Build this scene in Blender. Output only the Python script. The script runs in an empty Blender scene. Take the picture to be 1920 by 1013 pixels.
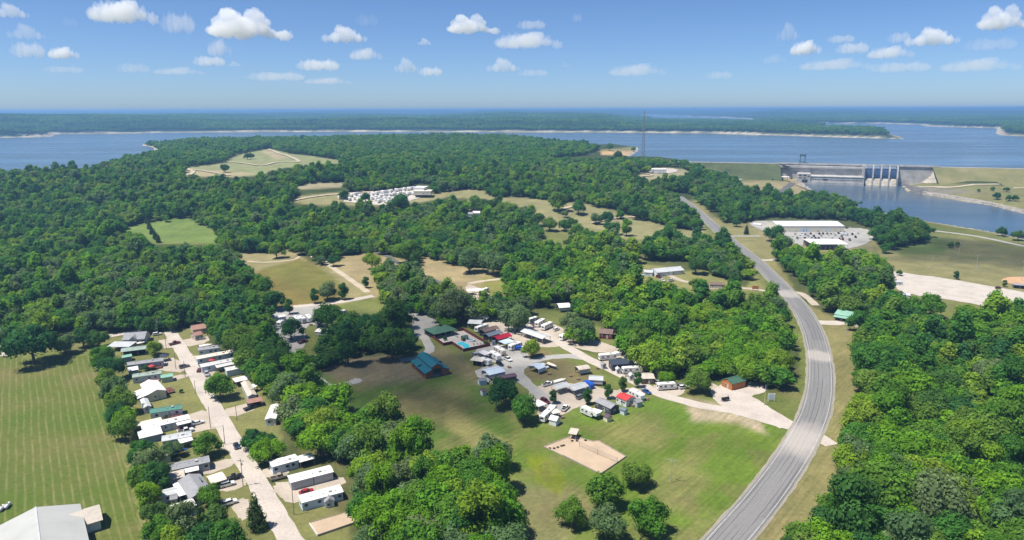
import bpy, bmesh, math, random
import numpy as np
from mathutils import Vector, Matrix
from mathutils.geometry import tessellate_polygon

RND = random.Random(11)
NPR = np.random.default_rng(5)
S = bpy.context.scene
COL = S.collection
R = math.radians

# ------------------------------------------------------------------ camera
FPX, CX, CY, CAMZ = 1281.0, 960.0, 506.5, 120.0          # focal length in pixels of a 1920 px wide frame
PITCH = math.atan(301.5 / FPX)
ROLL = 0.0036
_f = np.array([0, math.cos(PITCH), -math.sin(PITCH)])
_r0 = np.array([1.0, 0, 0]); _u0 = np.array([0, math.sin(PITCH), math.cos(PITCH)])
_r = _r0 * math.cos(ROLL) - _u0 * math.sin(ROLL)
_u = _u0 * math.cos(ROLL) + _r0 * math.sin(ROLL)
cam = bpy.data.cameras.new('camera')
cam.sensor_width = 36.0
cam.lens = 36.0 * FPX / 1920.0
cam.clip_start, cam.clip_end = 1.0, 120000.0
camo = bpy.data.objects.new('camera', cam); COL.objects.link(camo)
camo.matrix_world = Matrix(((_r[0], _u[0], -_f[0], 0), (_r[1], _u[1], -_f[1], 0), (_r[2], _u[2], -_f[2], CAMZ), (0, 0, 0, 1)))
S.camera = camo

# ------------------------------------------------------------------ sky, sun, exposure
SUN_EL, SUN_AZ = 65.0, -112.0                              # azimuth from +y, clockwise
w = bpy.data.worlds.new('World'); S.world = w; w.use_nodes = True
nt = w.node_tree; nt.nodes.clear()
sky = nt.nodes.new('ShaderNodeTexSky'); sky.sky_type = 'NISHITA'; sky.sun_disc = False
sky.sun_elevation = R(SUN_EL); sky.sun_rotation = R(SUN_AZ)
sky.altitude = 300; sky.air_density = 0.66; sky.dust_density = 0.6; sky.ozone_density = 10.0
bg = nt.nodes.new('ShaderNodeBackground'); bg.inputs['Strength'].default_value = 0.091
wo = nt.nodes.new('ShaderNodeOutputWorld')
nt.links.new(sky.outputs[0], bg.inputs[0]); nt.links.new(bg.outputs[0], wo.inputs[0])
sun = bpy.data.lights.new('sun', 'SUN'); sun.energy = 5.0; sun.angle = R(0.5); sun.color = (1.0, 0.955, 0.88)
suno = bpy.data.objects.new('sun', sun); COL.objects.link(suno)
TO_SUN = Vector((math.cos(R(SUN_EL)) * math.sin(R(SUN_AZ)), math.cos(R(SUN_EL)) * math.cos(R(SUN_AZ)), math.sin(R(SUN_EL))))
suno.rotation_euler = TO_SUN.to_track_quat('Z', 'Y').to_euler()
S.view_settings.view_transform = 'Standard'; S.view_settings.look = 'None'
S.view_settings.exposure = 0.54; S.view_settings.gamma = 1.0; S.view_settings.use_curve_mapping = False
S.cycles.use_denoising = True
S.cycles.max_bounces = 6; S.cycles.diffuse_bounces = 3; S.cycles.glossy_bounces = 2
S.cycles.transmission_bounces = 2; S.cycles.transparent_max_bounces = 8; S.cycles.volume_bounces = 5
S.cycles.caustics_reflective = False; S.cycles.caustics_refractive = False

# ------------------------------------------------------------------ numeric helpers
def project(X, Y, Z):
    X = np.asarray(X, float); Y = np.asarray(Y, float); Z = np.asarray(Z, float) - CAMZ
    d = X * _f[0] + Y * _f[1] + Z * _f[2]
    a = X * _r[0] + Y * _r[1] + Z * _r[2]
    b = X * _u[0] + Y * _u[1] + Z * _u[2]
    ok = d > 1.0
    d = np.where(ok, d, 1.0)
    return np.where(ok, CX + FPX * a / d, -1e6), np.where(ok, CY - FPX * b / d, 1e6)

def ray(px, py):
    v = _f + _r * ((px - CX) / FPX) - _u * ((py - CY) / FPX)
    return v

def at(px, py, z=0.0):
    """the point of the level plane z seen at pixel (px, py) of the photograph"""
    v = ray(px, py); t = (z - CAMZ) / v[2]
    return Vector((v[0] * t, v[1] * t, z))

def ss(a, b, x):
    t = np.clip((x - a) / (b - a), 0, 1)
    return t * t * (3 - 2 * t)

def _hash(i, j, s):
    n = (i.astype(np.int64) * 374761393 + j.astype(np.int64) * 668265263 + s * 1442695041) & 0x7fffffff
    n = (n ^ (n >> 13)) * 1274126177 & 0x7fffffff
    return ((n ^ (n >> 16)) & 0xffff) / 65535.0

def vn(X, Y, sc, s=0):
    x = np.asarray(X, float) / sc + 1000.0; y = np.asarray(Y, float) / sc + 1000.0
    i = np.floor(x); j = np.floor(y); fx = x - i; fy = y - j
    fx = fx * fx * (3 - 2 * fx); fy = fy * fy * (3 - 2 * fy)
    a = _hash(i, j, s); b = _hash(i + 1, j, s); c = _hash(i, j + 1, s); d = _hash(i + 1, j + 1, s)
    return (a * (1 - fx) + b * fx) * (1 - fy) + (c * (1 - fx) + d * fx) * fy      # 0..1

def fbm(X, Y, sc, s=0, n=3):
    t = 0; a = 1; tot = 0
    for k in range(n):
        t = t + a * vn(X, Y, sc / 2 ** k, s + k * 17); tot += a; a *= .55
    return t / tot

def sd_poly(px, py, poly):
    """signed distance to a polygon, negative inside"""
    P = np.asarray(poly, float); n = len(P)
    d2 = np.full(px.shape, 1e18); ins = np.zeros(px.shape, bool)
    for k in range(n):
        a = P[k]; b = P[(k + 1) % n]; e = b - a
        wx = px - a[0]; wy = py - a[1]
        t = np.clip((wx * e[0] + wy * e[1]) / max(e @ e, 1e-9), 0, 1)
        d2 = np.minimum(d2, (wx - e[0] * t) ** 2 + (wy - e[1] * t) ** 2)
        c = (a[1] > py) != (b[1] > py)
        with np.errstate(divide='ignore', invalid='ignore'):
            xi = a[0] + (py - a[1]) * e[0] / (e[1] if e[1] else 1e-9)
        ins ^= c & (px < xi)
    d = np.sqrt(d2)
    return np.where(ins, -d, d)

def sd_box(px, py, poly, m):
    """the same, worked out only near the polygon"""
    P = np.asarray(poly, float); out = np.full(px.shape, 1e6)
    k = (px > P[:, 0].min() - m) & (px < P[:, 0].max() + m) & (py > P[:, 1].min() - m) & (py < P[:, 1].max() + m)
    if k.any(): out[k] = sd_poly(px[k], py[k], P)
    return out

# ------------------------------------------------------------------ water outlines (world metres)
LAKE_Z, RIV_Z = 22.0, 0.6
def W2(pts, z): return [tuple(at(x, y, z)[:2]) for x, y in pts]
CREST = [at(1310, 305.0, 30), at(1460, 307.5, 30), at(1752, 314.0, 30), at(1920, 317.5, 30), at(2160, 323, 30)]
_back = []
for k, p in enumerate(CREST):
    q = CREST[min(k + 1, 4)] - CREST[max(k - 1, 0)]; q.z = 0; q.normalize()
    _back.append((p.x - q.y * 9, p.y + q.x * 9))
LAKE = (W2([(-900, 345), (-300, 322), (0, 317), (90, 315.5), (162, 316), (182, 304), (250, 288), (296, 282)], 36)
        + W2([(287, 277), (265, 272.5), (274, 268.5)], 22) + W2([(300, 260.5), (400, 256.5), (620, 255.5), (830, 251), (1000, 253.5), (1080, 262)], 44)
        + W2([(1122, 274), (1157, 274.5), (1197, 276.5), (1196, 284), (1183, 292), (1168, 296), (1190, 298.5), (1250, 299.5), (1300, 303)], 22)
        + _back
        + W2([(2700, 318), (2700, 266), (2100, 259), (1925, 256), (1878, 254.5), (1867, 250), (1870, 243), (1866, 240.5), (1800, 239), (1737, 237), (1728, 234.5),
              (1650, 231.8), (1490, 231.5), (1560, 239), (1640, 246), (1688, 256), (1696, 261), (1600, 258.5), (1500, 255.5), (1330, 250.3),
              (1100, 248.5), (900, 248), (640, 247.2), (300, 249), (250, 251), (105, 252), (95, 257), (0, 259), (-200, 263), (-900, 272)], 22))
BAY = W2([(1207, 216.5), (1285, 218), (1292, 219.5), (1360, 221), (1402, 223), (1416, 225.5), (1405, 230.5), (1350, 228), (1232, 226), (1216, 221)], 22)
RIVER = W2([(1505, 345), (1692, 346), (1698, 358), (1730, 366), (1800, 377), (1860, 386), (1920, 401), (2050, 430), (2300, 480), (2300, 560), (2050, 478),
            (1920, 447), (1870, 436.5), (1810, 427), (1740, 416), (1690, 407), (1660, 401), (1610, 389), (1560, 372), (1530, 362), (1512, 353)], RIV_Z)

def height(X, Y):
    X = np.asarray(X, float); Y = np.asarray(Y, float)
    low = ss(-40, 90, X - (150 + (Y - 850) * .545)) * (Y < 1400)
    rise = 26 * ss(620, 980, Y) + 11 * ss(1000, 1900, Y)
    h = rise * (1 - low) + low * 8 * ss(560, 1000, Y)
    amp = ss(620, 1000, Y) * (1 - low)
    h = h + amp * ((fbm(X, Y, 420, 3) - .5) * 14)
    # downstream: the banks of the river
    lw = sd_box(X, Y, LAKE, 900); lb = sd_box(X, Y, BAY, 900); rv = sd_box(X, Y, RIVER, 300)
    far = ss(2300, 3000, Y)
    hills = 30 + 22 * ss(0, 700, np.minimum(lw, lb)) + (fbm(X, Y, 1500, 9) - .42) * 95 * ss(60, 900, np.minimum(lw, lb)) + (fbm(X, Y, 480, 21) - .5) * 22
    u_ = X / np.maximum(Y, 1); lowf = ss(.12, .20, u_) * (1 - ss(.95, 1.1, u_)) * (1 - ss(5800, 7500, Y))
    hills = 29 + (hills - 29) * (1 - .85 * lowf)
    hills = np.maximum(hills, 28) + 26 * ss(7000, 15000, Y)
    h = h * (1 - far) + hills * far
    wl = np.minimum(lw, lb)
    lake_side = (1 - low) + far
    bank = 22.0 + np.where(far > .5, np.minimum(wl * .55, 9) + np.maximum(wl - 16, 0) * .25, wl * .16)
    h = np.where((lake_side > .5) & (wl < 200) & (wl > 0) & (Y > 760), np.minimum(h, bank), h)
    h = np.where(wl < 0, np.maximum(22 + wl * .35 - .4, -3), h)
    rb = RIV_Z + .4 + np.maximum(rv, 0) * .16
    east = ss(0, 60, X - 560) * ss(850, 1000, Y) * 6
    h = np.where((rv > 0) & (rv < 120) & (wl > 0), np.minimum(h + east, rb), h)
    h = np.where(rv < 0, np.maximum(RIV_Z + rv * .3 - .3, -4), h)
    return h

_ts = np.concatenate([np.linspace(120, 1200, 700), 1200 * 1.004 ** np.arange(1, 700)])
def gat(px, py, dz=0.0):
    """the point of the ground (dz above it) seen at pixel (px, py)"""
    v = ray(px, py); v = v / np.linalg.norm(v)
    z = CAMZ + v[2] * _ts - dz - height(v[0] * _ts, v[1] * _ts)
    k = np.argmax(z < 0)
    if z[k] >= 0: return at(px, py, dz)
    k = max(k, 1); a, b = z[k - 1], z[k]; t = _ts[k - 1] + (_ts[k] - _ts[k - 1]) * a / (a - b)
    return Vector((v[0] * t, v[1] * t, float(height(np.array([v[0] * t]), np.array([v[1] * t]))[0]) + dz))

# ------------------------------------------------------------------ node helpers
def mat(name, build):
    m = bpy.data.materials.new(name); m.use_nodes = True
    t = m.node_tree; t.nodes.clear()
    o = t.nodes.new('ShaderNodeOutputMaterial')
    build(t, o)
    return m
def N(t, kind, **kw):
    n = t.nodes.new(kind)
    for k, v in kw.items():
        if k.startswith('_'): setattr(n, k[1:], v)
        else: n.inputs[k.replace('__', ' ')].default_value = v
    return n
def L(t, a, b): t.links.new(a, b)
def ramp(t, fac, stops):
    n = t.nodes.new('ShaderNodeValToRGB'); cr = n.color_ramp
    while len(cr.elements) < len(stops): cr.elements.new(.5)
    for e, (p, c) in zip(cr.elements, stops): e.position = p; e.color = (*c, 1)
    L(t, fac, n.inputs[0]); return n.outputs[0]
def mixc(t, fac, a, b, mode='MIX'):
    n = t.nodes.new('ShaderNodeMix'); n.data_type = 'RGBA'; n.blend_type = mode
    for i, v in ((0, fac), (6, a), (7, b)):
        if hasattr(v, 'is_output'): L(t, v, n.inputs[i])
        else: n.inputs[i].default_value = v if i == 0 else (*v, 1)
    return n.outputs[2]
def noise(t, vec, scale, detail=3, rough=.55):
    n = N(t, 'ShaderNodeTexNoise', Scale=scale, Detail=detail, Roughness=rough)
    if vec is not None: L(t, vec, n.inputs['Vector'])
    return n.outputs[0]
def objco(t): return t.nodes.new('ShaderNodeTexCoord').outputs['Object']
def geoP(t): return t.nodes.new('ShaderNodeNewGeometry').outputs['Position']

def simple(name, col, rough=.7, metal=0.0, var=.12, scale=.8, spec=.3):
    """a plain surface with slight weathering"""
    def b(t, o):
        p = N(t, 'ShaderNodeBsdfPrincipled', Roughness=rough, Metallic=metal)
        p.inputs['Specular IOR Level'].default_value = spec
        f = noise(t, objco(t), scale, 5, .65)
        c = ramp(t, f, [(.28, tuple(max(0, x * (1 - var * 1.8)) for x in col)), (.5, col), (.75, tuple(min(.95, x * (1 + var)) for x in col))])
        L(t, c, p.inputs['Base Color']); L(t, p.outputs[0], o.inputs[0])
    return mat(name, b)

# ------------------------------------------------------------------ object helpers
def link(o, parent=None):
    COL.objects.link(o)
    if parent is not None: o.parent = parent
    return o
def tag(o, label=None, cat=None, group=None, kind=None):
    for k, v in (('label', label), ('category', cat), ('group', group), ('kind', kind)):
        if v: o[k] = v
    return o
def mesh_np(name, V, F):
    """V (n,3), F (m,k) arrays of one polygon size"""
    me = bpy.data.meshes.new(name)
    V = np.asarray(V, np.float32); F = np.asarray(F, np.int32)
    me.vertices.add(len(V)); me.vertices.foreach_set('co', V.ravel())
    me.loops.add(F.size); me.loops.foreach_set('vertex_index', F.ravel())
    me.polygons.add(len(F)); me.polygons.foreach_set('loop_start', np.arange(len(F), dtype=np.int32) * F.shape[1])
    me.polygons.foreach_set('loop_total', np.full(len(F), F.shape[1], np.int32))
    me.update(calc_edges=True); me.validate()
    return me

class MB:
    """collects shapes into one mesh"""
    def __init__(s): s.v = []; s.f = []; s.m = []; s.k = 0
    def mi(s, k): s.k = k; return s
    def face(s, pts):
        n = len(s.v); s.v += [tuple(p) for p in pts]; s.f.append(tuple(range(n, n + len(pts)))); s.m.append(s.k); return s
    def hexa(s, b, t):
        """b, t: the four bottom and four top points, counter-clockwise from above"""
        n = len(s.v); s.v += [tuple(p) for p in b] + [tuple(p) for p in t]
        for q in ((3, 2, 1, 0), (4, 5, 6, 7), (0, 1, 5, 4), (1, 2, 6, 5), (2, 3, 7, 6), (3, 0, 4, 7)):
            s.f.append(tuple(n + i for i in q)); s.m.append(s.k)
        return s
    def box(s, x0, x1, y0, y1, z0, z1):
        return s.hexa([(x0, y0, z0), (x1, y0, z0), (x1, y1, z0), (x0, y1, z0)], [(x0, y0, z1), (x1, y0, z1), (x1, y1, z1), (x0, y1, z1)])
    def prism(s, prof, a, b, axis='x'):
        """a profile of (u, z) points swept along x (u = y) or along y (u = x)"""
        n = len(s.v); k = len(prof)
        for q in (a, b):
            s.v += [(q, u, z) if axis == 'x' else (u, q, z) for u, z in prof]
        r = list(range(k))
        s.f.append(tuple(n + i for i in (r if axis == 'y' else r[::-1]))); s.f.append(tuple(n + k + i for i in (r[::-1] if axis == 'y' else r)))
        s.m += [s.k, s.k]
        for i in range(k):
            j = (i + 1) % k
            q = (n + i, n + j, n + k + j, n + k + i)
            s.f.append(q if axis == 'x' else q[::-1]); s.m.append(s.k)
        return s
    def tube(s, p, q, r0, r1=None, n=6, cap=True):
        r1 = r0 if r1 is None else r1
        p = Vector(p); q = Vector(q); d = (q - p).normalized(); a = d.orthogonal().normalized(); b = d.cross(a)
        k = len(s.v)
        for c, r in ((p, r0), (q, r1)):
            s.v += [tuple(c + a * (r * math.cos(i * 2 * math.pi / n)) + b * (r * math.sin(i * 2 * math.pi / n))) for i in range(n)]
        for i in range(n):
            j = (i + 1) % n; s.f.append((k + i, k + j, k + n + j, k + n + i)); s.m.append(s.k)
        if cap:
            s.f.append(tuple(k + i for i in range(n))[::-1]); s.f.append(tuple(k + n + i for i in range(n))); s.m += [s.k, s.k]
        return s
    def mesh(s, name, mats=()):
        me = bpy.data.meshes.new(name); me.from_pydata(s.v, [], s.f)
        for m in mats: me.materials.append(m)
        if s.f: me.polygons.foreach_set('material_index', s.m)
        me.update(); return me
    def build(s, name, m, parent=None, smooth=False):
        me = s.mesh(name, m if isinstance(m, (list, tuple)) else [m])
        if smooth: me.polygons.foreach_set('use_smooth', [True] * len(me.polygons))
        return link(bpy.data.objects.new(name, me), parent)
def empty(name, loc, rz=0.0):
    o = bpy.data.objects.new(name, None); o.empty_display_size = .5
    o.location = loc; o.rotation_euler = (0, 0, rz)
    return link(o)
def inst(name, me, parent=None, loc=(0, 0, 0), rz=0.0, m=None, scale=None):
    """an object that shares a mesh; m swaps its first material for this object only"""
    o = bpy.data.objects.new(name, me); o.location = loc; o.rotation_euler = (0, 0, rz)
    if scale: o.scale = scale
    link(o, parent)
    if m is not None and len(o.material_slots):
        o.material_slots[0].link = 'OBJECT'; o.material_slots[0].material = m
    return o
# ================================================================== LAND
LAWN = (.105, .142, .028); LUSH = (.085, .165, .022); DRY = (.27, .222, .118); TANG = (.185, .172, .072); BROWN = (.15, .118, .06)
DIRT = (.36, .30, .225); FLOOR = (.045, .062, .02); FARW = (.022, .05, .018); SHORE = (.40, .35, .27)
ZONES = [  # outline in the photograph, colour, soft edge (px), share
    ([(0, 585), (190, 590), (260, 605), (400, 595), (400, 640), (200, 650), (0, 660)], TANG, 8, .9),
    ([(180, 640), (395, 600), (560, 760), (700, 1013), (270, 1013), (235, 870)], (.16, .16, .06), 6, .9),
    ([(560, 690), (640, 660), (780, 640), (900, 690), (960, 800), (900, 900), (760, 850), (640, 770)], (.072, .120, .022), 18, 1),
    ([(560, 680), (620, 668), (740, 660), (790, 690), (800, 712), (700, 725), (640, 715)], (.165, .135, .095), 12, .9),
    ([(740, 735), (840, 725), (890, 760), (860, 800), (780, 800), (700, 760)], (.15, .11, .058), 16, .55),
    ([(770, 660), (830, 650), (900, 690), (905, 725), (860, 705), (800, 680)], (.19, .155, .085), 8, .8),
    ([(840, 760), (960, 830), (1000, 860), (960, 880), (830, 800)], (.21, .19, .075), 8, .8),
    ([(1000, 800), (1090, 770), (1210, 755), (1300, 745), (1480, 790), (1440, 900), (1260, 1030), (940, 1030), (950, 850)], (.102, .158, .023), 20, 1),
    ([(960, 910), (1060, 900), (1120, 960), (1060, 1030), (930, 1030)], (.17, .16, .075), 18, .9),
    ([(985, 850), (1040, 858), (1062, 900), (1045, 928), (1000, 900)], (.15, .185, .012), 8, .85),
    ([(1060, 775), (1210, 765), (1290, 790), (1200, 800), (1100, 800)], (.10, .17, .02), 8, .7),
    ([(1080, 800), (1200, 790), (1260, 815), (1230, 850), (1160, 830)], (.19, .165, .07), 14, .6),
    ([(1230, 870), (1290, 860), (1330, 900), (1300, 960), (1240, 960)], (.18, .16, .07), 18, .6),
    ([(1205, 745), (1300, 765), (1290, 790), (1200, 775)], (.09, .16, .02), 6, .7),
    ([(950, 655), (1010, 650), (1090, 690), (1140, 720), (1110, 735), (1040, 720), (990, 712)], (.15, .125, .062), 5, .95),
    ([(1280, 745), (1345, 755), (1420, 785), (1440, 815), (1380, 795), (1300, 790)], (.35, .29, .21), 7, .95),
    ([(1405, 745), (1470, 560), (1520, 600), (1500, 800), (1440, 770)], (.115, .14, .036), 8, .9),
    ([(1565, 560), (1600, 600), (1640, 620), (1630, 800), (1580, 900), (1480, 1030), (1390, 1030), (1530, 850), (1560, 740), (1540, 640)], (.19, .172, .075), 9, .95),
    ([(1395, 480), (1420, 470), (1480, 500), (1570, 575), (1630, 600), (1640, 640), (1550, 620), (1490, 545)], (.19, .172, .075), 6, .95),
    ([(1280, 380), (1320, 372), (1420, 420), (1480, 460), (1470, 500), (1400, 470), (1330, 420)], (.20, .185, .085), 5, .95),
    ([(430, 462), (560, 455), (660, 530), (690, 560), (600, 580), (510, 580), (440, 495)], (.26, .225, .115), 3, 1),
    ([(462, 515), (560, 485), (592, 497), (655, 545), (600, 572), (515, 577), (480, 545)], (.165, .135, .04), 4, 1),
    ([(490, 505), (560, 488), (610, 505), (640, 530), (560, 540)], (.145, .15, .038), 8, .7),
    ([(570, 470), (720, 460), (800, 460), (960, 490), (960, 530), (860, 545), (700, 560), (690, 555)], (.285, .23, .125), 4, 1),
    ([(905, 520), (960, 520), (960, 590), (900, 580)], (.19, .19, .05), 4, .9),
    ([(930, 350), (1020, 362), (1140, 380), (1230, 405), (1320, 425), (1330, 450), (1200, 450), (1080, 440), (930, 410), (860, 400), (850, 355)], (.225, .21, .105), 3, 1),
    ([(335, 322), (350, 312), (420, 300), (440, 288), (510, 278), (560, 290), (640, 300), (640, 306), (560, 312), (480, 330), (345, 334)], (.23, .24, .115), 2, 1),
    ([(345, 322), (380, 318), (480, 325), (440, 334), (345, 333)], (.34, .28, .17), 2, .8),
    ([(500, 280), (545, 295), (520, 300), (490, 285)], (.37, .30, .19), 2, .7),
    ([(220, 425), (350, 408), (415, 438), (405, 455), (290, 455), (230, 440)], (.135, .19, .05), 3, 1),
    ([(535, 378), (560, 365), (640, 358), (720, 358), (860, 352), (870, 362), (780, 385), (640, 392)], (.24, .22, .11), 2, 1),
    ([(548, 348), (580, 338), (620, 338), (660, 343), (640, 352), (560, 356)], (.3, .26, .17), 2, .9),
    ([(1080, 490), (1200, 470), (1290, 495), (1420, 515), (1440, 545), (1300, 545), (1180, 525)], (.20, .195, .075), 5, 1),
    ([(1640, 440), (1740, 435), (1920, 470), (2100, 500), (2100, 590), (1920, 580), (1700, 540), (1650, 500)], (.195, .18, .082), 4, 1),
    ([(1665, 455), (1750, 440), (1800, 450), (1770, 478), (1690, 480)], (.075, .115, .03), 8, .9),
    ([(1770, 445), (1940, 470), (1940, 498), (1780, 488)], (.12, .125, .055), 8, .8),
    ([(1690, 342), (1760, 342), (1940, 350), (2100, 352), (2100, 420), (1920, 400), (1800, 372), (1700, 355)], (.17, .165, .07), 3, 1),
    ([(1700, 348), (1760, 352), (1850, 362), (1760, 364), (1705, 358)], (.2, .18, .16), 3, .8),
    ([(1370, 335), (1480, 335), (1520, 345), (1560, 368), (1540, 372), (1380, 365)], (.26, .22, .12), 2, 1),
    ([(1600, 385), (1680, 395), (1675, 408), (1600, 402)], (.26, .22, .13), 2, 1),
    ([(1390, 415), (1480, 405), (1640, 420), (1640, 470), (1560, 475), (1440, 455)], (.21, .19, .1), 3, 1),
    ([(1125, 281), (1190, 275), (1196, 285), (1180, 293), (1130, 290)], (.22, .2, .09), 2, 1),
    ([(1124, 284), (1190, 283), (1185, 292), (1130, 291)], (.47, .31, .16), 1.5, 1),
    ([(1150, 322), (1230, 312), (1290, 318), (1330, 330), (1240, 345), (1180, 338)], (.3, .27, .17), 2, .9),
    ([(1310, 312), (1470, 312), (1470, 340), (1330, 340)], (.12, .13, .05), 2, 1),
]

def ground_color(X, Y, Z, soft=1.0):
    px, py = project(X, Y, Z)
    n1 = fbm(X, Y, 26, 40); n2 = fbm(X, Y, 7, 60); n3 = fbm(X, Y, 90, 80)
    c = np.empty((len(X), 3))
    base = np.array(LAWN)[None] * (1 - n3[:, None]) + np.array(TANG)[None] * n3[:, None]
    c[:] = base
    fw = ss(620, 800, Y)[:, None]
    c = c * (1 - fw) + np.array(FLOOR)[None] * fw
    fw = ss(2400, 2700, Y)[:, None]
    c = c * (1 - fw) + (np.array(FARW) * (0.75 + .5 * fbm(X, Y, 700, 33))[:, None]) * fw
    jx = px + (n2 - .5) * 10 * np.clip(400 / np.maximum(Y, 100), .1, 2); jy = py + (n1 - .5) * 7 * np.clip(400 / np.maximum(Y, 100), .1, 2)
    for poly, col, sft, share in ZONES:
        d = sd_box(jx, jy, poly, sft * 2)
        k = (ss(sft, -sft, d) * share)[:, None]
        c = c * (1 - k) + np.array(col)[None] * k
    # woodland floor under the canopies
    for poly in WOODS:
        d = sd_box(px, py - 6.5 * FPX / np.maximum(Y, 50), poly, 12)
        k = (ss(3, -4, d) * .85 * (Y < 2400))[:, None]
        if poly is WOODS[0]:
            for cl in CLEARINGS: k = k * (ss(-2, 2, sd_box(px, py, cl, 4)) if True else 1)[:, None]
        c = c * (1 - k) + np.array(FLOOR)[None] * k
    # bare rock and gravel along the lake and the river
    wl = np.minimum(sd_box(X, Y, LAKE, 60), sd_box(X, Y, BAY, 60)); rv = sd_box(X, Y, RIVER, 40)
    far = Y > 2300
    k = np.where(far, ss(34, 12, wl) * (Z < 36), ss(16, 4, wl) * (Z < 25.5)) * (wl > -20)
    k = np.maximum(k, ss(12, 3, rv) * (rv > -10) * .8)
    k = (k * (.55 + .45 * ss(.25, .55, fbm(X, Y, 60, 71))))[:, None]
    c = c * (1 - k) + np.array(SHORE)[None] * (.75 + .5 * n1[:, None]) * k
    tone = 1 + (n1 - .5) * .35 + (n2 - .5) * .3
    pat = ss(.5, .66, fbm(X, Y, 11, 140, 4)) * ((py > 690) & (px > 560) & (px < 1500))
    c = c * (1 - pat[:, None] * .38) + np.array((.165, .13, .068))[None] * pat[:, None] * .38
    dryf = ss(.45, .8, fbm(X, Y, 14, 123)) * .22 * (Y < 620)
    c = c * tone[:, None]
    c = c * (1 - dryf[:, None]) + np.array(TANG)[None] * dryf[:, None] * tone[:, None]
    return np.clip(c, 0, .9)

def m_ground(t, o):
    p = N(t, 'ShaderNodeBsdfPrincipled', Roughness=.95); p.inputs['Specular IOR Level'].default_value = .08
    a = t.nodes.new('ShaderNodeVertexColor'); a.layer_name = 'tint'
    g = geoP(t)
    f1 = noise(t, g, .55, 4, .7); f2 = noise(t, g, .06, 4, .6)
    k = ramp(t, f1, [(.25, (.72, .72, .72)), (.55, (1, 1, 1)), (.8, (1.28, 1.25, 1.18))])
    k2 = ramp(t, f2, [(.3, (.82, .86, .8)), (.7, (1.15, 1.1, 1.05))])
    c = mixc(t, 1.0, a.outputs[0], k, 'MULTIPLY'); c = mixc(t, 1.0, c, k2, 'MULTIPLY')
    d = at(1300, 985, 0) - at(1440, 850, 0); mp = N(t, 'ShaderNodeMapping'); mp.inputs['Rotation'].default_value = (0, 0, math.atan2(d.x, d.y)); L(t, g, mp.inputs[0])
    mq = N(t, 'ShaderNodeMapping'); mq.inputs['Scale'].default_value = (.75, .035, 1); L(t, mp.outputs[0], mq.inputs[0])
    st = ramp(t, noise(t, mq.outputs[0], 1.0, 5, .75), [(.32, (.66, .72, .6)), (.5, (1, 1, 1)), (.68, (1.35, 1.22, 1.25))])
    c = mixc(t, a.outputs[1], c, mixc(t, 1.0, c, st, 'MULTIPLY'))
    L(t, c, p.inputs['Base Color']); L(t, p.outputs[0], o.inputs[0])
M_GROUND = mat('ground', m_ground)

def gravel(name, c, dark=.72, s=1.6):
    def b(t, o):
        p = N(t, 'ShaderNodeBsdfPrincipled', Roughness=.95); p.inputs['Specular IOR Level'].default_value = .1
        g = geoP(t)
        f = noise(t, g, s, 4, .7); f2 = noise(t, g, .12, 4, .6)
        k = ramp(t, f, [(.3, tuple(x * dark for x in c)), (.6, c), (.85, tuple(min(.9, x * 1.12) for x in c))])
        k2 = ramp(t, f2, [(.3, (.86, .85, .84)), (.6, (1.04, 1.035, 1.02))])
        L(t, mixc(t, 1.0, k, k2, 'MULTIPLY'), p.inputs['Base Color']); L(t, p.outputs[0], o.inputs[0])
    return mat(name, b)
M_ROADGRAV = gravel('pale_gravel', (.50, .44, .385))
M_GREYGRAV = gravel('grey_gravel', (.37, .355, .33))
M_TANGRAV = gravel('tan_gravel', (.45, .385, .315))
M_SAND = gravel('sand', (.45, .345, .245), .9, 2.5)
M_CONC = gravel('concrete', (.45, .415, .37), .88, .8)
M_CLAY = gravel('clay', (.50, .31, .18), .9)
M_PATH = gravel('path_dust', (.48, .41, .30))
M_ASPH_OLD = gravel('old_asphalt', (.13, .128, .125), .8, 1.0)
M_ROCK = gravel('riprap', (.34, .31, .27), .45, .35)

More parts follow.
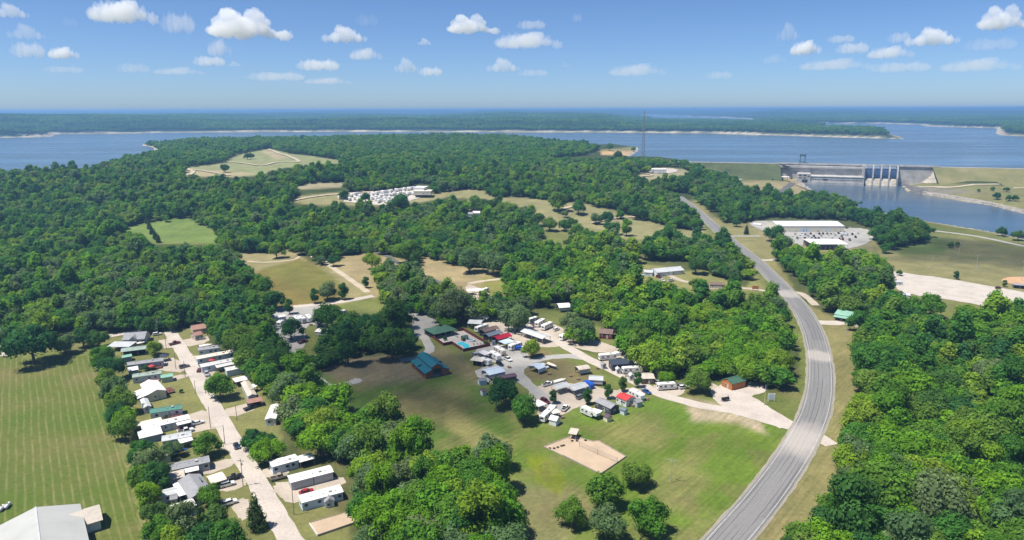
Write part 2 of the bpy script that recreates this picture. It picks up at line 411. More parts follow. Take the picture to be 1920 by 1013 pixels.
# ---- woods: outlines of the canopy in the photograph (read at the height of the crowns)
WOODS = [
    # the great wood of the peninsula and the west
    [(-500, 345), (-200, 326), (0, 321), (90, 319), (162, 321), (184, 309), (250, 292), (310, 283), (300, 276), (272, 270), (300, 262.5), (400, 258.5), (620, 257.5), (830, 253.5), (1000, 256), (1080, 264),
     (1122, 275), (1100, 285), (1052, 290), (1010, 298), (1060, 302), (1120, 300), (1185, 299), (1250, 303), (1310, 309), (1325, 318), (1262, 314), (1205, 318), (1165, 326), (1190, 336), (1222, 348), (1277, 380), (1312, 420),
     (1270, 420), (1225, 406), (1150, 385), (1095, 372), (1037, 366), (975, 361), (910, 357), (880, 362), (868, 385), (900, 383), (960, 385), (1000, 402), (1012, 430), (1000, 470), (950, 480), (940, 500), (885, 500),
     (845, 492), (830, 472), (790, 480), (740, 468), (700, 464), (660, 474), (605, 484), (580, 477), (560, 462), (532, 455), (500, 462), (430, 460), (440, 478), (445, 497), (492, 532), (520, 560), (515, 578), (480, 572), (400, 583), (385, 598),
     (325, 602), (260, 608), (215, 608), (180, 597), (95, 612), (0, 625), (-500, 650)],
    # beside the highway, before the gravel lot
    [(1455, 478), (1482, 460), (1522, 466), (1580, 471), (1627, 480), (1662, 492), (1664, 530), (1656, 548), (1700, 562), (1690, 578), (1640, 588), (1622, 574), (1560, 572), (1500, 545), (1477, 505)],
    # right foreground
    [(1455, 1060), (1530, 968), (1575, 900), (1572, 830), (1602, 795), (1606, 690), (1614, 625), (1640, 597), (1690, 580), (1735, 590), (1778, 603), (1800, 590), (1850, 578), (1920, 584), (2080, 600), (2200, 720), (2200, 1060)],
    # between the dam and the workshops
    [(1222, 348), (1245, 330), (1290, 322), (1330, 320), (1362, 327), (1385, 344), (1392, 360), (1470, 369), (1540, 364), (1600, 380), (1602, 394), (1640, 406), (1690, 403), (1738, 420), (1740, 441), (1697, 449), (1672, 458), (1650, 446),
     (1634, 430), (1590, 420), (1560, 404), (1470, 410), (1400, 407), (1360, 407), (1335, 393), (1303, 362), (1275, 352), (1240, 360)],
    # the camp wood
    [(945, 520), (955, 485), (1010, 462), (1060, 468), (1100, 472), (1150, 495), (1200, 522), (1260, 545), (1330, 548), (1395, 545), (1470, 572), (1498, 620), (1500, 680), (1478, 712), (1440, 705), (1400, 680), (1330, 692), (1240, 682),
     (1195, 664), (1170, 640), (1165, 612), (1125, 590), (1080, 572), (1040, 562), (985, 556), (950, 545)],
    # round the grey-roofed house
    [(1200, 480), (1216, 458), (1235, 430), (1262, 433), (1277, 450), (1325, 452), (1375, 456), (1392, 474), (1412, 500), (1400, 522), (1367, 512), (1322, 490), (1285, 492), (1245, 484)],
    [(1068, 452), (1085, 440), (1135, 440), (1150, 455), (1190, 462), (1198, 480), (1160, 492), (1120, 480), (1080, 470)],
    # shelter belt between the homes and the camp
    [(385, 612), (400, 588), (440, 578), (480, 580), (510, 600), (505, 640), (520, 660), (560, 690), (600, 710), (640, 750), (660, 790), (690, 775), (740, 790), (760, 830), (770, 840), (830, 835), (890, 825), (935, 838), (955, 882), (958, 930), (938, 960), (982, 1040),
     (690, 1040), (660, 980), (650, 930), (600, 890), (580, 850), (540, 860), (500, 870), (470, 840), (480, 810), (530, 790), (520, 750), (490, 700), (460, 680), (440, 660), (410, 645)],
    # (the hedgerow along the mown field is placed tree by tree)
    [(-900, 2000), (-899, 2000), (-899, 2001)],
    # the dark trees behind the pool lawn
    [(590, 668), (612, 640), (640, 615), (700, 594), (750, 594), (768, 612), (768, 630), (740, 640), (700, 643), (640, 648), (610, 668)],
    [(705, 510), (735, 495), (780, 505), (805, 530), (850, 550), (900, 570), (960, 560), (1010, 575), (1050, 600), (1110, 620), (1120, 640), (1085, 632), (1050, 600), (1000, 588), (950, 586), (900, 580), (870, 585), (830, 600), (800, 580), (760, 572), (720, 545)],
]
CLEARINGS = [
    [(338, 330), (345, 314), (420, 305), (440, 290), (505, 278), (545, 288), (575, 290), (640, 301), (640, 308), (560, 312), (520, 320), (470, 334)],
    [(222, 432), (255, 418), (345, 407), (416, 436), (412, 459), (290, 458)],
    [(540, 378), (560, 368), (640, 360), (720, 357), (770, 352), (768, 344), (808, 343), (812, 362), (860, 354), (868, 372), (800, 378), (730, 388), (660, 386), (560, 384)],
    [(550, 352), (575, 343), (650, 341), (655, 350), (560, 358)],
    [(860, 355), (905, 355), (920, 375), (870, 372)],
    [(1215, 314), (1275, 312), (1295, 322), (1250, 332), (1215, 326)],
    [(868, 398), (900, 396), (905, 408), (875, 412)],
    [(500, 583), (640, 566), (645, 592), (590, 610), (580, 645), (560, 668), (535, 668), (510, 640)],
    [(470, 745), (525, 745), (548, 790), (535, 815), (500, 812), (478, 790)],
    [(560, 955), (665, 948), (692, 1000), (692, 1030), (560, 1030)],
    [(585, 480), (605, 486), (660, 478), (700, 470), (712, 490), (700, 510), (712, 540), (695, 552), (640, 515)],
    [(775, 492), (800, 480), (840, 495), (935, 505), (950, 520), (900, 530), (850, 530), (800, 515)],
    [(990, 592), (1010, 590), (1045, 606), (1040, 618), (1015, 615), (990, 606)],
    [(500, 866), (560, 848), (598, 850), (632, 880), (652, 915), (660, 962), (600, 962), (540, 920), (502, 898)],
    [(238, 640), (300, 622), (395, 610), (400, 645), (460, 690), (480, 730), (470, 760), (430, 830), (430, 925), (370, 945), (330, 935), (325, 905), (305, 880), (290, 855), (268, 825), (258, 795), (280, 765), (268, 740), (250, 700), (236, 670)],
    [(1400, 412), (1450, 408), (1590, 412), (1640, 430), (1640, 455), (1600, 470), (1560, 472), (1515, 472), (1500, 460), (1462, 452), (1440, 430)],
    [(1195, 488), (1290, 488), (1330, 520), (1420, 535), (1440, 550), (1300, 548), (1200, 525), (1180, 505)],
    [(1035, 568), (1078, 565), (1080, 582), (1040, 580)],
    [(1110, 600), (1150, 605), (1160, 640), (1115, 640)],
]

def build_ground():
    rows = np.concatenate([np.arange(-160, 60, 20.0), np.arange(60, 640, 2.0), 640 * 1.0105 ** np.arange(0, 356)])
    u = np.concatenate([np.linspace(-2.2, -1.0, 22)[:-1], np.linspace(-1.0, 1.0, 470), np.linspace(1.0, 2.2, 22)[1:]])
    X = (u[None, :] * (np.abs(rows)[:, None] + 120)); Y = np.repeat(rows[:, None], len(u), 1)
    sh = X.shape; X = X.ravel(); Y = Y.ravel(); Z = height(X, Y)
    i = np.arange(sh[0] * sh[1]).reshape(sh)
    F = np.stack([i[:-1, :-1], i[:-1, 1:], i[1:, 1:], i[1:, :-1]], -1).reshape(-1, 4)
    me = mesh_np('ground', np.stack([X, Y, Z], 1), F)
    me.polygons.foreach_set('use_smooth', np.ones(len(F), bool))
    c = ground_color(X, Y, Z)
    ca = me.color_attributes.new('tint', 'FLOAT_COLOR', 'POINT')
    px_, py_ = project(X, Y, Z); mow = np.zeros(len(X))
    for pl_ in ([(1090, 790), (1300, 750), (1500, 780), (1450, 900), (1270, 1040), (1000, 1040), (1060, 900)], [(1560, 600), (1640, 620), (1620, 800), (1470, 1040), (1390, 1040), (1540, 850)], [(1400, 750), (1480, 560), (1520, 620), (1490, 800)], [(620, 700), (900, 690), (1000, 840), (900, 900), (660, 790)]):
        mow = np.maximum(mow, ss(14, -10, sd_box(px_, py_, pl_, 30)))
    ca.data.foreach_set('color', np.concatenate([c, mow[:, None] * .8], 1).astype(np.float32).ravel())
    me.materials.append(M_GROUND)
    return tag(link(bpy.data.objects.new('ground', me)), kind='structure')
build_ground()

def densify(pts, step=2.0, jit=0.0, closed=True, seed=0):
    out = []; n = len(pts)
    for k in range(n if closed else n - 1):
        a = pts[k]; b = pts[(k + 1) % n]; d = (b - a).length; m = max(1, int(d / step))
        for j in range(m):
            p = a.lerp(b, j / m)
            if jit: p = p + Vector(((vn([p.x], [p.y], 3.1, seed)[0] - .5) * 2 * jit, (vn([p.x], [p.y], 3.1, seed + 7)[0] - .5) * 2 * jit, 0))
            out.append(p)
    if not closed: out.append(pts[-1])
    return out
def spline(pts, n=8):
    out = []
    for k in range(len(pts) - 1):
        a = pts[max(k - 1, 0)]; b = pts[k]; c = pts[k + 1]; d = pts[min(k + 2, len(pts) - 1)]
        for j in range(n):
            t = j / n
            out.append(.5 * ((2 * b) + (c - a) * t + (2 * a - 5 * b + 4 * c - d) * t * t + (3 * b - a - 3 * c + d) * t ** 3))
    out.append(pts[-1]); return out
def sheet(name, poly, m, z=.03, jit=.45, far=False, smooth=True, step=None, kind='structure'):
    """a flat patch of ground cover from its outline in the photograph"""
    w = [gat(x, y) if far else at(x, y, 0) for x, y in poly]
    size = max((p - w[0]).length for p in w)
    if smooth:
        q = w + [w[0]]
        w2 = []
        for k in range(len(w)):
            a = w[k - 1]; b = w[k]; c = w[(k + 1) % len(w)]
            w2 += [b.lerp(a, .22) , b * .7 + (a + c) * .15 if True else b, b.lerp(c, .22)]
        w = w2
    w = densify(w, step or max(1.2, size / 90), jit, True, 5)
    tri = tessellate_polygon([[Vector((p.x, p.y, 0)) for p in w]])
    bm = bmesh.new(); vs = [bm.verts.new((p.x, p.y, 0)) for p in w]
    for a in tri:
        try: bm.faces.new([vs[i] for i in a])
        except ValueError: pass
    if far:
        for _ in range(3):
            es = [e for e in bm.edges if e.calc_length() > 25]
            if not es: break
            bmesh.ops.subdivide_edges(bm, edges=es, cuts=1); bmesh.ops.triangulate(bm, faces=bm.faces[:])
    co = np.array([v.co[:] for v in bm.verts])
    hz = height(co[:, 0], co[:, 1]) if far else np.zeros(len(co))
    for v, h in zip(bm.verts, hz): v.co.z = h + z
    bmesh.ops.recalc_face_normals(bm, faces=bm.faces[:])
    if sum(f.normal.z for f in bm.faces) < 0: bmesh.ops.reverse_faces(bm, faces=bm.faces[:])
    me = bpy.data.meshes.new(name); bm.to_mesh(me); bm.free(); me.materials.append(m)
    return tag(link(bpy.data.objects.new(name, me)), kind=kind)
def ribbon(name, line, width, m, z=.06, far=False, jit=.3, cross=1, uvscale=1.0, n=8, kind='structure'):
    """a road or path along its centre line in the photograph, with a UV map (across, along in metres)"""
    c = spline([gat(x, y) if far else at(x, y, 0) for x, y in line], n)
    V = []; U = []; s = 0; nx = cross + 1
    for k, p in enumerate(c):
        d = c[min(k + 1, len(c) - 1)] - c[max(k - 1, 0)]; d.z = 0; d.normalize(); nrm = Vector((-d.y, d.x, 0))
        if k: s += (p - c[k - 1]).length
        wd = width if not callable(width) else width(k / (len(c) - 1))
        for i in range(nx):
            e = (i / cross - .5)
            off = e * wd
            if i in (0, cross): off += (vn([s], [i * 9.0], 3.0, 3)[0] - .5) * 2 * jit
            q = p + nrm * off; V.append([q.x, q.y, 0]); U.append((e * wd, s))
    V = np.array(V); V[:, 2] = (height(V[:, 0], V[:, 1]) if far else 0) + z
    F = [(k * nx + i, (k + 1) * nx + i, (k + 1) * nx + i + 1, k * nx + i + 1) for k in range(len(c) - 1) for i in range(cross)]
    F = [f[::-1] for f in F]
    me = bpy.data.meshes.new(name); me.from_pydata(V.tolist(), [], F)
    uv = me.uv_layers.new(name='UVMap'); li = np.empty(len(me.loops), np.int32); me.loops.foreach_get('vertex_index', li)
    uv.data.foreach_set('uv', np.array(U, np.float32)[li].ravel()); me.materials.append(m)
    me.update()
    if me.polygons[0].normal.z < 0: me.flip_normals()
    return tag(link(bpy.data.objects.new(name, me)), kind=kind)

# ------------------------------------------------------------------ water
def water_mat(name, c, bump, sc, rough=.06):
    def b(t, o):
        p = N(t, 'ShaderNodeBsdfPrincipled', Roughness=rough); p.inputs['Base Color'].default_value = (*c, 1); p.inputs['IOR'].default_value = 1.33
        g = geoP(t); mp = N(t, 'ShaderNodeMapping'); mp.inputs['Scale'].default_value = (1, 1.9, 1); mp.inputs['Rotation'].default_value = (0, 0, .35); L(t, g, mp.inputs[0])
        f = noise(t, mp.outputs[0], sc, 6, .65)
        bp = N(t, 'ShaderNodeBump', Strength=bump, Distance=1.0); L(t, f, bp.inputs['Height']); L(t, bp.outputs[0], p.inputs['Normal'])
        # wind streaks: patches of rougher and smoother water
        mq = N(t, 'ShaderNodeMapping'); mq.inputs['Scale'].default_value = (.0016, .008, 1); mq.inputs['Rotation'].default_value = (0, 0, .08); L(t, g, mq.inputs[0])
        f2 = noise(t, mq.outputs[0], 1.0, 5, .6)
        rr = N(t, 'ShaderNodeMapRange'); rr.inputs[1].default_value = .35; rr.inputs[2].default_value = .65; rr.inputs[3].default_value = rough; rr.inputs[4].default_value = rough + .22
        L(t, f2, rr.inputs[0]); L(t, rr.outputs[0], p.inputs['Roughness'])
        L(t, p.outputs[0], o.inputs[0])
    return mat(name, b)
M_LAKE = water_mat('lake_water', (.08, .12, .15), .08, .12, .14)
M_RIVER = water_mat('river_water', (.05, .085, .12), .12, .25, .08)
def water(name, poly, z, m):
    me = bpy.data.meshes.new(name)
    w = [Vector((x, y, 0)) for x, y in poly]; tri = tessellate_polygon([w])
    me.from_pydata([(x, y, z) for x, y in poly], [], [tuple(t) for t in tri]); me.update()
    if me.polygons[0].normal.z < 0: me.flip_normals()
    me.materials.append(m); return tag(link(bpy.data.objects.new(name, me)), kind='structure')
def grow(poly, d):
    P = [Vector((x, y, 0)) for x, y in poly]; out = []
    area = sum(P[k - 1].x * P[k].y - P[k].x * P[k - 1].y for k in range(len(P))); sg = 1 if area > 0 else -1
    for k in range(len(P)):
        e = P[(k + 1) % len(P)] - P[k - 1]; e.normalize(); out.append((P[k].x + e.y * d * sg, P[k].y - e.x * d * sg))
    return out
water('lake', [tuple(p) for p in LAKE], LAKE_Z, M_LAKE)
water('lake', grow(BAY, 12), LAKE_Z, M_LAKE)
water('river', grow(RIVER, 3), RIV_Z, M_RIVER)

# ------------------------------------------------------------------ roads
def m_highway(t, o):
    p = N(t, 'ShaderNodeBsdfPrincipled', Roughness=.9); p.inputs['Specular IOR Level'].default_value = .15
    uv = t.nodes.new('ShaderNodeUVMap').outputs[0]; sp = t.nodes.new('ShaderNodeSeparateXYZ'); L(t, uv, sp.inputs[0])
    mp = N(t, 'ShaderNodeMapping'); mp.inputs['Scale'].default_value = (2.2, .035, 1); L(t, uv, mp.inputs[0])
    streak = noise(t, mp.outputs[0], 1.0, 5, .65)
    c = ramp(t, streak, [(.3, (.175, .17, .165)), (.5, (.21, .204, .197)), (.72, (.245, .236, .225))])
    f = noise(t, geoP(t), 1.4, 4, .7); c = mixc(t, 1.0, c, ramp(t, f, [(.3, (.85, .85, .85)), (.75, (1.1, 1.1, 1.1))]), 'MULTIPLY')
    # old sealed strips: darker patches laid in the lanes
    br = N(t, 'ShaderNodeTexBrick'); br.offset = .37; br.inputs['Scale'].default_value = 1.0; br.inputs['Brick Width'].default_value = 3.4; br.inputs['Row Height'].default_value = 61.0
    br.inputs['Mortar Size'].default_value = 0.0; br.inputs['Color1'].default_value = (1, 1, 1, 1); br.inputs['Color2'].default_value = (.62, .63, .65, 1); br.inputs['Bias'].default_value = -.45
    L(t, uv, br.inputs[0]); c = mixc(t, .8, c, br.outputs[0], 'MULTIPLY')
    ax = t.nodes.new('ShaderNodeMath'); ax.operation = 'ABSOLUTE'; L(t, sp.outputs[0], ax.inputs[0])
    wob = noise(t, uv, .15, 2)
    # tar seams along the wheel tracks
    seam = None
    for pos, wd in ((.9, .12), (2.5, .10), (3.9, .13), (5.0, .08)):
        d = t.nodes.new('ShaderNodeMath'); d.operation = 'SUBTRACT'; L(t, ax.outputs[0], d.inputs[0]); d.inputs[1].default_value = pos
        w2 = t.nodes.new('ShaderNodeMath'); w2.operation = 'MULTIPLY_ADD'; L(t, wob, w2.inputs[0]); w2.inputs[1].default_value = .5; L(t, d.outputs[0], w2.inputs[2])
        w3 = t.nodes.new('ShaderNodeMath'); w3.operation = 'SUBTRACT'; L(t, w2.outputs[0], w3.inputs[0]); w3.inputs[1].default_value = .25
        a = t.nodes.new('ShaderNodeMath'); a.operation = 'ABSOLUTE'; L(t, w3.outputs[0], a.inputs[0])
        s = t.nodes.new('ShaderNodeMath'); s.operation = 'LESS_THAN'; L(t, a.outputs[0], s.inputs[0]); s.inputs[1].default_value = wd
        if seam is None: seam = s.outputs[0]
        else:
            q = t.nodes.new('ShaderNodeMath'); q.operation = 'MAXIMUM'; L(t, seam, q.inputs[0]); L(t, s.outputs[0], q.inputs[1]); seam = q.outputs[0]
    gate = ramp(t, noise(t, mp.outputs[0], .6, 3), [(.42, (0, 0, 0)), (.55, (1, 1, 1))])
    q = t.nodes.new('ShaderNodeMath'); q.operation = 'MULTIPLY'; L(t, seam, q.inputs[0]); L(t, gate, q.inputs[1])
    c = mixc(t, q.outputs[0], c, (.085, .085, .09))
    g = geoP(t); dn = noise(t, g, .12, 4, .6)
    for (x_, y_), r0, r1, am in (((1532, 668), 5, 11, .5), ((1492, 822), 6, 20, .6), ((1478, 552), 6, 12, .5)):
        q = at(x_, y_, 0); vd = t.nodes.new('ShaderNodeVectorMath'); vd.operation = 'DISTANCE'; L(t, g, vd.inputs[0]); vd.inputs[1].default_value = (q.x, q.y, .16)
        ad = t.nodes.new('ShaderNodeMath'); ad.operation = 'MULTIPLY_ADD'; L(t, dn, ad.inputs[0]); ad.inputs[1].default_value = 14.0; L(t, vd.outputs['Value'], ad.inputs[2])
        mr = N(t, 'ShaderNodeMapRange'); mr.inputs[1].default_value = r0 + 7; mr.inputs[2].default_value = r1 + 7; mr.inputs[3].default_value = am; mr.inputs[4].default_value = 0; L(t, ad.outputs[0], mr.inputs[0])
        c = mixc(t, mr.outputs[0], c, (.47, .42, .37))
    L(t, c, p.inputs['Base Color']); L(t, p.outputs[0], o.inputs[0])
M_HIGHWAY = mat('highway_asphalt', m_highway)
HWY = [(1230, 1180), (1300, 1090), (1364, 1013), (1428, 938), (1476, 872), (1508, 818), (1529, 770), (1538, 720), (1536, 670), (1524, 622), (1503, 582), (1481, 555), (1455, 527), (1425, 497), (1395, 472), (1366, 449), (1334, 421), (1311, 400), (1287, 380), (1272, 368)]
ribbon('road_shoulder', HWY, 12.6, gravel('shoulder_gravel', (.30, .275, .22)), .10, True, .3, 2)
ribbon('highway', HWY, 10.8, M_HIGHWAY, .16, True, .12, 6)
M_LINE = simple('road_paint', (.52, .51, .47), .8, 0, .3, .6)
def edge_line(off, wd, m, name):
    c = spline([gat(x, y) for x, y in HWY], 8); b = MB()
    prev = None
    for k, p in enumerate(c):
        d = c[min(k + 1, len(c) - 1)] - c[max(k - 1, 0)]; d.z = 0; d.normalize(); n = Vector((-d.y, d.x, 0))
        z = float(height(np.array([p.x]), np.array([p.y]))[0]) + .185
        a = p + n * (off - wd / 2); e = p + n * (off + wd / 2); a.z = e.z = z
        if prev and k % 1 == 0: b.face([prev[0], a, e, prev[1]][::-1])
        prev = (a, e)
    o = b.build(name, m); o.data.update()
    if o.data.polygons[0].normal.z < 0: o.data.flip_normals()
    tag(o, kind='structure')
edge_line(-4.6, .12, M_LINE, 'road_marking'); edge_line(4.6, .12, M_LINE, 'road_marking')
#M_YEL = simple('yellow_road_paint', (.50, .36, .08), .8, 0, .3, .6)
#edge_line(-.14, .11, M_YEL, 'road_marking'); edge_line(.14, .11, M_YEL, 'road_marking')

ribbon('gravel_road', [(600, 1100), (545, 1013), (514, 960), (480, 900), (447, 845), (416, 790), (386, 738), (357, 685), (332, 643), (312, 612)], 6.4, M_ROADGRAV, .07, False, .22, 2)
ribbon('gravel_road', [(-60, 665), (0, 652), (60, 648), (120, 642), (200, 631), (262, 620), (312, 611), (350, 605), (390, 599), (450, 590), (520, 579), (575, 573), (640, 566), (700, 555)], 6.0, M_ROADGRAV, .06, False, .22, 2)
ribbon('gravel_road', [(0, 668), (14, 662), (30, 655)], 5, M_ROADGRAV, .05)
ribbon('farm_track', [(690, 548), (650, 520), (610, 493), (585, 480), (560, 462), (545, 452)], 4.6, M_PATH, .06, True)
ribbon('gravel_path', [(440, 487), (490, 492), (545, 488), (562, 481)], 3, M_PATH, .05, True)
ribbon('asphalt_lane', [(700, 470), (722, 478), (745, 492), (775, 508), (800, 520), (835, 535)], 5, M_ASPH_OLD, .06, True)
ribbon('gravel_road', [(880, 532), (900, 528), (925, 525), (950, 523), (975, 530)], 5, M_PATH, .06, True)
ribbon('farm_track', [(1000, 363), (1060, 367), (1090, 374), (1130, 384), (1170, 394), (1212, 406), (1250, 414), (1285, 425), (1305, 434), (1318, 446)], 5, M_PATH, .9, True)
ribbon('farm_track', [(1040, 397), (1080, 386), (1100, 380)], 4, M_PATH, .9, True)
ribbon('farm_track', [(1110, 420), (1150, 411), (1190, 408), (1212, 407)], 4, M_PATH, .9, True)
ribbon('farm_track', [(540, 379), (580, 371), (620, 366), (660, 363), (720, 359)], 5, M_PATH, .9, True)
ribbon('farm_track', [(345, 317), (362, 322), (355, 329), (348, 327)], 6, M_PATH, 1.1, True)
ribbon('farm_track', [(350, 317), (385, 322), (420, 328), (433, 330)], 5, M_PATH, 1.1, True)
ribbon('farm_track', [(420, 305), (450, 306), (490, 311), (520, 305), (560, 304), (540, 293), (520, 287), (503, 280)], 7, M_PATH, 1.1, True)
ribbon('gravel_road', [(1530, 573), (1505, 552), (1480, 548), (1455, 548), (1430, 545), (1400, 541), (1370, 540), (1330, 540), (1310, 532), (1280, 527), (1258, 518), (1245, 512)], 5, M_TANGRAV, .08)
ribbon('gravel_road', [(1535, 605), (1560, 606), (1590, 605), (1612, 612)], 8, M_ROADGRAV, .09)
ribbon('gravel_road', [(1395, 480), (1430, 488), (1460, 487), (1480, 490)], 5.5, M_ROADGRAV, .08, True)
ribbon('asphalt_lane', [(1372, 443), (1395, 443), (1425, 443)], 5, M_GREYGRAV, .08, True)
ribbon('asphalt_lane', [(1440, 372), (1465, 360), (1478, 350), (1486, 343)], 9, M_ASPH_OLD, .3, True)
ribbon('asphalt_lane', [(1380, 338), (1410, 333), (1450, 330), (1462, 322)], 6, M_GREYGRAV, .4, True)
ribbon('river_road', [(1742, 432), (1800, 439), (1850, 447), (1920, 462), (2000, 478)], 6, M_GREYGRAV, .12, True)
ribbon('gravel_road', [(1690, 352), (1750, 351), (1800, 350), (1920, 353), (2050, 356)], 9, M_PATH, .5, True)
ribbon('gravel_path', [(1610, 400), (1640, 402), (1675, 404)], 5, M_PATH, 1.1, True)
ribbon('gravel_path', [(1185, 333), (1210, 331), (1222, 329), (1200, 325)], 5, M_PATH, 1.1, True)

# the camp lanes and gravelled pitches
ribbon('gravel_road', [(1560, 835), (1520, 812), (1480, 800), (1430, 786), (1380, 772), (1320, 762), (1280, 752), (1245, 742), (1215, 728), (1180, 710), (1150, 695), (1110, 677), (1075, 658), (1045, 640), (1015, 624), (985, 605), (950, 590), (915, 585)], 6.2, M_ROADGRAV, .08, False, .25, 2)
ribbon('gravel_road', [(1100, 672), (1060, 668), (1020, 672), (985, 682), (972, 695), (978, 710), (995, 725), (1015, 742), (1030, 756), (1060, 765)], 6, M_GREYGRAV, .065, False, .5, 2)
ribbon('gravel_road', [(1110, 640), (1140, 650), (1180, 668), (1212, 682), (1222, 690)], 4.6, M_TANGRAV, .06)
ribbon('gravel_road', [(790, 590), (785, 615), (800, 640), (806, 655), (795, 665), (780, 672), (750, 676)], 5, M_GREYGRAV, .065)
ribbon('gravel_road', [(1345, 726), (1375, 735), (1400, 750), (1430, 770), (1480, 800)], 9, M_ROADGRAV, .075)
ribbon('gravel_road', [(1280, 700), (1300, 710), (1325, 718), (1345, 730)], 4, M_TANGRAV, .06)
sheet('gravel_lot', [(1335, 722), (1360, 728), (1400, 715), (1440, 718), (1440, 735), (1405, 742), (1395, 755), (1430, 775), (1380, 775), (1340, 752), (1332, 735)], M_ROADGRAV, .045)
sheet('gravel_lot', [(770, 575), (830, 580), (880, 588), (905, 590), (930, 598), (870, 605), (830, 606), (800, 618), (780, 640), (768, 625), (775, 600), (755, 585)], M_GREYGRAV, .04)
sheet('gravel_lot', [(760, 562), (815, 566), (830, 582), (800, 590), (765, 585)], M_TANGRAV, .03)
sheet('gravel_lot', [(900, 590), (960, 592), (1010, 618), (1060, 645), (1040, 652), (990, 650), (930, 640), (890, 612)], M_TANGRAV, .035)
sheet('gravel_lot', [(985, 600), (1030, 605), (1080, 625), (1110, 642), (1190, 655), (1150, 662), (1100, 660), (1050, 640), (1010, 618)], M_TANGRAV, .03)
sheet('gravel_lot', [(895, 640), (960, 650), (1000, 668), (985, 685), (965, 690), (930, 680), (890, 672)], M_GREYGRAV, .035)
sheet('gravel_lot', [(890, 690), (950, 680), (978, 690), (975, 715), (930, 722), (895, 712)], M_GREYGRAV, .033)
sheet('gravel_lot', [(985, 735), (1015, 722), (1050, 718), (1110, 722), (1150, 735), (1180, 725), (1215, 735), (1200, 745), (1150, 748), (1110, 752), (1060, 775), (1030, 790), (1005, 780), (1010, 760)], M_TANGRAV, .04)
sheet('gravel_lot', [(1125, 668), (1165, 665), (1220, 690), (1240, 715), (1215, 722), (1160, 695), (1130, 685)], M_TANGRAV, .032)
sheet('gravel_lot', [(1215, 722), (1270, 722), (1290, 735), (1265, 745), (1230, 740)], M_TANGRAV, .031)
sheet('gravel_lot', [(500, 585), (560, 575), (600, 572), (640, 590), (600, 608), (570, 612), (575, 640), (560, 665), (540, 668), (515, 640), (505, 620)], M_GREYGRAV, .034)
sheet('gravel_lot', [(590, 700), (610, 712), (640, 735), (625, 740), (600, 722)], M_GREYGRAV, .032)
sheet('gravel_lot', [(650, 715), (670, 708), (685, 716), (640, 724)], M_GREYGRAV, .031)
sheet('gravel_lot', [(870, 530), (900, 540), (925, 560), (935, 582), (900, 585), (880, 562)], M_TANGRAV, .031)
# drives of the home park
for q in ([(290, 640), (330, 633), (345, 650), (300, 655)], [(330, 640), (390, 628), (395, 642), (345, 652)], [(318, 668), (345, 680), (350, 700), (300, 695), (290, 685)], [(345, 672), (372, 665), (385, 680), (360, 685)],
          [(300, 712), (350, 700), (360, 706), (310, 718)], [(372, 690), (405, 690), (400, 725), (390, 735), (372, 700)], [(330, 785), (395, 765), (402, 785), (420, 800), (345, 815), (320, 800)], [(410, 772), (475, 752), (488, 765), (430, 785)],
          [(365, 880), (440, 855), (452, 868), (375, 895)], [(405, 918), (450, 890), (470, 905), (430, 925)], [(480, 880), (540, 875), (545, 890), (500, 900)], [(505, 905), (560, 905), (640, 890), (650, 910), (560, 945), (530, 940)],
          [(430, 945), (462, 930), (480, 960), (450, 980)], [(400, 840), (425, 830), (430, 845)]):
    sheet('gravel_drive', q, M_TANGRAV, .03)
# mown field in the left foreground
def m_field(t, o):
    p = N(t, 'ShaderNodeBsdfPrincipled', Roughness=.95); p.inputs['Specular IOR Level'].default_value = .08
    g = geoP(t); rot = N(t, 'ShaderNodeMapping'); d = at(150, 945, 0) - at(121, 765, 0)
    rot.inputs['Rotation'].default_value = (0, 0, math.atan2(d.x, d.y)); L(t, g, rot.inputs[0])
    sp = t.nodes.new('ShaderNodeSeparateXYZ'); L(t, rot.outputs[0], sp.inputs[0])
    wob = noise(t, rot.outputs[0], .02, 2); ad = t.nodes.new('ShaderNodeMath'); ad.operation = 'MULTIPLY_ADD'; L(t, wob, ad.inputs[0]); ad.inputs[1].default_value = 2.2; L(t, sp.outputs[0], ad.inputs[2])
    mu = t.nodes.new('ShaderNodeMath'); mu.operation = 'MULTIPLY'; L(t, ad.outputs[0], mu.inputs[0]); mu.inputs[1].default_value = 2 * math.pi / 2.45
    sn = t.nodes.new('ShaderNodeMath'); sn.operation = 'SINE'; L(t, mu.outputs[0], sn.inputs[0])
    st = ramp(t, sn.outputs[0], [(.35, (0, 0, 0)), (.95, (1, 1, 1))])
    mp = N(t, 'ShaderNodeMapping'); mp.inputs['Scale'].default_value = (.9, .12, 1); L(t, rot.outputs[0], mp.inputs[0])
    f = noise(t, mp.outputs[0], 1, 5, .7); f2 = noise(t, g, .022, 4, .6); f3 = noise(t, g, .5, 4, .7)
    base = ramp(t, f2, [(.36, (.080, .122, .020)), (.5, (.104, .126, .030)), (.64, (.150, .138, .052))])
    base = mixc(t, 1.0, base, ramp(t, f3, [(.25, (.75, .75, .75)), (.8, (1.22, 1.2, 1.15))]), 'MULTIPLY')
    k = t.nodes.new('ShaderNodeMath'); k.operation = 'MULTIPLY'; L(t, st, k.inputs[0]); L(t, ramp(t, f, [(.36, (.0, .0, .0)), (.7, (.62, .62, .62))]), k.inputs[1])
    c = mixc(t, k.outputs[0], base, (.255, .225, .105))
    L(t, c, p.inputs['Base Color']); L(t, p.outputs[0], o.inputs[0])
M_FIELD = mat('mown_hay', m_field)
sheet('mown_field', [(-400, 640), (-60, 652), (0, 662), (25, 672), (110, 674), (172, 664), (186, 700), (206, 780), (232, 868), (256, 960), (276, 1030), (300, 1120), (-500, 1120)], M_FIELD, .02, .8, step=3)
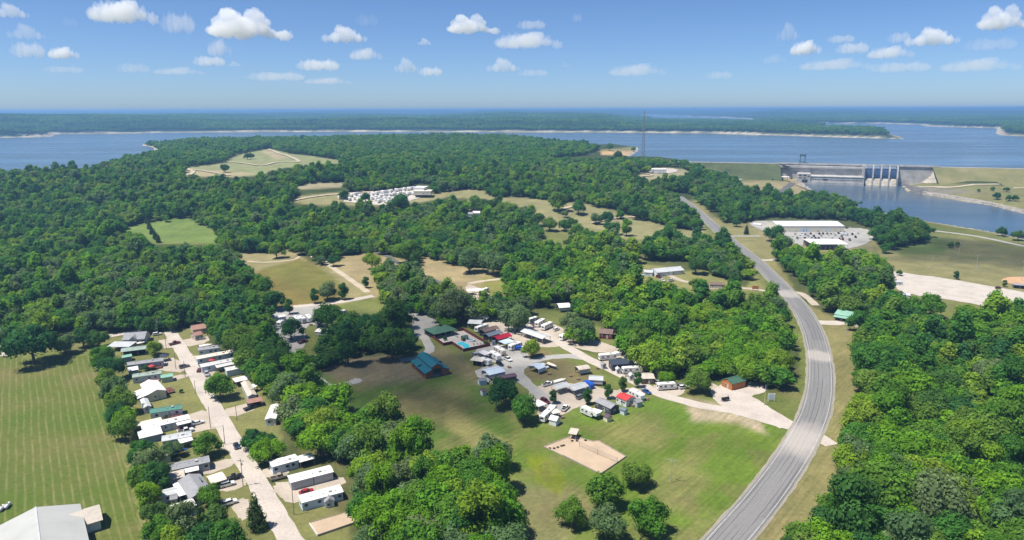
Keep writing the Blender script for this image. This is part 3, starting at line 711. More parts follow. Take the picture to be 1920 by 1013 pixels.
# ================================================================== TREES
import re
def m_leaf(name, dark, mid, lite):
    def b(t, o):
        oi = t.nodes.new('ShaderNodeObjectInfo')
        a = t.nodes.new('ShaderNodeAttribute'); a.attribute_name = 'tone'
        c = ramp(t, oi.outputs['Random'], [(0, dark), (.5, mid), (1, lite)])
        c = mixc(t, 1.0, c, a.outputs['Color'], 'MULTIPLY')
        d = N(t, 'ShaderNodeBsdfDiffuse'); tr = N(t, 'ShaderNodeBsdfTranslucent'); mx = N(t, 'ShaderNodeMixShader', Fac=.42)
        L(t, c, d.inputs[0]); L(t, mixc(t, 1.0, c, (1.5, 1.4, .6), 'MULTIPLY'), tr.inputs[0]); L(t, d.outputs[0], mx.inputs[1]); L(t, tr.outputs[0], mx.inputs[2])
        L(t, mx.outputs[0], o.inputs[0])
    return mat(name, b)
M_LEAF = [m_leaf('leaves_green', (.058, .170, .032), (.092, .216, .025), (.152, .244, .042)),
          m_leaf('leaves_dark', (.040, .126, .040), (.060, .156, .034), (.096, .168, .040)),
          m_leaf('leaves_bright', (.105, .255, .022), (.152, .298, .020), (.215, .305, .036)),
          m_leaf('leaves_grey_green', (.098, .180, .070), (.124, .204, .080), (.158, .216, .090))]
M_CEDAR = m_leaf('leaves_cedar', (.042, .098, .030), (.058, .112, .032), (.090, .108, .040))
M_BARK = simple('bark', (.10, .078, .058), .9, 0, .3, 3.0)

def crown_data(seed, n_leaf, leaf, shape='round', nl=16):
    """leaf-sized faces spread over a crown made of many lobes; the crown is about 2 wide, its base at z = 0"""
    g = np.random.default_rng(seed)
    C = []; Rr = []
    a0_, am_ = g.uniform(0, 6.283), g.uniform(.05, .24)
    skew = lambda a: 1 + am_ * math.cos(a - a0_) + .1 * math.cos(3 * a + a0_)
    if shape == 'cone':
        for k in range(nl):
            h = (k + .5) / nl; a = k * 2.4 + g.uniform(0, 1); rr = .78 * (1 - h) ** .8
            C.append((math.cos(a) * rr * .55, math.sin(a) * rr * .55, h * 2.6)); Rr.append(.16 + .42 * (1 - h))
    elif shape == 'oval':
        for k in range(nl):
            h = g.uniform(0, 1); a = g.uniform(0, 6.283); rr = .62 * math.sin(math.pi * (.18 + .76 * h)) * g.uniform(.5, 1)
            C.append((math.cos(a) * rr, math.sin(a) * rr, .3 + h * 2.0)); Rr.append(g.uniform(.3, .46))
    else:
        flat = .62 if shape == 'flat' else .8
        for k in range(nl):
            z = g.uniform(-.6, 1.0); a = k * 2.39996 + g.uniform(-.6, .6); rr = math.sqrt(max(0, 1 - z * z)) * g.uniform(.4, .92) * skew(a)
            C.append((math.cos(a) * rr, math.sin(a) * rr, .72 + z * flat * .72 * g.uniform(.6, 1.15))); Rr.append(g.choice([g.uniform(.16, .26), g.uniform(.24, .36), g.uniform(.34, .46)]))
        C.append((g.uniform(-.15, .15), g.uniform(-.15, .15), .75)); Rr.append(.52)
    C = np.array(C); Rr = np.array(Rr)
    V = []; F = []; T = []
    # dense cores keep the crowns from being see-through
    phi = (1 + 5 ** .5) / 2
    ic = np.array([(-1, phi, 0), (1, phi, 0), (-1, -phi, 0), (1, -phi, 0), (0, -1, phi), (0, 1, phi), (0, -1, -phi), (0, 1, -phi), (phi, 0, -1), (phi, 0, 1), (-phi, 0, -1), (-phi, 0, 1)]) / math.sqrt(1 + phi * phi)
    tri = [(0, 11, 5), (0, 5, 1), (0, 1, 7), (0, 7, 10), (0, 10, 11), (1, 5, 9), (5, 11, 4), (11, 10, 2), (10, 7, 6), (7, 1, 8), (3, 9, 4), (3, 4, 2), (3, 2, 6), (3, 6, 8), (3, 8, 9), (4, 9, 5), (2, 4, 11), (6, 2, 10), (8, 6, 7), (9, 8, 1)]
    Q = []; 
    for c, r in zip(C, Rr):
        if r < .27: continue
        k = sum(len(v) for v in V); V.append(c + ic * r * .78 * g.uniform(.85, 1.1, (12, 1))); Q += [(a + k, b + k, d + k) for a, b, d in tri]; T.append(np.full(12, .8))
    n = n_leaf; w = Rr ** 2; w = w / w.sum()
    i = g.choice(len(C), n * 2, p=w); d = g.normal(size=(n * 2, 3)); d[:, 2] += .35; d /= np.linalg.norm(d, axis=1)[:, None]
    p = C[i] + d * (Rr[i] * g.uniform(.82, 1.12, n * 2))[:, None]
    keep = np.ones(n * 2, bool)
    for c, r in zip(C, Rr): keep &= np.linalg.norm(p - c, axis=1) > r * .74
    p = p[keep][:n]; d = d[keep][:n]; i = i[keep][:n]; n = len(p)
    nr = d + g.normal(size=(n, 3)) * .36 + np.array([0, 0, .18]); nr /= np.linalg.norm(nr, axis=1)[:, None]
    u = np.cross(nr, g.normal(size=(n, 3))); u /= np.linalg.norm(u, axis=1)[:, None]; v = np.cross(nr, u)
    s = leaf * g.uniform(.55, 1.35, n)
    k = sum(len(x) for x in V)
    q = np.stack([p + u * (s * g.uniform(.6, 1.2, n))[:, None], p + v * (s * g.uniform(.4, 1.0, n))[:, None], p - u * (s * g.uniform(.6, 1.2, n))[:, None], p - v * (s * g.uniform(.4, 1.0, n))[:, None]], 1).reshape(-1, 3)
    lob = g.uniform(.8, 1.22, len(C))
    T.append(np.repeat(lob[i] * g.uniform(.8, 1.25, n), 4)); V.append(q)
    fq = np.arange(n * 4).reshape(-1, 4) + k
    return np.concatenate(V), np.array(Q), fq, np.concatenate(T)
def crown_mesh(name, data, m, trunk=None):
    V, Q, F, T = data
    me = bpy.data.meshes.new(name)
    faces = [tuple(x) for x in Q.tolist()] + [tuple(x) for x in F.tolist()]; nv = len(V)
    VV = V.tolist(); mi = [0] * len(faces); T = list(T)
    if trunk is not None:
        VV += trunk.v; faces += [tuple(i + nv for i in f) for f in trunk.f]; mi += [1] * len(trunk.f); T += [1.0] * len(trunk.v)
    me.from_pydata(VV, [], faces); me.materials.append(m); me.materials.append(M_BARK)
    me.polygons.foreach_set('material_index', mi)
    at_ = me.attributes.new('tone', 'FLOAT_COLOR', 'POINT'); T = np.array(T)
    at_.data.foreach_set('color', np.stack([T, T, T, np.ones_like(T)], 1).astype(np.float32).ravel())
    me.update(); return me
def trunk_mb(seed, base=-.27, thick=.07):
    g = random.Random(seed); b = MB(); top = .75
    x = y = 0; p = (0, 0, base); r = thick
    for k in range(3):
        q = (x + g.uniform(-.05, .05), y + g.uniform(-.05, .05), base + (top - base) * (k + 1) / 3); b.tube(p, q, r, r * .78, 7, False); p = q; r *= .78
    for k in range(5):
        a = k * 1.3 + g.uniform(0, .5); z = g.uniform(-.02, .35)
        b.tube((0, 0, z), (math.cos(a) * .55, math.sin(a) * .55, z + g.uniform(.3, .55)), thick * .5, thick * .16, 5, False)
    return b
SHAPES = ['round', 'round', 'round', 'flat', 'oval', 'round', 'round', 'flat', 'round']
NEAR = []      # (crown data, trunk) of the individual trees
for k, sh in enumerate(SHAPES):
    NEAR.append((crown_data(100 + k, 1800, .066, sh, 30 if sh != 'oval' else 18), trunk_mb(k)))
CEDAR = (crown_data(300, 1100, .075, 'cone', 16), trunk_mb(31, -.11, .06))
NEAR_ME = {}
def near_mesh(k, c):
    if (k, c) not in NEAR_ME:
        if k == 'cedar': NEAR_ME[k, c] = (crown_mesh('crown', CEDAR[0], M_CEDAR), CEDAR[1].mesh('trunk', [M_BARK]))
        else: NEAR_ME[k, c] = (crown_mesh('crown', NEAR[k][0], M_LEAF[c]), NEAR_ME[k, 'trunk'] if (k, 'trunk') in NEAR_ME else NEAR_ME.setdefault((k, 'trunk'), NEAR[k][1].mesh('trunk', [M_BARK])))
    return NEAR_ME[k, c]
def tree(loc, r, k, c, label, group=None, zs=1.0, name='tree', lift=None, rz=None):
    """a tree whose crown is about 2 r wide: trunk and crown"""
    base = .1 if k == 'cedar' else .26
    lift = base if lift is None else lift
    o = empty(name, loc, RND.uniform(0, 6.28) if rz is None else rz); tag(o, label, 'tree', group)
    cm, tm = near_mesh(k, c)
    s = (r * RND.uniform(.93, 1.07), r * RND.uniform(.93, 1.07), r * zs)
    inst('trunk', tm, o, (0, 0, base * r * zs * .98), 0, None, s); inst('crown', cm, o, (0, 0, base * r * zs), 0, None, s)
    return o

# ---- scatter the woods
def scatter(y0, y1, sp, poly_ids, jit=.42, half=None):
    xs = np.arange(-(y1 * .95 + 200), y1 * .95 + 200, sp); ys = np.arange(y0, y1, sp * .88)
    X, Y = np.meshgrid(xs, ys); X = X + (np.arange(len(ys)) % 2)[:, None] * sp * .5
    X = X.ravel() + NPR.uniform(-jit, jit, X.size) * sp; Y = Y.ravel() + NPR.uniform(-jit, jit, Y.size) * sp
    k = np.abs(X) < Y * .92 + 40; X = X[k]; Y = Y[k]
    Z = height(X, Y); ok = np.zeros(len(X), int) - 1
    px, py = project(X, Y, Z + 6.5)
    for i in poly_ids:
        d = sd_box(px, py, WOODS[i], 4); ok = np.where((d < 0) & (ok < 0), i, ok)
    for cl in CLEARINGS:
        for dz in (1, 6.5, 10.5):
            gx, gy = project(X, Y, Z + dz); ok = np.where(sd_box(gx, gy, cl, 3) < 0, -1, ok)
    # nothing grows in the water or on the highway
    wl = np.minimum(sd_box(X, Y, LAKE, 30), sd_box(X, Y, RIVER, 30)); ok = np.where(wl < 4, -1, ok)
    k = ok >= 0
    return X[k], Y[k], Z[k], ok[k]
TX, TY, TZ, TW = [], [], [], []
for y0, y1, sp in ((120, 700, 7.7), (700, 1200, 8.2), (1200, 2400, 9.6)):
    a = scatter(y0, y1, sp, range(len(WOODS))); TX.append(a[0]); TY.append(a[1]); TZ.append(a[2]); TW.append(a[3])
TX, TY, TZ, TW = map(np.concatenate, (TX, TY, TZ, TW))
hw = np.array([tuple(gat(x, y)[:2]) for x, y in HWY]); dmin = np.full(len(TX), 1e9)
for k in range(len(hw) - 1):
    e = hw[k + 1] - hw[k]; wx = TX - hw[k, 0]; wy = TY - hw[k, 1]; t = np.clip((wx * e[0] + wy * e[1]) / (e @ e), 0, 1)
    dmin = np.minimum(dmin, np.hypot(wx - e[0] * t, wy - e[1] * t))
keep = dmin > 15
TX, TY, TZ, TW, = TX[keep], TY[keep], TZ[keep], TW[keep]
# sizes and colours: patches of like trees
tone = fbm(TX, TY, 60, 200, 2) * .55 + NPR.uniform(0, 1, len(TX)) * .45
tr_r = 4.0 + 4.6 * NPR.beta(1.3, 2.1, len(TX)) + np.where(TY > 1200, .8, 0)
u_ = np.clip(tone * 1.5 - .25 + NPR.uniform(-.12, .12, len(TX)), 0, .999)          # clumps of like colour
MIXC = {0: (.34, .66, .80), 1: (.20, .60, .90), 2: (.12, .58, .90), 3: (.50, .86, .92), 4: (.08, .50, .93), 5: (.40, .70, .85), 6: (.3, .6, .75), 7: (.22, .56, .88), 8: (.35, .75, .85), 9: (.7, .95, .97), 10: (.1, .35, .45)}
lim = np.array([MIXC[int(i)] for i in TW]); t_c = np.where(u_ < lim[:, 0], 1, np.where(u_ < lim[:, 1], 0, np.where(u_ < lim[:, 2], 2, 3)))
t_c = np.where((TW == 7) & (TY > 300) & (t_c == 2), 0, t_c); t_c = np.where((TW == 7) & (TY < 235) & (t_c == 1), 2, t_c)
t_k = NPR.integers(0, len(SHAPES), len(TX))
WOOD_LABEL = {0: ('tree at the edge of the great wood on the left', 'trees of the great wood on the left'),
              1: ('tree in the wood between highway and pale gravel lot', 'trees between highway and gravel lot'),
              2: ('tree in the dense wood right of the highway', 'trees in the wood right of the highway'),
              3: ('dark tree in the belt below the dam', 'trees below the dam'),
              4: ('tree in the camp wood inside the highway bend', 'trees in the camp wood'),
              5: ('tree behind the grey roofed house near the highway', 'trees behind the grey roofed house'),
              6: ('tree in the thicket left of the grey roofed house', 'trees left of the grey roofed house'),
              7: ('tree in the shelter belt beside the home park', 'trees in the shelter belt'),
              8: ('tree in the hedgerow along the striped mown field', 'trees along the mown field'),
              9: ('dark green tree beside the lawn left of the pool', 'dark trees left of the pool'),
              10: ('grey green tree among the parked campers behind the pool', 'trees among the parked campers')}
N_WOOD_TREES = 205
px, py = project(TX, TY, TZ + 7)
vis = (px > -60) & (px < 1980) & (py > 180) & (py < 1075)
rank = np.where(vis, tr_r / np.hypot(TX, TY), 0)
order = np.argsort(-rank); top = set(order[:N_WOOD_TREES].tolist())
for i in order[:N_WOOD_TREES]:
    lab, grp = WOOD_LABEL[int(TW[i])]
    if TW[i] != 8:
        lab = re.sub('^(leafy green|leafy|dark green|dark|grey green)? ?tree', ('green', 'dark green', 'bright green', 'grey green')[int(t_c[i])] + ' tree', lab)
        hh_ = int(np.clip((1013 - py[i]) // 110, 0, 3)); ww = ('nearest part', 'nearer part', 'middle part', 'farther part')[hh_]
        lab = lab + ', ' + ww; grp = grp + ', ' + ('green', 'dark', 'bright', 'grey green')[int(t_c[i])] + ', ' + ww
    k = int(t_k[i]); c = int(t_c[i])
    if TW[i] == 8 and RND.random() < .3: tree((TX[i], TY[i], TZ[i]), tr_r[i] * .62, 'cedar', 0, 'dark cedar in the hedgerow along the striped mown field', 'cedars along the mown field', 1.35, 'cedar_tree')
    else: tree((TX[i], TY[i], TZ[i]), tr_r[i] * (.8 if TW[i] == 8 else 1), k, c, lab, grp, RND.uniform(.85, 1.15))

# ---- the rest of the woods: one mass of instanced trees
PROTO = bpy.data.collections.new('tree_prototypes')
FARK = []
for k, sh in enumerate(['round', 'round', 'flat', 'round', 'oval', 'round']):
    d = crown_data(500 + k, 520, .115, sh, 20); tb = trunk_mb(60 + k)
    for c in range(4):
        o = bpy.data.objects.new('p%02d' % (k * 4 + c), crown_mesh('wood_tree', d, M_LEAF[c], tb)); PROTO.objects.link(o)
for k in range(3):
    d = crown_data(700 + k, 110, .23, 'round', 9)
    for c in range(2):
        o = bpy.data.objects.new('q%02d' % (k * 2 + c), crown_mesh('far_tree', d, M_LEAF[c])); PROTO.objects.link(o)
def gn_wood(name, X, Y, Z, sc, rot, idx, label=None):
    me = bpy.data.meshes.new(name); me.vertices.add(len(X)); me.vertices.foreach_set('co', np.stack([X, Y, Z], 1).astype(np.float32).ravel())
    a = me.attributes.new('scl', 'FLOAT_VECTOR', 'POINT'); a.data.foreach_set('vector', np.asarray(sc, np.float32).ravel())
    a = me.attributes.new('rot', 'FLOAT_VECTOR', 'POINT'); a.data.foreach_set('vector', np.stack([rot * 0, rot * 0, rot], 1).astype(np.float32).ravel())
    a = me.attributes.new('pid', 'INT', 'POINT'); a.data.foreach_set('value', np.asarray(idx, np.int32))
    o = link(bpy.data.objects.new(name, me))
    ng = bpy.data.node_groups.new(name, 'GeometryNodeTree')
    ng.interface.new_socket('Geometry', in_out='INPUT', socket_type='NodeSocketGeometry'); ng.interface.new_socket('Geometry', in_out='OUTPUT', socket_type='NodeSocketGeometry')
    gi = ng.nodes.new('NodeGroupInput'); go = ng.nodes.new('NodeGroupOutput')
    ci = ng.nodes.new('GeometryNodeCollectionInfo'); ci.inputs[0].default_value = PROTO; ci.inputs[1].default_value = True; ci.inputs[2].default_value = True
    ip = ng.nodes.new('GeometryNodeInstanceOnPoints'); ip.inputs['Pick Instance'].default_value = True
    def na(n, ty):
        q = ng.nodes.new('GeometryNodeInputNamedAttribute'); q.data_type = ty; q.inputs[0].default_value = n
        return [s for s in q.outputs if s.enabled and s.name == 'Attribute'][0]
    ng.links.new(gi.outputs[0], ip.inputs['Points']); ng.links.new(ci.outputs[0], ip.inputs['Instance'])
    ng.links.new(na('pid', 'INT'), ip.inputs['Instance Index']); ng.links.new(na('rot', 'FLOAT_VECTOR'), ip.inputs['Rotation']); ng.links.new(na('scl', 'FLOAT_VECTOR'), ip.inputs['Scale'])
    ng.links.new(ip.outputs[0], go.inputs[0])
    md = o.modifiers.new('wood', 'NODES'); md.node_group = ng
    return tag(o, label, 'woodland', kind='stuff')
rest = np.array([i for i in range(len(TX)) if i not in top])
x, y, z, r = TX[rest], TY[rest], TZ[rest], tr_r[rest]
zs = NPR.uniform(.75, 1.12, len(rest))
far = y > 1050
pid = np.where(far, 24 + NPR.integers(0, 3, len(rest)) * 2 + (t_c[rest] == 1), NPR.integers(0, 6, len(rest)) * 4 + t_c[rest])
gn_wood('woodland', x, y, z + .25 * r * zs, np.stack([r, r, r * zs], 1), NPR.uniform(0, 6.28, len(rest)), pid)
# ---- far shore
FX, FY, FZ, FR = [], [], [], []
for y0, y1, sp, rr in ((2350, 3400, 15, 8.0), (3400, 4600, 21, 11.0), (4600, 7200, 34, 17.0)):
    xs = np.arange(-y1 * .86, y1 * .86, sp); ys = np.arange(y0, y1, sp * .9); X, Y = np.meshgrid(xs, ys)
    X = X.ravel() + NPR.uniform(-.45, .45, X.size) * sp; Y = Y.ravel() + NPR.uniform(-.45, .45, Y.size) * sp
    k = np.abs(X) < Y * .82; X, Y = X[k], Y[k]
    wl = np.minimum(sd_box(X, Y, LAKE, 60), sd_box(X, Y, BAY, 60)); Z = height(X, Y)
    open_ = fbm(X, Y, 260, 301) > .74
    k = (wl > 20) & (Z > 29) & ~open_
    FX.append(X[k]); FY.append(Y[k]); FZ.append(Z[k]); FR.append(np.full(k.sum(), rr) * NPR.uniform(.7, 1.2, k.sum()))
FX, FY, FZ, FR = map(np.concatenate, (FX, FY, FZ, FR))
hz = np.where(FR > 9, 9 / FR * 1.1, 1.0)
gn_wood('far_woodland', FX, FY, FZ + 2, np.stack([FR, FR, FR * hz], 1), NPR.uniform(0, 6.28, len(FX)), 24 + NPR.integers(0, 3, len(FX)) * 2 + (fbm(FX, FY, 200, 404) > .5))
print('TREES', len(TX), 'far', len(FX))
# ================================================================== DAM
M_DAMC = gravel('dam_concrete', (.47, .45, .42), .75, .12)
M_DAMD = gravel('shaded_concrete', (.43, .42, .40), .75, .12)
M_GATE = simple('gate_steel', (.045, .085, .17), .5, .1, .15)
M_SPILL = gravel('spillway_concrete', (.47, .42, .34), .6, .25)
M_STEEL = simple('grey_steel', (.16, .18, .20), .5, .4)
M_GLASSD = simple('dark_glass', (.02, .025, .03), .15, 0, .1, .5, .6)
M_PORTAL = simple('crane_steel', (.09, .14, .19), .5, .3)
A0, B0 = CREST[1], CREST[2]; ax = (B0 - A0); LC = Vector((ax.x, ax.y, 0)).length
dam = empty('dam', (A0.x, A0.y, 0), math.atan2(ax.y, ax.x)); tag(dam, 'long grey concrete dam with four dark blue spillway gates across the lake', 'dam')
def fx(px):        # pixel along the crest to metres along the dam
    y = 307.5 + (px - 1460) / 292 * 6.5; p = at(px, y, 30); return (p - A0).dot(ax.normalized())
G0, G1 = fx(1621), fx(1685); PW0, PW1 = fx(1496), G0 - 1
MB().box(0, G0, 0, 9, -3, 30).build('wall', M_DAMC, dam)
MB().box(G1, LC + 4, 0, 9, -3, 30).build('wall', M_DAMC, dam)
MB().box(-3, LC + 8, -1.6, 9.4, 30.003, 31).build('crest_deck', M_DAMC, dam)
for y in (-1.4, 8.9): MB().box(-3, LC + 8, y, y + .3, 31.002, 32).build('parapet', M_DAMC, dam)
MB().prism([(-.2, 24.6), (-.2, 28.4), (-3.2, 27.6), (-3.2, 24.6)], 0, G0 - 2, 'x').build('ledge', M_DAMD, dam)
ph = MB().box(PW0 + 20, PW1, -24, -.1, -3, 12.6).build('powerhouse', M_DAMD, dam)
MB().box(PW0 + 19, PW1 + .3, -24.6, -.1, 12.61, 13.6).build('roof_slab', M_DAMC, ph)
MB().box(PW0 + 20, PW1, -27, -24.02, -3, 4.6).build('tailrace_deck', M_DAMC, ph)
win = MB().box(-1.6, 1.6, -.08, .0, -.9, .9).mesh('window', [M_GLASSD])
for k in range(22):
    x = PW0 + 24 + k * (PW1 - PW0 - 28) / 21
    inst('window', win, ph, (x, -24.02, 8.2), 0, None, (1.15 if k in (5, 6) else .55, 1, 1.25 if k in (5, 6) else .7))
tw = MB().box(PW0, PW0 + 19.6, -26, -.1, -1, 17).build('control_block', M_DAMC, dam)
for k, (x, z, sx, sz) in enumerate([(4, 14.5, 1.4, 1.3), (11, 14.5, 1.4, 1.3), (4, 10.4, 1.4, 1.0), (11, 10, 1.0, 1.0), (11.5, 5.5, 2.6, 2.6), (16.8, 13, .7, 1.2)]): inst('window', win, tw, (PW0 + x, -26.02, z), 0, None, (sx, 1, sz))
npier = 5; wp = 2.3; gw = (G1 - G0 - wp * npier) / 4
for k in range(npier):
    x = G0 + k * (gw + wp)
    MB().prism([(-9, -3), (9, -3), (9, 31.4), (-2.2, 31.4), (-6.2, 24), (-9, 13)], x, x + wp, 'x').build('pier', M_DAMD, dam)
for k in range(4):
    x = G0 + wp + k * (gw + wp) + .03; w_ = gw - .06
    MB().prism([(-6.0, 12.4), (-6.3, 16.5), (-5.6, 21), (-4.2, 26.2), (-3.5, 26.2), (-4.9, 21), (-5.6, 16.5), (-5.3, 12.4)], x, x + w_, 'x').build('gate', M_GATE, dam)
    MB().prism([(8, -3), (8, 12.2), (2, 12.35), (-4, 12.1), (-8, 8.5), (-12, 2.0), (-16, -3)], x, x + w_, 'x').build('spillway', M_SPILL, dam)
    MB().box(x, x + w_, -4.9, -2.6, 26.4, 28.6).build('gate_beam', simple('pale_gate_beam', (.35, .42, .5), .5), dam)
MB().box(G0 - 3, G0 - .02, -12, -.1, -3, 31.5).build('training_wall', M_DAMC, dam)
gc = empty('gantry_crane', (A0 + ax.normalized() * fx(1506) + Vector((0, 4, 0))).to_tuple()[:2] + (31.0,), math.atan2(ax.y, ax.x)); tag(gc, 'dark blue gantry crane standing on the crest of the dam', 'crane')
for sx in (-3.7, 3.7):
    for sy in (-2.6, 2.6): MB().box(sx - .55, sx + .55, sy - .5, sy + .5, 0, 12).build('leg', M_PORTAL, gc)
MB().box(-4.8, 4.8, -3.4, 3.4, 12.01, 15.2).build('machine_house', M_PORTAL, gc)
MB().box(-3.1, 3.1, -3.0, -2.2, 3, 3.7).build('cross_beam', M_PORTAL, gc); MB().box(-4.4, 4.4, -3.3, 3.3, .01, 1.0).build('carriage', M_PORTAL, gc)

# grass-covered embankments on either side
def m_bank(t, o):
    p = N(t, 'ShaderNodeBsdfPrincipled', Roughness=.95); p.inputs['Specular IOR Level'].default_value = .08
    f = noise(t, geoP(t), .03, 6, .65); L(t, ramp(t, f, [(.3, (.12, .13, .052)), (.5, (.185, .172, .075)), (.7, (.235, .205, .105))]), p.inputs['Base Color']); L(t, p.outputs[0], o.inputs[0])
M_BANK = mat('bank_grass', m_bank)
M_BANK_SHADE = gravel('green_bank_grass', (.085, .105, .045), .75, .04)  # copy of the bank grass with shadow put into its darker green
def embankment(pts, run, foot_z, m_e):
    d = [(pts[min(k + 1, len(pts) - 1)] - pts[max(k - 1, 0)]) for k in range(len(pts))]
    secs = []
    for k, p in enumerate(pts):
        q = Vector((d[k].x, d[k].y, 0)).normalized(); n = Vector((-q.y, q.x, 0))      # n points upstream
        secs.append([Vector((p.x, p.y, 0)) + n * o_ + Vector((0, 0, z)) for o_, z in ((30, 14), (9, 30.2), (-1, 30.2), (-1 - run * .5, (30.2 + foot_z) / 2 + .6), (-1 - run, foot_z))])
    b = MB()
    for k in range(len(secs) - 1):
        for j in range(4):
            m_ = 8
            for s in range(m_):
                t0, t1 = s / m_, (s + 1) / m_
                b.face([secs[k][j].lerp(secs[k + 1][j], t0), secs[k][j].lerp(secs[k + 1][j], t1), secs[k][j + 1].lerp(secs[k + 1][j + 1], t1), secs[k][j + 1].lerp(secs[k + 1][j + 1], t0)][::-1])
    o = b.build('embankment', m_e); bm = bmesh.new(); bm.from_mesh(o.data); bmesh.ops.remove_doubles(bm, verts=bm.verts[:], dist=.01); bmesh.ops.recalc_face_normals(bm, faces=bm.faces[:]); bm.to_mesh(o.data); bm.free()
    return tag(o, kind='structure')
q0 = at(1250, 303.2, 30)
embankment([q0, CREST[0], at(1462, 307.5, 30)], 62, 4, M_BANK_SHADE)
embankment([at(1748, 313.9, 30), at(1830, 315.6, 30), CREST[3], CREST[4]], 64, 4, M_BANK)
def crest_road(pts):
    b = MB(); w_ = []
    for k, p in enumerate(pts):
        q = pts[min(k + 1, len(pts) - 1)] - pts[max(k - 1, 0)]; q = Vector((q.x, q.y, 0)).normalized(); n = Vector((-q.y, q.x, 0)); w_.append((Vector((p.x, p.y, 30.45)) + n * 8.4, Vector((p.x, p.y, 30.45)) - n * .3))
    for k in range(len(pts) - 1): b.face([w_[k][1], w_[k + 1][1], w_[k + 1][0], w_[k][0]])
    tag(b.build('crest_road', M_CONC), kind='structure')
crest_road([q0, CREST[0], at(1458, 307.5, 30)]); crest_road([at(1756, 314.1, 30), CREST[3], CREST[4]])
# pale stone apron against the right abutment and dark stone on the left
def cone(name, top, foot, m):
    b = MB(); n = 10; tp = [Vector(p) for p in top]; ft = [Vector(p) for p in foot]
    for k in range(len(tp) - 1):
        for s in range(n):
            for r_ in range(6):
                def P(i, j): 
                    a = tp[k].lerp(tp[k + 1], i / n); c = ft[k].lerp(ft[k + 1], i / n); q = a.lerp(c, j / 6); q.z += RND.uniform(-.5, .5) if 0 < j < 6 else 0; return q
                b.face([P(s, r_), P(s + 1, r_), P(s + 1, r_ + 1), P(s, r_ + 1)][::-1])
    o = b.build(name, m); bm = bmesh.new(); bm.from_mesh(o.data); bmesh.ops.recalc_face_normals(bm, faces=bm.faces[:])
    if sum(f.normal.z for f in bm.faces) < 0: bmesh.ops.reverse_faces(bm, faces=bm.faces[:])
    bm.to_mesh(o.data); bm.free(); return tag(o, kind='structure')
M_PALE = gravel('pale_stone', (.50, .45, .38), .55, .3)
cone('stone_apron', [at(1686, 331, 14), at(1722, 326, 17), at(1752, 314.4, 29.5), at(1764, 316, 28)], [at(1690, 345, 1), at(1712, 341, 6), at(1752, 345, 6), at(1776, 348, 6)], M_PALE)
cone('stone_apron', [at(1462, 308.5, 29.3), at(1478, 311, 28), at(1496, 318, 20)], [at(1452, 331, 8), at(1478, 336, 4), at(1496, 336, 4)], M_ROCK)
M_DARKROCK = gravel('dark_riprap', (.16, .155, .15), .5, .35)
cone('rock_bank', [at(1694, 344, 3), at(1720, 350, 7), at(1742, 356, 6)], [at(1692, 350, .2), at(1706, 362, .2), at(1730, 367, .2)], M_DARKROCK)
cone('rock_bank', [at(1730, 358, 5), at(1800, 368, 5), at(1860, 379, 4), at(1960, 402, 4), at(2060, 425, 4)], [at(1728, 366, .2), at(1800, 377, .2), at(1860, 387, .2), at(1960, 411, .2), at(2060, 434, .2)], M_ROCK)
cone('rock_bank', [at(1492, 346, 4), at(1506, 352, 4), at(1526, 360, 4)], [at(1510, 346, .2), at(1520, 353, .2), at(1540, 364, .2)], M_PALE)

# ------------------------------------------------------------------ radio mast
def lattice(name, base, h, w0, w1, label, cat, secs=14, m=M_STEEL, r=.16):
    o = empty(name, base); tag(o, label, cat); br = MB()
    cs = [(1, 1), (-1, 1), (-1, -1), (1, -1)]
    for sx, sy in cs: MB().tube((sx * w0 / 2, sy * w0 / 2, 0), (sx * w1 / 2, sy * w1 / 2, h), r, r * .7, 5).build('leg', m, o)
    for k in range(secs):
        z0, z1 = h * k / secs, h * (k + 1) / secs; a = (w0 + (w1 - w0) * k / secs) / 2; c = (w0 + (w1 - w0) * (k + 1) / secs) / 2
        for i in range(4):
            p, q = cs[i], cs[(i + 1) % 4]
            br.tube((p[0] * a, p[1] * a, z0), (q[0] * c, q[1] * c, z1), r * .5, None, 4, False); br.tube((q[0] * a, q[1] * a, z0), (p[0] * c, p[1] * c, z1), r * .5, None, 4, False)
            br.tube((p[0] * c, p[1] * c, z1), (q[0] * c, q[1] * c, z1), r * .5, None, 4, False)
    tag(br.build('bracing', m, o), kind='stuff'); return o
gb = gat(1205, 296); zt = CAMZ + (gb.y) * (ray(1205, 208)[2] / ray(1205, 208)[1])
lattice('radio_mast', gb, zt - gb.z, 6.5, 1.2, 'tall slender lattice radio mast rising in front of the lake', 'mast', 26, simple('mast_steel', (.26, .25, .25), .6, .2), .2)
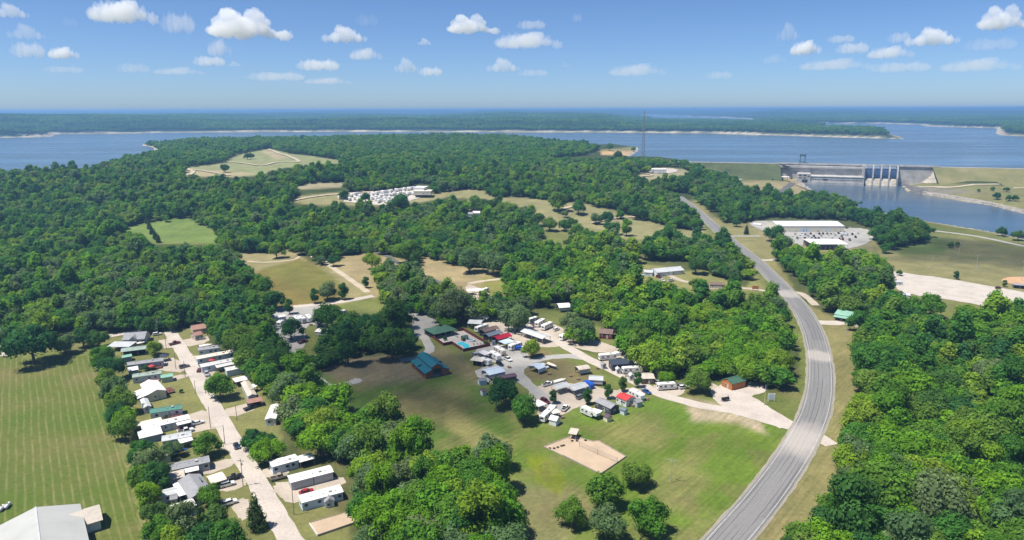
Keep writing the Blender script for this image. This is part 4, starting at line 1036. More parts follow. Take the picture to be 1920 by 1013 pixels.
# ================================================================== BUILDERS
def paint(n, c, r=.6, v=.1): return simple(n, c, r, 0, v, .6)
ROOF = {'white': simple('white_metal_roof', (.72, .685, .64), .45, 0, .08, .35), 'cream': simple('cream_metal_roof', (.66, .59, .48), .55, 0, .12, .35), 'grey': simple('grey_shingle_roof', (.26, .26, .27), .8, 0, .12, .5),
        'pale': simple('pale_grey_metal_roof', (.46, .47, .47), .5, 0, .1, .3), 'green': simple('green_metal_roof', (.075, .20, .155), .5, 0, .12, .3), 'mint': simple('mint_metal_roof', (.22, .40, .30), .5, 0, .1, .3),
        'teal': simple('teal_metal_roof', (.018, .135, .175), .4, 0, .1, .3), 'sage': simple('sage_roof', (.27, .33, .28), .6, 0, .12, .4), 'brown': simple('brown_shingle_roof', (.17, .115, .10), .8, 0, .15, .5), 'rust': simple('rust_shingle_roof', (.30, .165, .125), .8, 0, .15, .5),
        'red': simple('red_metal_roof', (.52, .05, .045), .45, 0, .1, .3), 'crimson': simple('crimson_metal_roof', (.34, .012, .035), .45, 0, .1, .3), 'slate': simple('slate_blue_roof', (.15, .175, .21), .6, 0, .1, .4), 'black': simple('dark_metal_roof', (.045, .055, .075), .45, 0, .1, .3),
        'blue': simple('pale_blue_metal_roof', (.50, .58, .66), .45, 0, .08, .3), 'plum': simple('plum_metal_roof', (.12, .075, .095), .5, 0, .12, .3), 'tan': simple('tan_roof', (.48, .42, .35), .7, 0, .12, .4), 'forest': simple('dark_green_roof', (.055, .125, .085), .6, 0, .12, .4), 'zinc': simple('zinc_metal_roof', (.60, .615, .62), .5, 0, .08, .2), 'royal': simple('royal_blue_tarp', (.02, .09, .45), .5, 0, .15, .8)}
WALL = {'white': paint('white_siding', (.64, .65, .66)), 'cream': paint('cream_siding', (.62, .58, .46)), 'grey': paint('grey_siding', (.40, .42, .44)), 'dgrey': paint('dark_siding', (.06, .065, .075)), 'blue': paint('blue_grey_siding', (.17, .23, .29)), 'pblue': paint('pale_blue_shade_siding', (.50, .57, .64)),  # pale blue stands for white siding with bluish shade in its colour; also sheds
        'brick': paint('orange_brick', (.30, .10, .045), .85, .2), 'log': paint('orange_log', (.40, .15, .05), .8, .2), 'brown': paint('brown_wood', (.13, .075, .045), .8, .2), 'redwood': paint('red_brown_wood', (.145, .03, .025), .8, .2), 'sage': paint('sage_siding', (.36, .42, .38)), 'tan': paint('tan_siding', (.45, .39, .32)), 'lav': paint('lavender_siding', (.43, .44, .52))}
M_POST = simple('post_timber', (.30, .26, .21), .8); M_POSTW = simple('white_post', (.65, .65, .64), .6); M_DARKIN = simple('dark_interior', (.03, .03, .032), .9); M_DECK = simple('deck_timber', (.27, .16, .10), .85, 0, .2, 1.5); M_DECKR = simple('red_brown_deck', (.13, .05, .04), .85, 0, .2, 1.5)  # dark interior: shade of open insides as colour; also seams, cupola, truck beds
WIN_F = MB().box(-.5, .5, -.05, 0, -.45, .45).mesh('window', [M_POSTW]); WIN_P = MB().box(-.4, .4, -.07, -.045, -.36, .36).mesh('pane', [M_GLASSD])
WIN_D = MB().box(-.5, .5, -.05, 0, -.45, .45).mesh('window', [simple('dark_trim', (.05, .05, .06), .6)])
DOOR = MB().box(-.45, .45, -.05, 0, 0, 2.0).mesh('door', [simple('door_paint', (.42, .40, .38), .5)]); DOORH = MB().box(.28, .36, -.09, -.04, .95, 1.08).mesh('door_handle', [M_STEEL])
POST = MB().box(-.09, .09, -.09, .09, 0, 1).mesh('post', [M_POST])
M_RVT_ = simple('cooler_metal', (.5, .48, .45), .6)
GZ = 0.0                      # ground level under the things being placed
def frame(e1, e2, far, z):
    z = z + GZ
    A = at(*e1, z); B = at(*e2, z); d = B - A; Ln = d.length; x = d.normalized(); n = Vector((-x.y, x.x, 0))
    if isinstance(far, tuple): W = (at(*far, z) - A).dot(n)
    else: W = far if n.y > 0 else -far
    if W < 0: A, B = B, A; x = -x; n = -n; W = -W
    c = (A + B) / 2 + n * (W / 2)
    return Vector((c.x, c.y, GZ)), math.atan2(x.y, x.x), Ln, W
def bld(name, label, cat, e1, e2, far, h=2.9, roof='gable', ridge='x', rise=.6, rm='white', wm='white', open_=0, win=2, door=True, over=.25, group=None, end_win=1, back=False, th=.14, dark=False, wd=WIN_F, skirt=None):
    """a building from its near eave (two pixels at height h) and its depth: walls, roof, windows, door, posts"""
    loc, rz, Ln, W = frame(e1, e2, far, h)
    o = empty(name, loc, rz); tag(o, label, cat, group)
    l, w_ = Ln / 2 - over, W / 2 - over; L2, Wd = Ln / 2, W / 2; rm_ = ROOF[rm]; wm_ = WALL[wm]; o['_dims'] = (l, w_, h)
    # ---- roof
    b = MB(); t = th
    if roof == 'gable':
        if ridge == 'x': prof = [(-Wd, h), (0, h + rise), (Wd, h), (Wd, h + t), (0, h + rise + t), (-Wd, h + t)]; b.prism(prof, -L2, L2, 'x')
        else: prof = [(-L2, h), (0, h + rise), (L2, h), (L2, h + t), (0, h + rise + t), (-L2, h + t)]; b.prism(prof, -Wd, Wd, 'y')
    elif roof == 'shed':
        b.hexa([(-L2, -Wd, h), (L2, -Wd, h), (L2, Wd, h + rise), (-L2, Wd, h + rise)], [(-L2, -Wd, h + t), (L2, -Wd, h + t), (L2, Wd, h + rise + t), (-L2, Wd, h + rise + t)])
    elif roof == 'hip':
        k = min(Wd, L2) * .95; r_ = L2 - k if L2 > Wd else .2; ry = 0 if L2 >= Wd else Wd - k
        e = [(-L2, -Wd, h), (L2, -Wd, h), (L2, Wd, h), (-L2, Wd, h)]; T = [(-r_, -ry, h + rise), (r_, -ry, h + rise), (r_, ry, h + rise), (-r_, ry, h + rise)]
        b.hexa([(x, y, z) for x, y, z in e], [(x, y, z + .12) for x, y, z in e])
        e2_ = [(x * .998, y * .998, z + .121) for x, y, z in e]
        b.face([e2_[0], e2_[1], T[1], T[0]]); b.face([e2_[1], e2_[2], T[2], T[1]]); b.face([e2_[2], e2_[3], T[3], T[2]]); b.face([e2_[3], e2_[0], T[0], T[3]])
    elif roof == 'arc':
        n = 8; up = []; 
        for k in range(n + 1):
            a = k / n; u = -1 + 2 * a; up.append((u, h + rise * (1 - abs(u) ** 2.4)))
        if ridge == 'x': prof = [(u * Wd, z) for u, z in up] + [(u * Wd, z + t) for u, z in up[::-1]]; b.prism(prof, -L2, L2, 'x')
        else: prof = [(u * L2, z) for u, z in up] + [(u * L2, z + t) for u, z in up[::-1]]; b.prism(prof, -Wd, Wd, 'y')
    ro = b.build('roof', rm_, o)
    if roof == 'gable':                                              # ridge cap
        if ridge == 'x': MB().box(-L2, L2, -.16, .16, h + rise + t - .02, h + rise + t + .05).build('ridge_cap', rm_, ro)
        else: MB().box(-.16, .16, -Wd, Wd, h + rise + t - .02, h + rise + t + .05).build('ridge_cap', rm_, ro)
    if name == 'mobile_home':                                       # vents and a cooler on the long roofs
        ry_ = lambda y: h + rise * (1 - abs(y) / Wd) + t if (roof == 'gable' and ridge == 'x') else h + rise * .5 + t
        for k in range(3): MB().box(-.2, .2, -.2, .2, 0, .28).build('roof_vent', M_POLEM, ro).location = ((k - 1) * l * .6 + .5, -Wd * .35, ry_(Wd * .35) - .06)
        MB().box(-.45, .45, -.4, .4, 0, .55).build('air_cooler', M_RVT_, ro).location = (l * .42, -Wd * .3, ry_(Wd * .3) - .06)
    # ---- walls or posts
    hh = h - .003
    gz = lambda v, half: h + rise * (1 - abs(v) / half) - .01
    if not open_:
        b = MB()
        if roof == 'gable' and ridge == 'x': b.prism([(-w_, 0), (w_, 0), (w_, gz(w_, Wd)), (0, h + rise - .02), (-w_, gz(w_, Wd))][::1], -l, l, 'x')
        elif roof == 'gable': b.prism([(-l, 0), (l, 0), (l, gz(l, L2)), (0, h + rise - .02), (-l, gz(l, L2))], -w_, w_, 'y')
        elif roof == 'shed': b.hexa([(-l, -w_, 0), (l, -w_, 0), (l, w_, 0), (-l, w_, 0)], [(-l, -w_, hh), (l, -w_, hh), (l, w_, hh + rise * .9), (-l, w_, hh + rise * .9)])
        elif roof == 'arc' and ridge == 'x': b.prism([(-w_, 0), (w_, 0)] + [(u * w_, z - .03) for u, z in up[::-1]], -l, l, 'x')
        else: b.box(-l, l, -w_, w_, 0, hh)
        wo_ = b.build('wall', wm_, o)
        if skirt: MB().box(-l - .04, l + .04, -w_ - .04, w_ + .04, 0, .55).build('skirting', WALL[skirt], o)
        for k in range(win):
            x = -l + (k + .5 + (.18 if k % 2 else -.12)) * 2 * l / max(win, 1); q = inst('window', wd, o, (x, -w_ - .012, min(h - .9, 1.75))); inst('pane', WIN_P, q)
        if door:
            x = l * .2; q = inst('door', DOOR, o, (x, -w_ - .012, .25)); inst('door_handle', DOORH, q)
        for sgn in ((1, -1) if end_win else ()):
            q = inst('window', wd, o, (sgn * (l + .012), 0, min(h - .9, 1.75)), sgn * math.pi / 2); inst('pane', WIN_P, q)
    else:
        n = max(2, int(Ln / 3.5) + 1)
        for k in range(n):
            for sy in (-1, 1): inst('post', POST, o, (-l + .12 + (2 * l - .24) * k / (n - 1), sy * (w_ - .12), 0), 0, None, (1, 1, h))
        if open_ in (2, 3):                                          # closed gable panels / closed sides
            if open_ == 2: MB().box(-l, l, w_ - .06, w_, 0, h).build('back_wall', wm_, o)
            else:
                for s in (-1, 1): MB().box(-l, l, s * w_ - .04, s * w_ + .04, h * .35, h - .05).build('side_panel', wm_, o)
        if open_ == 4: MB().box(-l + .5, l - .5, -w_ * .2, w_, 0, h - .2).build('inside_shade', M_DARKIN, o)  # near-black box stands in for the shade under an open roof
    return o
def deck(o, x0, x1, y0, y1, z=.7, m=None, rail=True):
    """a porch deck with railing under a house"""
    d = MB().box(x0, x1, y0, y1, z - .18, z).build('deck', m or M_DECK, o)
    if rail:
        for x in np.linspace(x0 + .06, x1 - .06, max(2, int((x1 - x0) / 1.5) + 1)): MB().box(x - .05, x + .05, y0, y0 + .1, z - .7, z + 1).build('rail_post', m or M_DECK, d)
        MB().box(x0, x1, y0 + .02, y0 + .08, z + .9, z + 1.0).build('rail', m or M_DECK, d)
    return d

# ---- vehicles
M_TYRE = simple('tyre_rubber', (.018, .018, .018), .9); M_RIM = simple('wheel_rim', (.35, .35, .36), .4, .7); M_WINDOW = simple('vehicle_glass', (.012, .016, .02), .08, 0, .05, 1, .6)
M_LAMP = simple('lamp_glass', (.62, .62, .6), .2); M_TAIL = simple('tail_lamp', (.3, .01, .01), .3)
def carpaint(n, c): return simple(n, c, .28, .15, .04, .5, .5)
PAINT = {k: carpaint(k + '_car_paint', c) for k, c in dict(white=(.74, .74, .73), black=(.012, .013, .015), red=(.36, .018, .02), maroon=(.14, .012, .016), silver=(.42, .43, .44), grey=(.15, .155, .165), blue=(.025, .08, .26), tan=(.35, .30, .22), navy=(.02, .03, .06)).items()}
WHEEL = MB().tube((0, -.12, 0), (0, .12, 0), .34, None, 12).mesh('wheel', [M_TYRE]); RIM = MB().tube((0, -.13, 0), (0, .13, 0), .19, None, 8).mesh('rim', [M_RIM])
LAMP = MB().box(-.04, .03, -.2, .2, -.08, .08).mesh('headlight', [M_LAMP]); TAIL = MB().box(-.03, .04, -.16, .16, -.1, .1).mesh('tail_light', [M_TAIL])
def vehicle_meshes(kind):
    P = {'sedan': ([(-2.3, .34), (-2.34, .82), (-1.55, .98), (1.05, .96), (2.15, .80), (2.3, .55), (2.28, .32)], (-1.75, 1.05, -1.15, .35, .96, 1.45)),
         'suv': ([(-2.3, .38), (-2.34, 1.02), (-1.9, 1.08), (1.05, 1.06), (2.2, .95), (2.34, .6), (2.3, .36)], (-2.2, 1.1, -2.0, .45, 1.06, 1.75)),
         'pickup': ([(-2.85, .48), (-2.88, 1.05), (-.75, 1.05), (1.2, 1.1), (2.6, 1.02), (2.8, .7), (2.75, .42)], (-.72, 1.35, -.6, .65, 1.08, 1.86))}[kind]
    prof, (a, bb, c, d, z0, z1) = P; W = .9 if kind != 'pickup' else .98
    body = MB().prism(prof, -W, W, 'y')
    cab = MB().hexa([(a, -W * .93, z0 - .02), (bb, -W * .93, z0 - .02), (bb, W * .93, z0 - .02), (a, W * .93, z0 - .02)], [(c, -W * .76, z1), (d, -W * .76, z1), (d, W * .76, z1), (c, W * .76, z1)])
    top = MB().hexa([(c - .03, -W * .78, z1 - .02), (d + .05, -W * .78, z1 - .02), (d + .05, W * .78, z1 - .02), (c - .03, W * .78, z1 - .02)], [(c + .05, -W * .7, z1 + .06), (d - .05, -W * .7, z1 + .06), (d - .05, W * .7, z1 + .06), (c + .05, W * .7, z1 + .06)])
    return body.mesh('body', [PAINT['white']]), cab.mesh('cabin', [M_WINDOW]), top.mesh('roof', [PAINT['white']]), prof, W
VEH = {k: vehicle_meshes(k) for k in ('sedan', 'suv', 'pickup')}
BED = MB().box(-2.75, -.85, -.82, .82, 1.0, 1.065).mesh('truck_bed', [M_DARKIN])
def heading(p, q): 
    d = q - p; return math.atan2(d.y, d.x)
def car(c, to, kind, col, label, group=None, loc=None, rz=None, simple_=False):
    p = loc if loc is not None else at(*c, GZ); rz = heading(p, at(*to, GZ)) if rz is None else rz
    o = empty('pickup_truck' if kind == 'pickup' else 'parked_car', (p[0], p[1], p[2] if len(p) > 2 else 0), rz); tag(o, label, 'truck' if kind == 'pickup' else 'car', group)
    o.location.z += .07
    b, cb, tp, prof, W = VEH[kind]
    inst('body', b, o, m=PAINT[col]); inst('cabin', cb, o); inst('roof', tp, o, m=PAINT[col])
    fx_, rx = (1.45, -1.4) if kind != 'pickup' else (1.75, -1.75)
    for x in (fx_, rx):
        for y in (-W + .06, W - .06):
            q = inst('wheel', WHEEL, o, (x, y, .34))
            if not simple_: inst('rim', RIM, q)
    if not simple_:
        for y in (-.6, .6): inst('headlight', LAMP, o, (prof[-2][0] + .01, y, .68)); inst('tail_light', TAIL, o, (prof[0][0] - .03, y, .75))
        if kind == 'pickup': inst('truck_bed', BED, o)
    return o
M_RVW = simple('camper_white', (.72, .71, .68), .4, 0, .06, .5); M_RVC = simple('camper_cream', (.58, .54, .46), .45, 0, .08, .5); M_RVS = simple('camper_stripe', (.25, .24, .24), .5); M_RVT = simple('camper_roof', (.74, .72, .68), .6, 0, .1, .5); M_RVB = simple('camper_grey', (.34, .35, .36), .5, 0, .1, .5)
RVM = {'white': M_RVW, 'cream': M_RVC, 'grey': M_RVB}
AC = MB().box(-.5, .5, -.35, .35, 0, .3).mesh('air_conditioner', [M_RVB]); RWIN = MB().box(-.5, .5, -.03, .03, -.32, .32).mesh('window', [M_WINDOW]); RDOOR = MB().box(-.36, .36, -.03, .03, 0, 1.85).mesh('door', [simple('camper_door', (.60, .60, .58), .5)])
RV_CACHE = {}
def rv(c, to, Ln, kind, col, label, group=None, loc=None, rz=None, hgt=3.1, simple_=False):
    """a camper: body, roof, stripe, windows, door, air conditioner, wheels; 'trailer', 'fifth' (raised front) or 'coach'"""
    p = loc if loc is not None else at(*c, 1.4 + GZ); rz = heading(p, at(*to, 1.4 + GZ)) if rz is None else rz
    o = empty({'coach': 'motorhome'}.get(kind, 'camper_trailer'), (p[0], p[1], p[2] if loc is not None else .07 + GZ), rz); tag(o, label, 'camper', group)
    key = (kind, round(Ln, 1), hgt)
    if key not in RV_CACHE:
        a, H = Ln / 2, hgt
        if kind == 'fifth': prof = [(-a, .65), (-a, H - .25), (-a + .2, H), (a - 3.0, H), (a - 2.6, H + .35), (a - .9, H + .32), (a - .1, H - .2), (a, H - .9), (a - .25, 1.75), (a - 2.5, 1.7), (a - 2.75, .65)]
        elif kind == 'coach': prof = [(-a, .55), (-a - .02, H - .15), (-a + .2, H), (a - .35, H), (a, H - .5), (a + .08, 1.2), (a, .55)]
        else: prof = [(-a, .6), (-a, H - .35), (-a + .3, H), (a - .7, H), (a - .15, H - .45), (a + .05, 1.5), (a - .25, .7)]
        W = 1.24
        body = MB().prism(prof, -W, W, 'y').mesh('body', [M_RVW])
        top = MB().box(-a + .3, a - (3.1 if kind == 'fifth' else .8), -W + .1, W - .1, H + .002, H + .05).mesh('roof', [M_RVT])
        st = MB().box(-a + .15, a - (3.0 if kind == 'fifth' else .6), -W - .015, W + .015, 1.15, 1.38).mesh('stripe', [M_RVS])
        RV_CACHE[key] = (body, top, st)
    body, top, st = RV_CACHE[key]; W = 1.24
    inst('body', body, o, m=RVM[col]); inst('roof', top, o); inst('stripe', st, o); inst('air_conditioner', AC, o, (Ln * .05, 0, hgt + .05))
    if not simple_:
        for s in (-1, 1):
            for x in (-.36, -.12, .22): inst('window', RWIN, o, (x * Ln, s * (W + .01), 2.05), 0, None, (1.1, 1, 1))
        inst('door', RDOOR, o, (.1 * Ln, -W - .015, .75)); inst('door', RDOOR, o, (-.24 * Ln, W + .015, .75))
        inst('window', RWIN, o, (-Ln / 2 - .01, 0, 2.0), math.pi / 2, None, (1.4, 1, 1.2))
    for x in ((-.12 * Ln - .45, -.12 * Ln + .45) if kind != 'coach' else (-.3 * Ln, .34 * Ln)):
        for s in (-1, 1): inst('wheel', WHEEL, o, (x, s * (W - .12), .34))
    if kind == 'trailer': MB().prism([(Ln / 2 - .4, .55), (Ln / 2 + 1.1, .5), (Ln / 2 + 1.1, .62), (Ln / 2 - .4, .7)], -.12, .12, 'y').build('hitch', M_STEEL, o)
    return o
M_BOATW = simple('boat_hull', (.68, .67, .65), .35)
def boat(c, to, Ln, label, cover='white', rz=None, on_trailer=True):
    p = at(*c, .8 + GZ); rz = heading(p, at(*to, .8 + GZ)) if rz is None else rz
    o = empty('boat', (p.x, p.y, .08 + GZ), rz); tag(o, label, 'boat'); a = Ln / 2; z = .55
    st = [(-a, 1.0, .0), (-a * .3, 1.15, .0), (a * .35, 1.0, .1), (a * .75, .6, .25), (a, .05, .5)]
    b = MB()
    for k in range(len(st) - 1):
        (x0, w0, k0), (x1, w1, k1) = st[k], st[k + 1]
        for s in (1, -1):
            q = [(x0, 0, z + k0), (x1, 0, z + k1), (x1, s * w1, z + 1.0), (x0, s * w0, z + 1.0)]; b.face(q if s < 0 else q[::-1])
    b.face([(-a, -1.0, z + 1), (-a, 0, z), (-a, 1.0, z + 1)][::-1]); b.build('hull', M_BOATW, o)
    b = MB()
    for k in range(len(st) - 1):
        (x0, w0, _), (x1, w1, _) = st[k], st[k + 1]; h0 = .55 if k < 3 else .3; h1 = .55 if k + 1 < 3 else .12
        for s in (1, -1):
            q = [(x0, 0, z + 1.0 + h0), (x1, 0, z + 1.0 + h1), (x1, s * (w1 + .03), z + 1.0), (x0, s * (w0 + .03), z + 1.0)]; b.face(q[::-1] if s < 0 else q)
    b.face([(-a, -1.03, z + 1), (-a, 1.03, z + 1), (-a, 0, z + 1.55)][::-1])
    b.build('cover', ROOF[cover], o)
    if on_trailer:
        MB().box(-a + .6, a + .8, -.08, .08, .3, .45).build('trailer_beam', M_STEEL, o)
        for s in (-1, 1): inst('wheel', WHEEL, o, (-a * .3, s * .95, .34))
    MB().box(-a - .45, -a - .03, -.2, .2, z + .2, z + 1.25).build('outboard_motor', M_TYRE, o)
    return o
M_POLE = simple('pole_timber', (.24, .20, .16), .9, 0, .2, 2.0); M_POLEM = simple('pole_metal', (.45, .45, .44), .5, .3)
def pole(c, h, label, arm='cross', m=None, loc=None, group=None):
    p = loc if loc is not None else gat(*c)
    o = empty('utility_pole' if arm in ('cross', 'none') else 'light_pole', p, RND.uniform(-.3, .3)); tag(o, label, 'pole', group); m = m or M_POLE
    MB().tube((0, 0, -.2), (0, 0, h), .14, .09, 7).build('shaft', m, o)
    if arm == 'cross': MB().box(-1.2, 1.2, -.07, .07, h - .9, h - .72).build('crossarm', m, o); MB().tube((.35, 0, h - 2.4), (.35, 0, h - 1.5), .2, None, 8).build('transformer', M_POLEM, o)
    elif arm == 'lamp': MB().tube((0, 0, h - .1), (1.3, 0, h + .35), .05, None, 5).build('arm', M_POLEM, o); MB().box(1.1, 1.7, -.14, .14, h + .28, h + .42).build('lamp_head', M_POLEM, o)
    elif arm == 'flood':
        MB().box(-1.5, 1.5, -.06, .06, h - .12, h).build('crossarm', M_POLEM, o)
        for x in (-1.2, 1.2): MB().prism([(-.16, h + .02), (.16, h + .02), (.22, h + .3), (-.22, h + .3)], x - .2, x + .2, 'x').build('lamp_head', M_POLEM, o)
    return o
# ================================================================== HOME PARK (left)
H = 'mobile home'
o = bld('house', 'grey shingled house with a front gable at the top of the home park lane', 'house', (228, 639), (271, 636), 11, 3.0, 'gable', 'x', 2.4, 'grey', 'grey', win=3)
l, w_, h = o['_dims']; MB().prism([(-2.6, h - .3), (2.6, h - .3), (0, h + 1.9)], -w_ - .6, 0.5, 'y').build('front_gable', ROOF['grey'], o); MB().box(-2, 5.5, -w_ - .06, -w_ + .4, 0, 2.5).build('garage_shade', M_DARKIN, o)  # dark slab on the wall stands in for shade inside the open garage
bld('shed_wing', 'flat grey carport roof in front of the gabled grey house', 'carport', (199, 651), (242, 651), 7.5, 2.6, 'shed', 'x', .3, 'pale', 'grey', open_=2)
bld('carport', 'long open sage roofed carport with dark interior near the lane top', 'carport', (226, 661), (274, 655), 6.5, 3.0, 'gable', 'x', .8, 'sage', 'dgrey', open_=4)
bld('shed', 'small shed with mint green roof beside the hedgerow', 'shed', (229, 672), (248, 668.5), 4.2, 2.3, 'gable', 'x', .6, 'mint', 'blue', win=0, door=False, end_win=0)
o = bld('mobile_home', 'long grey roofed mobile home with red parasol on its porch', H, (236.5, 686.5), (306.7, 677), 5, 2.9, 'gable', 'x', .7, 'grey', 'lav', win=4, skirt='grey')
l, w_, h = o['_dims']; deck(o, 1, l - .5, -w_ - 2.6, -w_ - .02, .6, M_DECKR)
bld('gazebo', 'dark canopy beside the end of the grey roofed mobile home', 'canopy', (303, 671), (317, 668), 4.5, 2.5, 'hip', 'x', .9, 'black', 'dgrey', open_=1)
bld('shed', 'low white roofed shed in front of the red parasol home', 'shed', (240, 697), (260, 693.5), 5, 2.4, 'shed', 'x', .2, 'white', 'blue', win=0, door=False, end_win=0)
o = bld('mobile_home', 'mobile home with sage green roof facing the mint carport', H, (247.5, 709), (303, 701), 5, 2.9, 'gable', 'x', .6, 'sage', 'pblue', win=3, skirt='grey')
l, w_, h = o['_dims']; deck(o, -1, 5, -w_ - 2.2, -w_ - .02, .6, M_DECK)
bld('carport', 'mint green roofed carport beside the gravel lane', 'carport', (301.5, 710), (325, 706), 4.5, 2.4, 'gable', 'x', .5, 'mint', 'sage', win=0, door=False, end_win=0)
o = bld('house', 'large cream building with broad white gable roof', 'house', (277, 741), (312.5, 732.5), 14.5, 3.4, 'gable', 'y', 1.3, 'white', 'cream', win=1)
l, w_, h = o['_dims']; deck(o, l + .03, l + 4.2, -3.5, 3, .7, M_DECKR); MB().hexa([(-l - 4.2, -w_, 2.6), (-l - .3, -w_, 3.3), (-l - .3, w_ * .3, 3.3), (-l - 4.2, w_ * .3, 2.6)], [(-l - 4.2, -w_, 2.72), (-l - .3, -w_, 3.42), (-l - .3, w_ * .3, 3.42), (-l - 4.2, w_ * .3, 2.72)]).build('lean_to_roof', ROOF['white'], o)
bld('shed', 'narrow lavender grey shed running back below the cream building', 'shed', (269, 766), (284.5, 762.5), 10, 2.5, 'gable', 'y', .6, 'pale', 'lav', win=1, door=False, end_win=0)
o = bld('mobile_home', 'pale mobile home with teal green roof and dark porch', H, (280.5, 776.5), (341.5, 767), 5, 2.9, 'gable', 'x', .8, 'green', 'white', win=2, skirt='white', wd=WIN_D)
l, w_, h = o['_dims']; deck(o, 1.5, 6, -w_ - 2.6, -w_ - .02, .8, M_DECKR)
bld('carport', 'long narrow white roofed carport below the teal roofed home', 'carport', (248.5, 802), (304, 789), 3.6, 2.5, 'arc', 'x', .35, 'cream', 'grey', open_=1)
o = bld('mobile_home', 'long white mobile home with small white porch roof and brown deck', H, (266.5, 807), (357, 785.5), 4.9, 2.9, 'gable', 'x', .5, 'white', 'pblue', win=5, skirt='white')
l, w_, h = o['_dims']; deck(o, 3.5, 8, -w_ - 2.8, -w_ - .02, .7, M_DECKR); MB().box(3.2, 8.3, -w_ - 3, -w_ - .3, 2.55, 2.67).build('porch_roof', ROOF['white'], o)
for x in (3.4, 8.1): MB().box(x - .06, x + .06, -w_ - 2.95, -w_ - 2.83, 0, 2.55).build('porch_post', M_POSTW, o)
bld('shed', 'flat white roofed shed with dark blue wall left of the drive', 'shed', (261, 823.5), (305.5, 813), 6.5, 2.7, 'shed', 'x', .25, 'white', 'blue', win=0, door=False, end_win=0)
bld('mobile_home', 'sage walled mobile home partly hidden behind a leafy tree', H, (303, 829), (359.5, 818.5), 5, 2.9, 'gable', 'x', .5, 'pale', 'sage', win=3)
bld('carport', 'white canopy in front of the sage walled mobile home', 'carport', (338.5, 832.5), (363, 825.5), 4.2, 2.5, 'shed', 'x', .2, 'white', 'grey', open_=2)
bld('mobile_home', 'short white roofed trailer beside two blue covered boats', H, (289, 859.5), (320.5, 853), 5.5, 2.8, 'gable', 'x', .4, 'white', 'sage', win=1, door=False)
boat((334, 850), (347, 846), 6.5, 'boat under bright blue cover nearest the grey mobile home', 'royal'); boat((325, 845), (340, 842.5), 5.5, 'boat under blue cover behind another blue covered boat', 'royal')
o = bld('mobile_home', 'grey mobile home with white porch canopy below the blue boats', H, (309.5, 885.5), (394, 867), 5.2, 2.9, 'gable', 'x', .6, 'grey', 'grey', win=4, skirt='grey', wd=WIN_D)
l, w_, h = o['_dims']; deck(o, -2.2, 3.4, -w_ - 3.4, -w_ - .02, .6, M_DECK); MB().box(-2.5, 3.2, -w_ - 3.4, -w_ - .3, 2.5, 2.62).build('porch_roof', ROOF['white'], o)
for x in (-2.3, 3.0): MB().box(x - .06, x + .06, -w_ - 3.35, -w_ - 3.23, 0, 2.5).build('porch_post', M_POSTW, o)
bld('carport', 'tan arched canopy behind the grey double wide home', 'carport', (314, 902), (347, 894.5), 5.5, 2.3, 'arc', 'x', .7, 'tan', 'grey', open_=3)
o = bld('house', 'grey shingled double wide home with green gable end', 'house', (355.5, 937), (400, 922), (341.5, 900), 2.9, 'gable', 'y', 1.3, 'grey', 'sage', win=2, wd=WIN_D)
l, w_, h = o['_dims']; MB().box(2, 2.25, 0, 2.6, h + 1.0, h + 1.45).build('roof_vent', M_STEEL, o)
bld('carport', 'flat white patio roof on the left of the double wide home', 'carport', (335.5, 932), (351.5, 927), (325.5, 908), 2.7, 'shed', 'y', .1, 'white', 'grey', open_=1)
bld('carport', 'white arched carport on the right of the double wide home', 'carport', (396, 908.5), (425.5, 899), 6, 2.6, 'arc', 'x', .5, 'cream', 'grey', open_=1)
bld('shed', 'long grey shed beside the flat white patio roof', 'shed', (301, 933.5), (333, 925), 4.5, 2.4, 'gable', 'x', .6, 'pale', 'grey', win=1, end_win=0)
bld('shed', 'small grey shed nearest the patio clutter', 'shed', (318, 939), (333, 936), 3.5, 2.2, 'gable', 'x', .5, 'grey', 'grey', win=1, end_win=0)
bld('mobile_home', 'white mobile home half hidden by foreground trees', H, (316, 966), (369, 948), 5, 2.9, 'gable', 'x', .4, 'white', 'pblue', win=3)
bld('house', 'house with rust brown roof at the top right of the home park', 'house', (361, 620), (388, 615.5), 9, 2.9, 'gable', 'x', 1.5, 'rust', 'tan', win=2)
bld('garage', 'rust roofed wing in front of the rust brown house', 'garage', (365, 631), (381.5, 627), 6, 2.6, 'gable', 'x', 1.2, 'rust', 'tan', win=1)
bld('mobile_home', 'white mobile home with grey roof and dark windows by the big trees', H, (371, 658), (413, 652.5), 5, 2.9, 'gable', 'x', .8, 'grey', 'pblue', win=3, wd=WIN_D)
boat((386, 650), (402, 647.5), 6.5, 'white boat parked behind the grey roofed mobile home', 'white')
o = bld('mobile_home', 'long mobile home with cream roof and red parasol at its side', H, (369, 674.5), (441, 661), 5, 2.9, 'gable', 'x', .4, 'cream', 'pblue', win=4, skirt='pblue', wd=WIN_D)
o = bld('mobile_home', 'long mobile home with bright white roof beside the lane', H, (377.5, 689.5), (449, 675), 4.8, 2.9, 'gable', 'x', .35, 'white', 'pblue', win=2, skirt='white')
bld('carport', 'narrow white canopy along the bright white mobile home', 'carport', (406.5, 690.5), (449, 681.5), 3.4, 2.5, 'shed', 'x', .2, 'white', 'grey', open_=2)
bld('mobile_home', 'short windowless trailer with shade blue walls and white roof', H, (424.5, 696.5), (459, 689.5), 5, 2.9, 'gable', 'x', .35, 'white', 'pblue', win=0, door=False, end_win=0)
bld('shed', 'small grey shed at the edge of the shelter belt', 'shed', (467, 704), (479, 700), 3.5, 2.2, 'gable', 'x', .5, 'pale', 'grey', win=0, end_win=0)
bld('carport', 'white roofed shed behind the tan mobile home', 'carport', (441.5, 717.5), (465, 712), 5, 2.5, 'shed', 'x', .2, 'white', 'tan', open_=2)
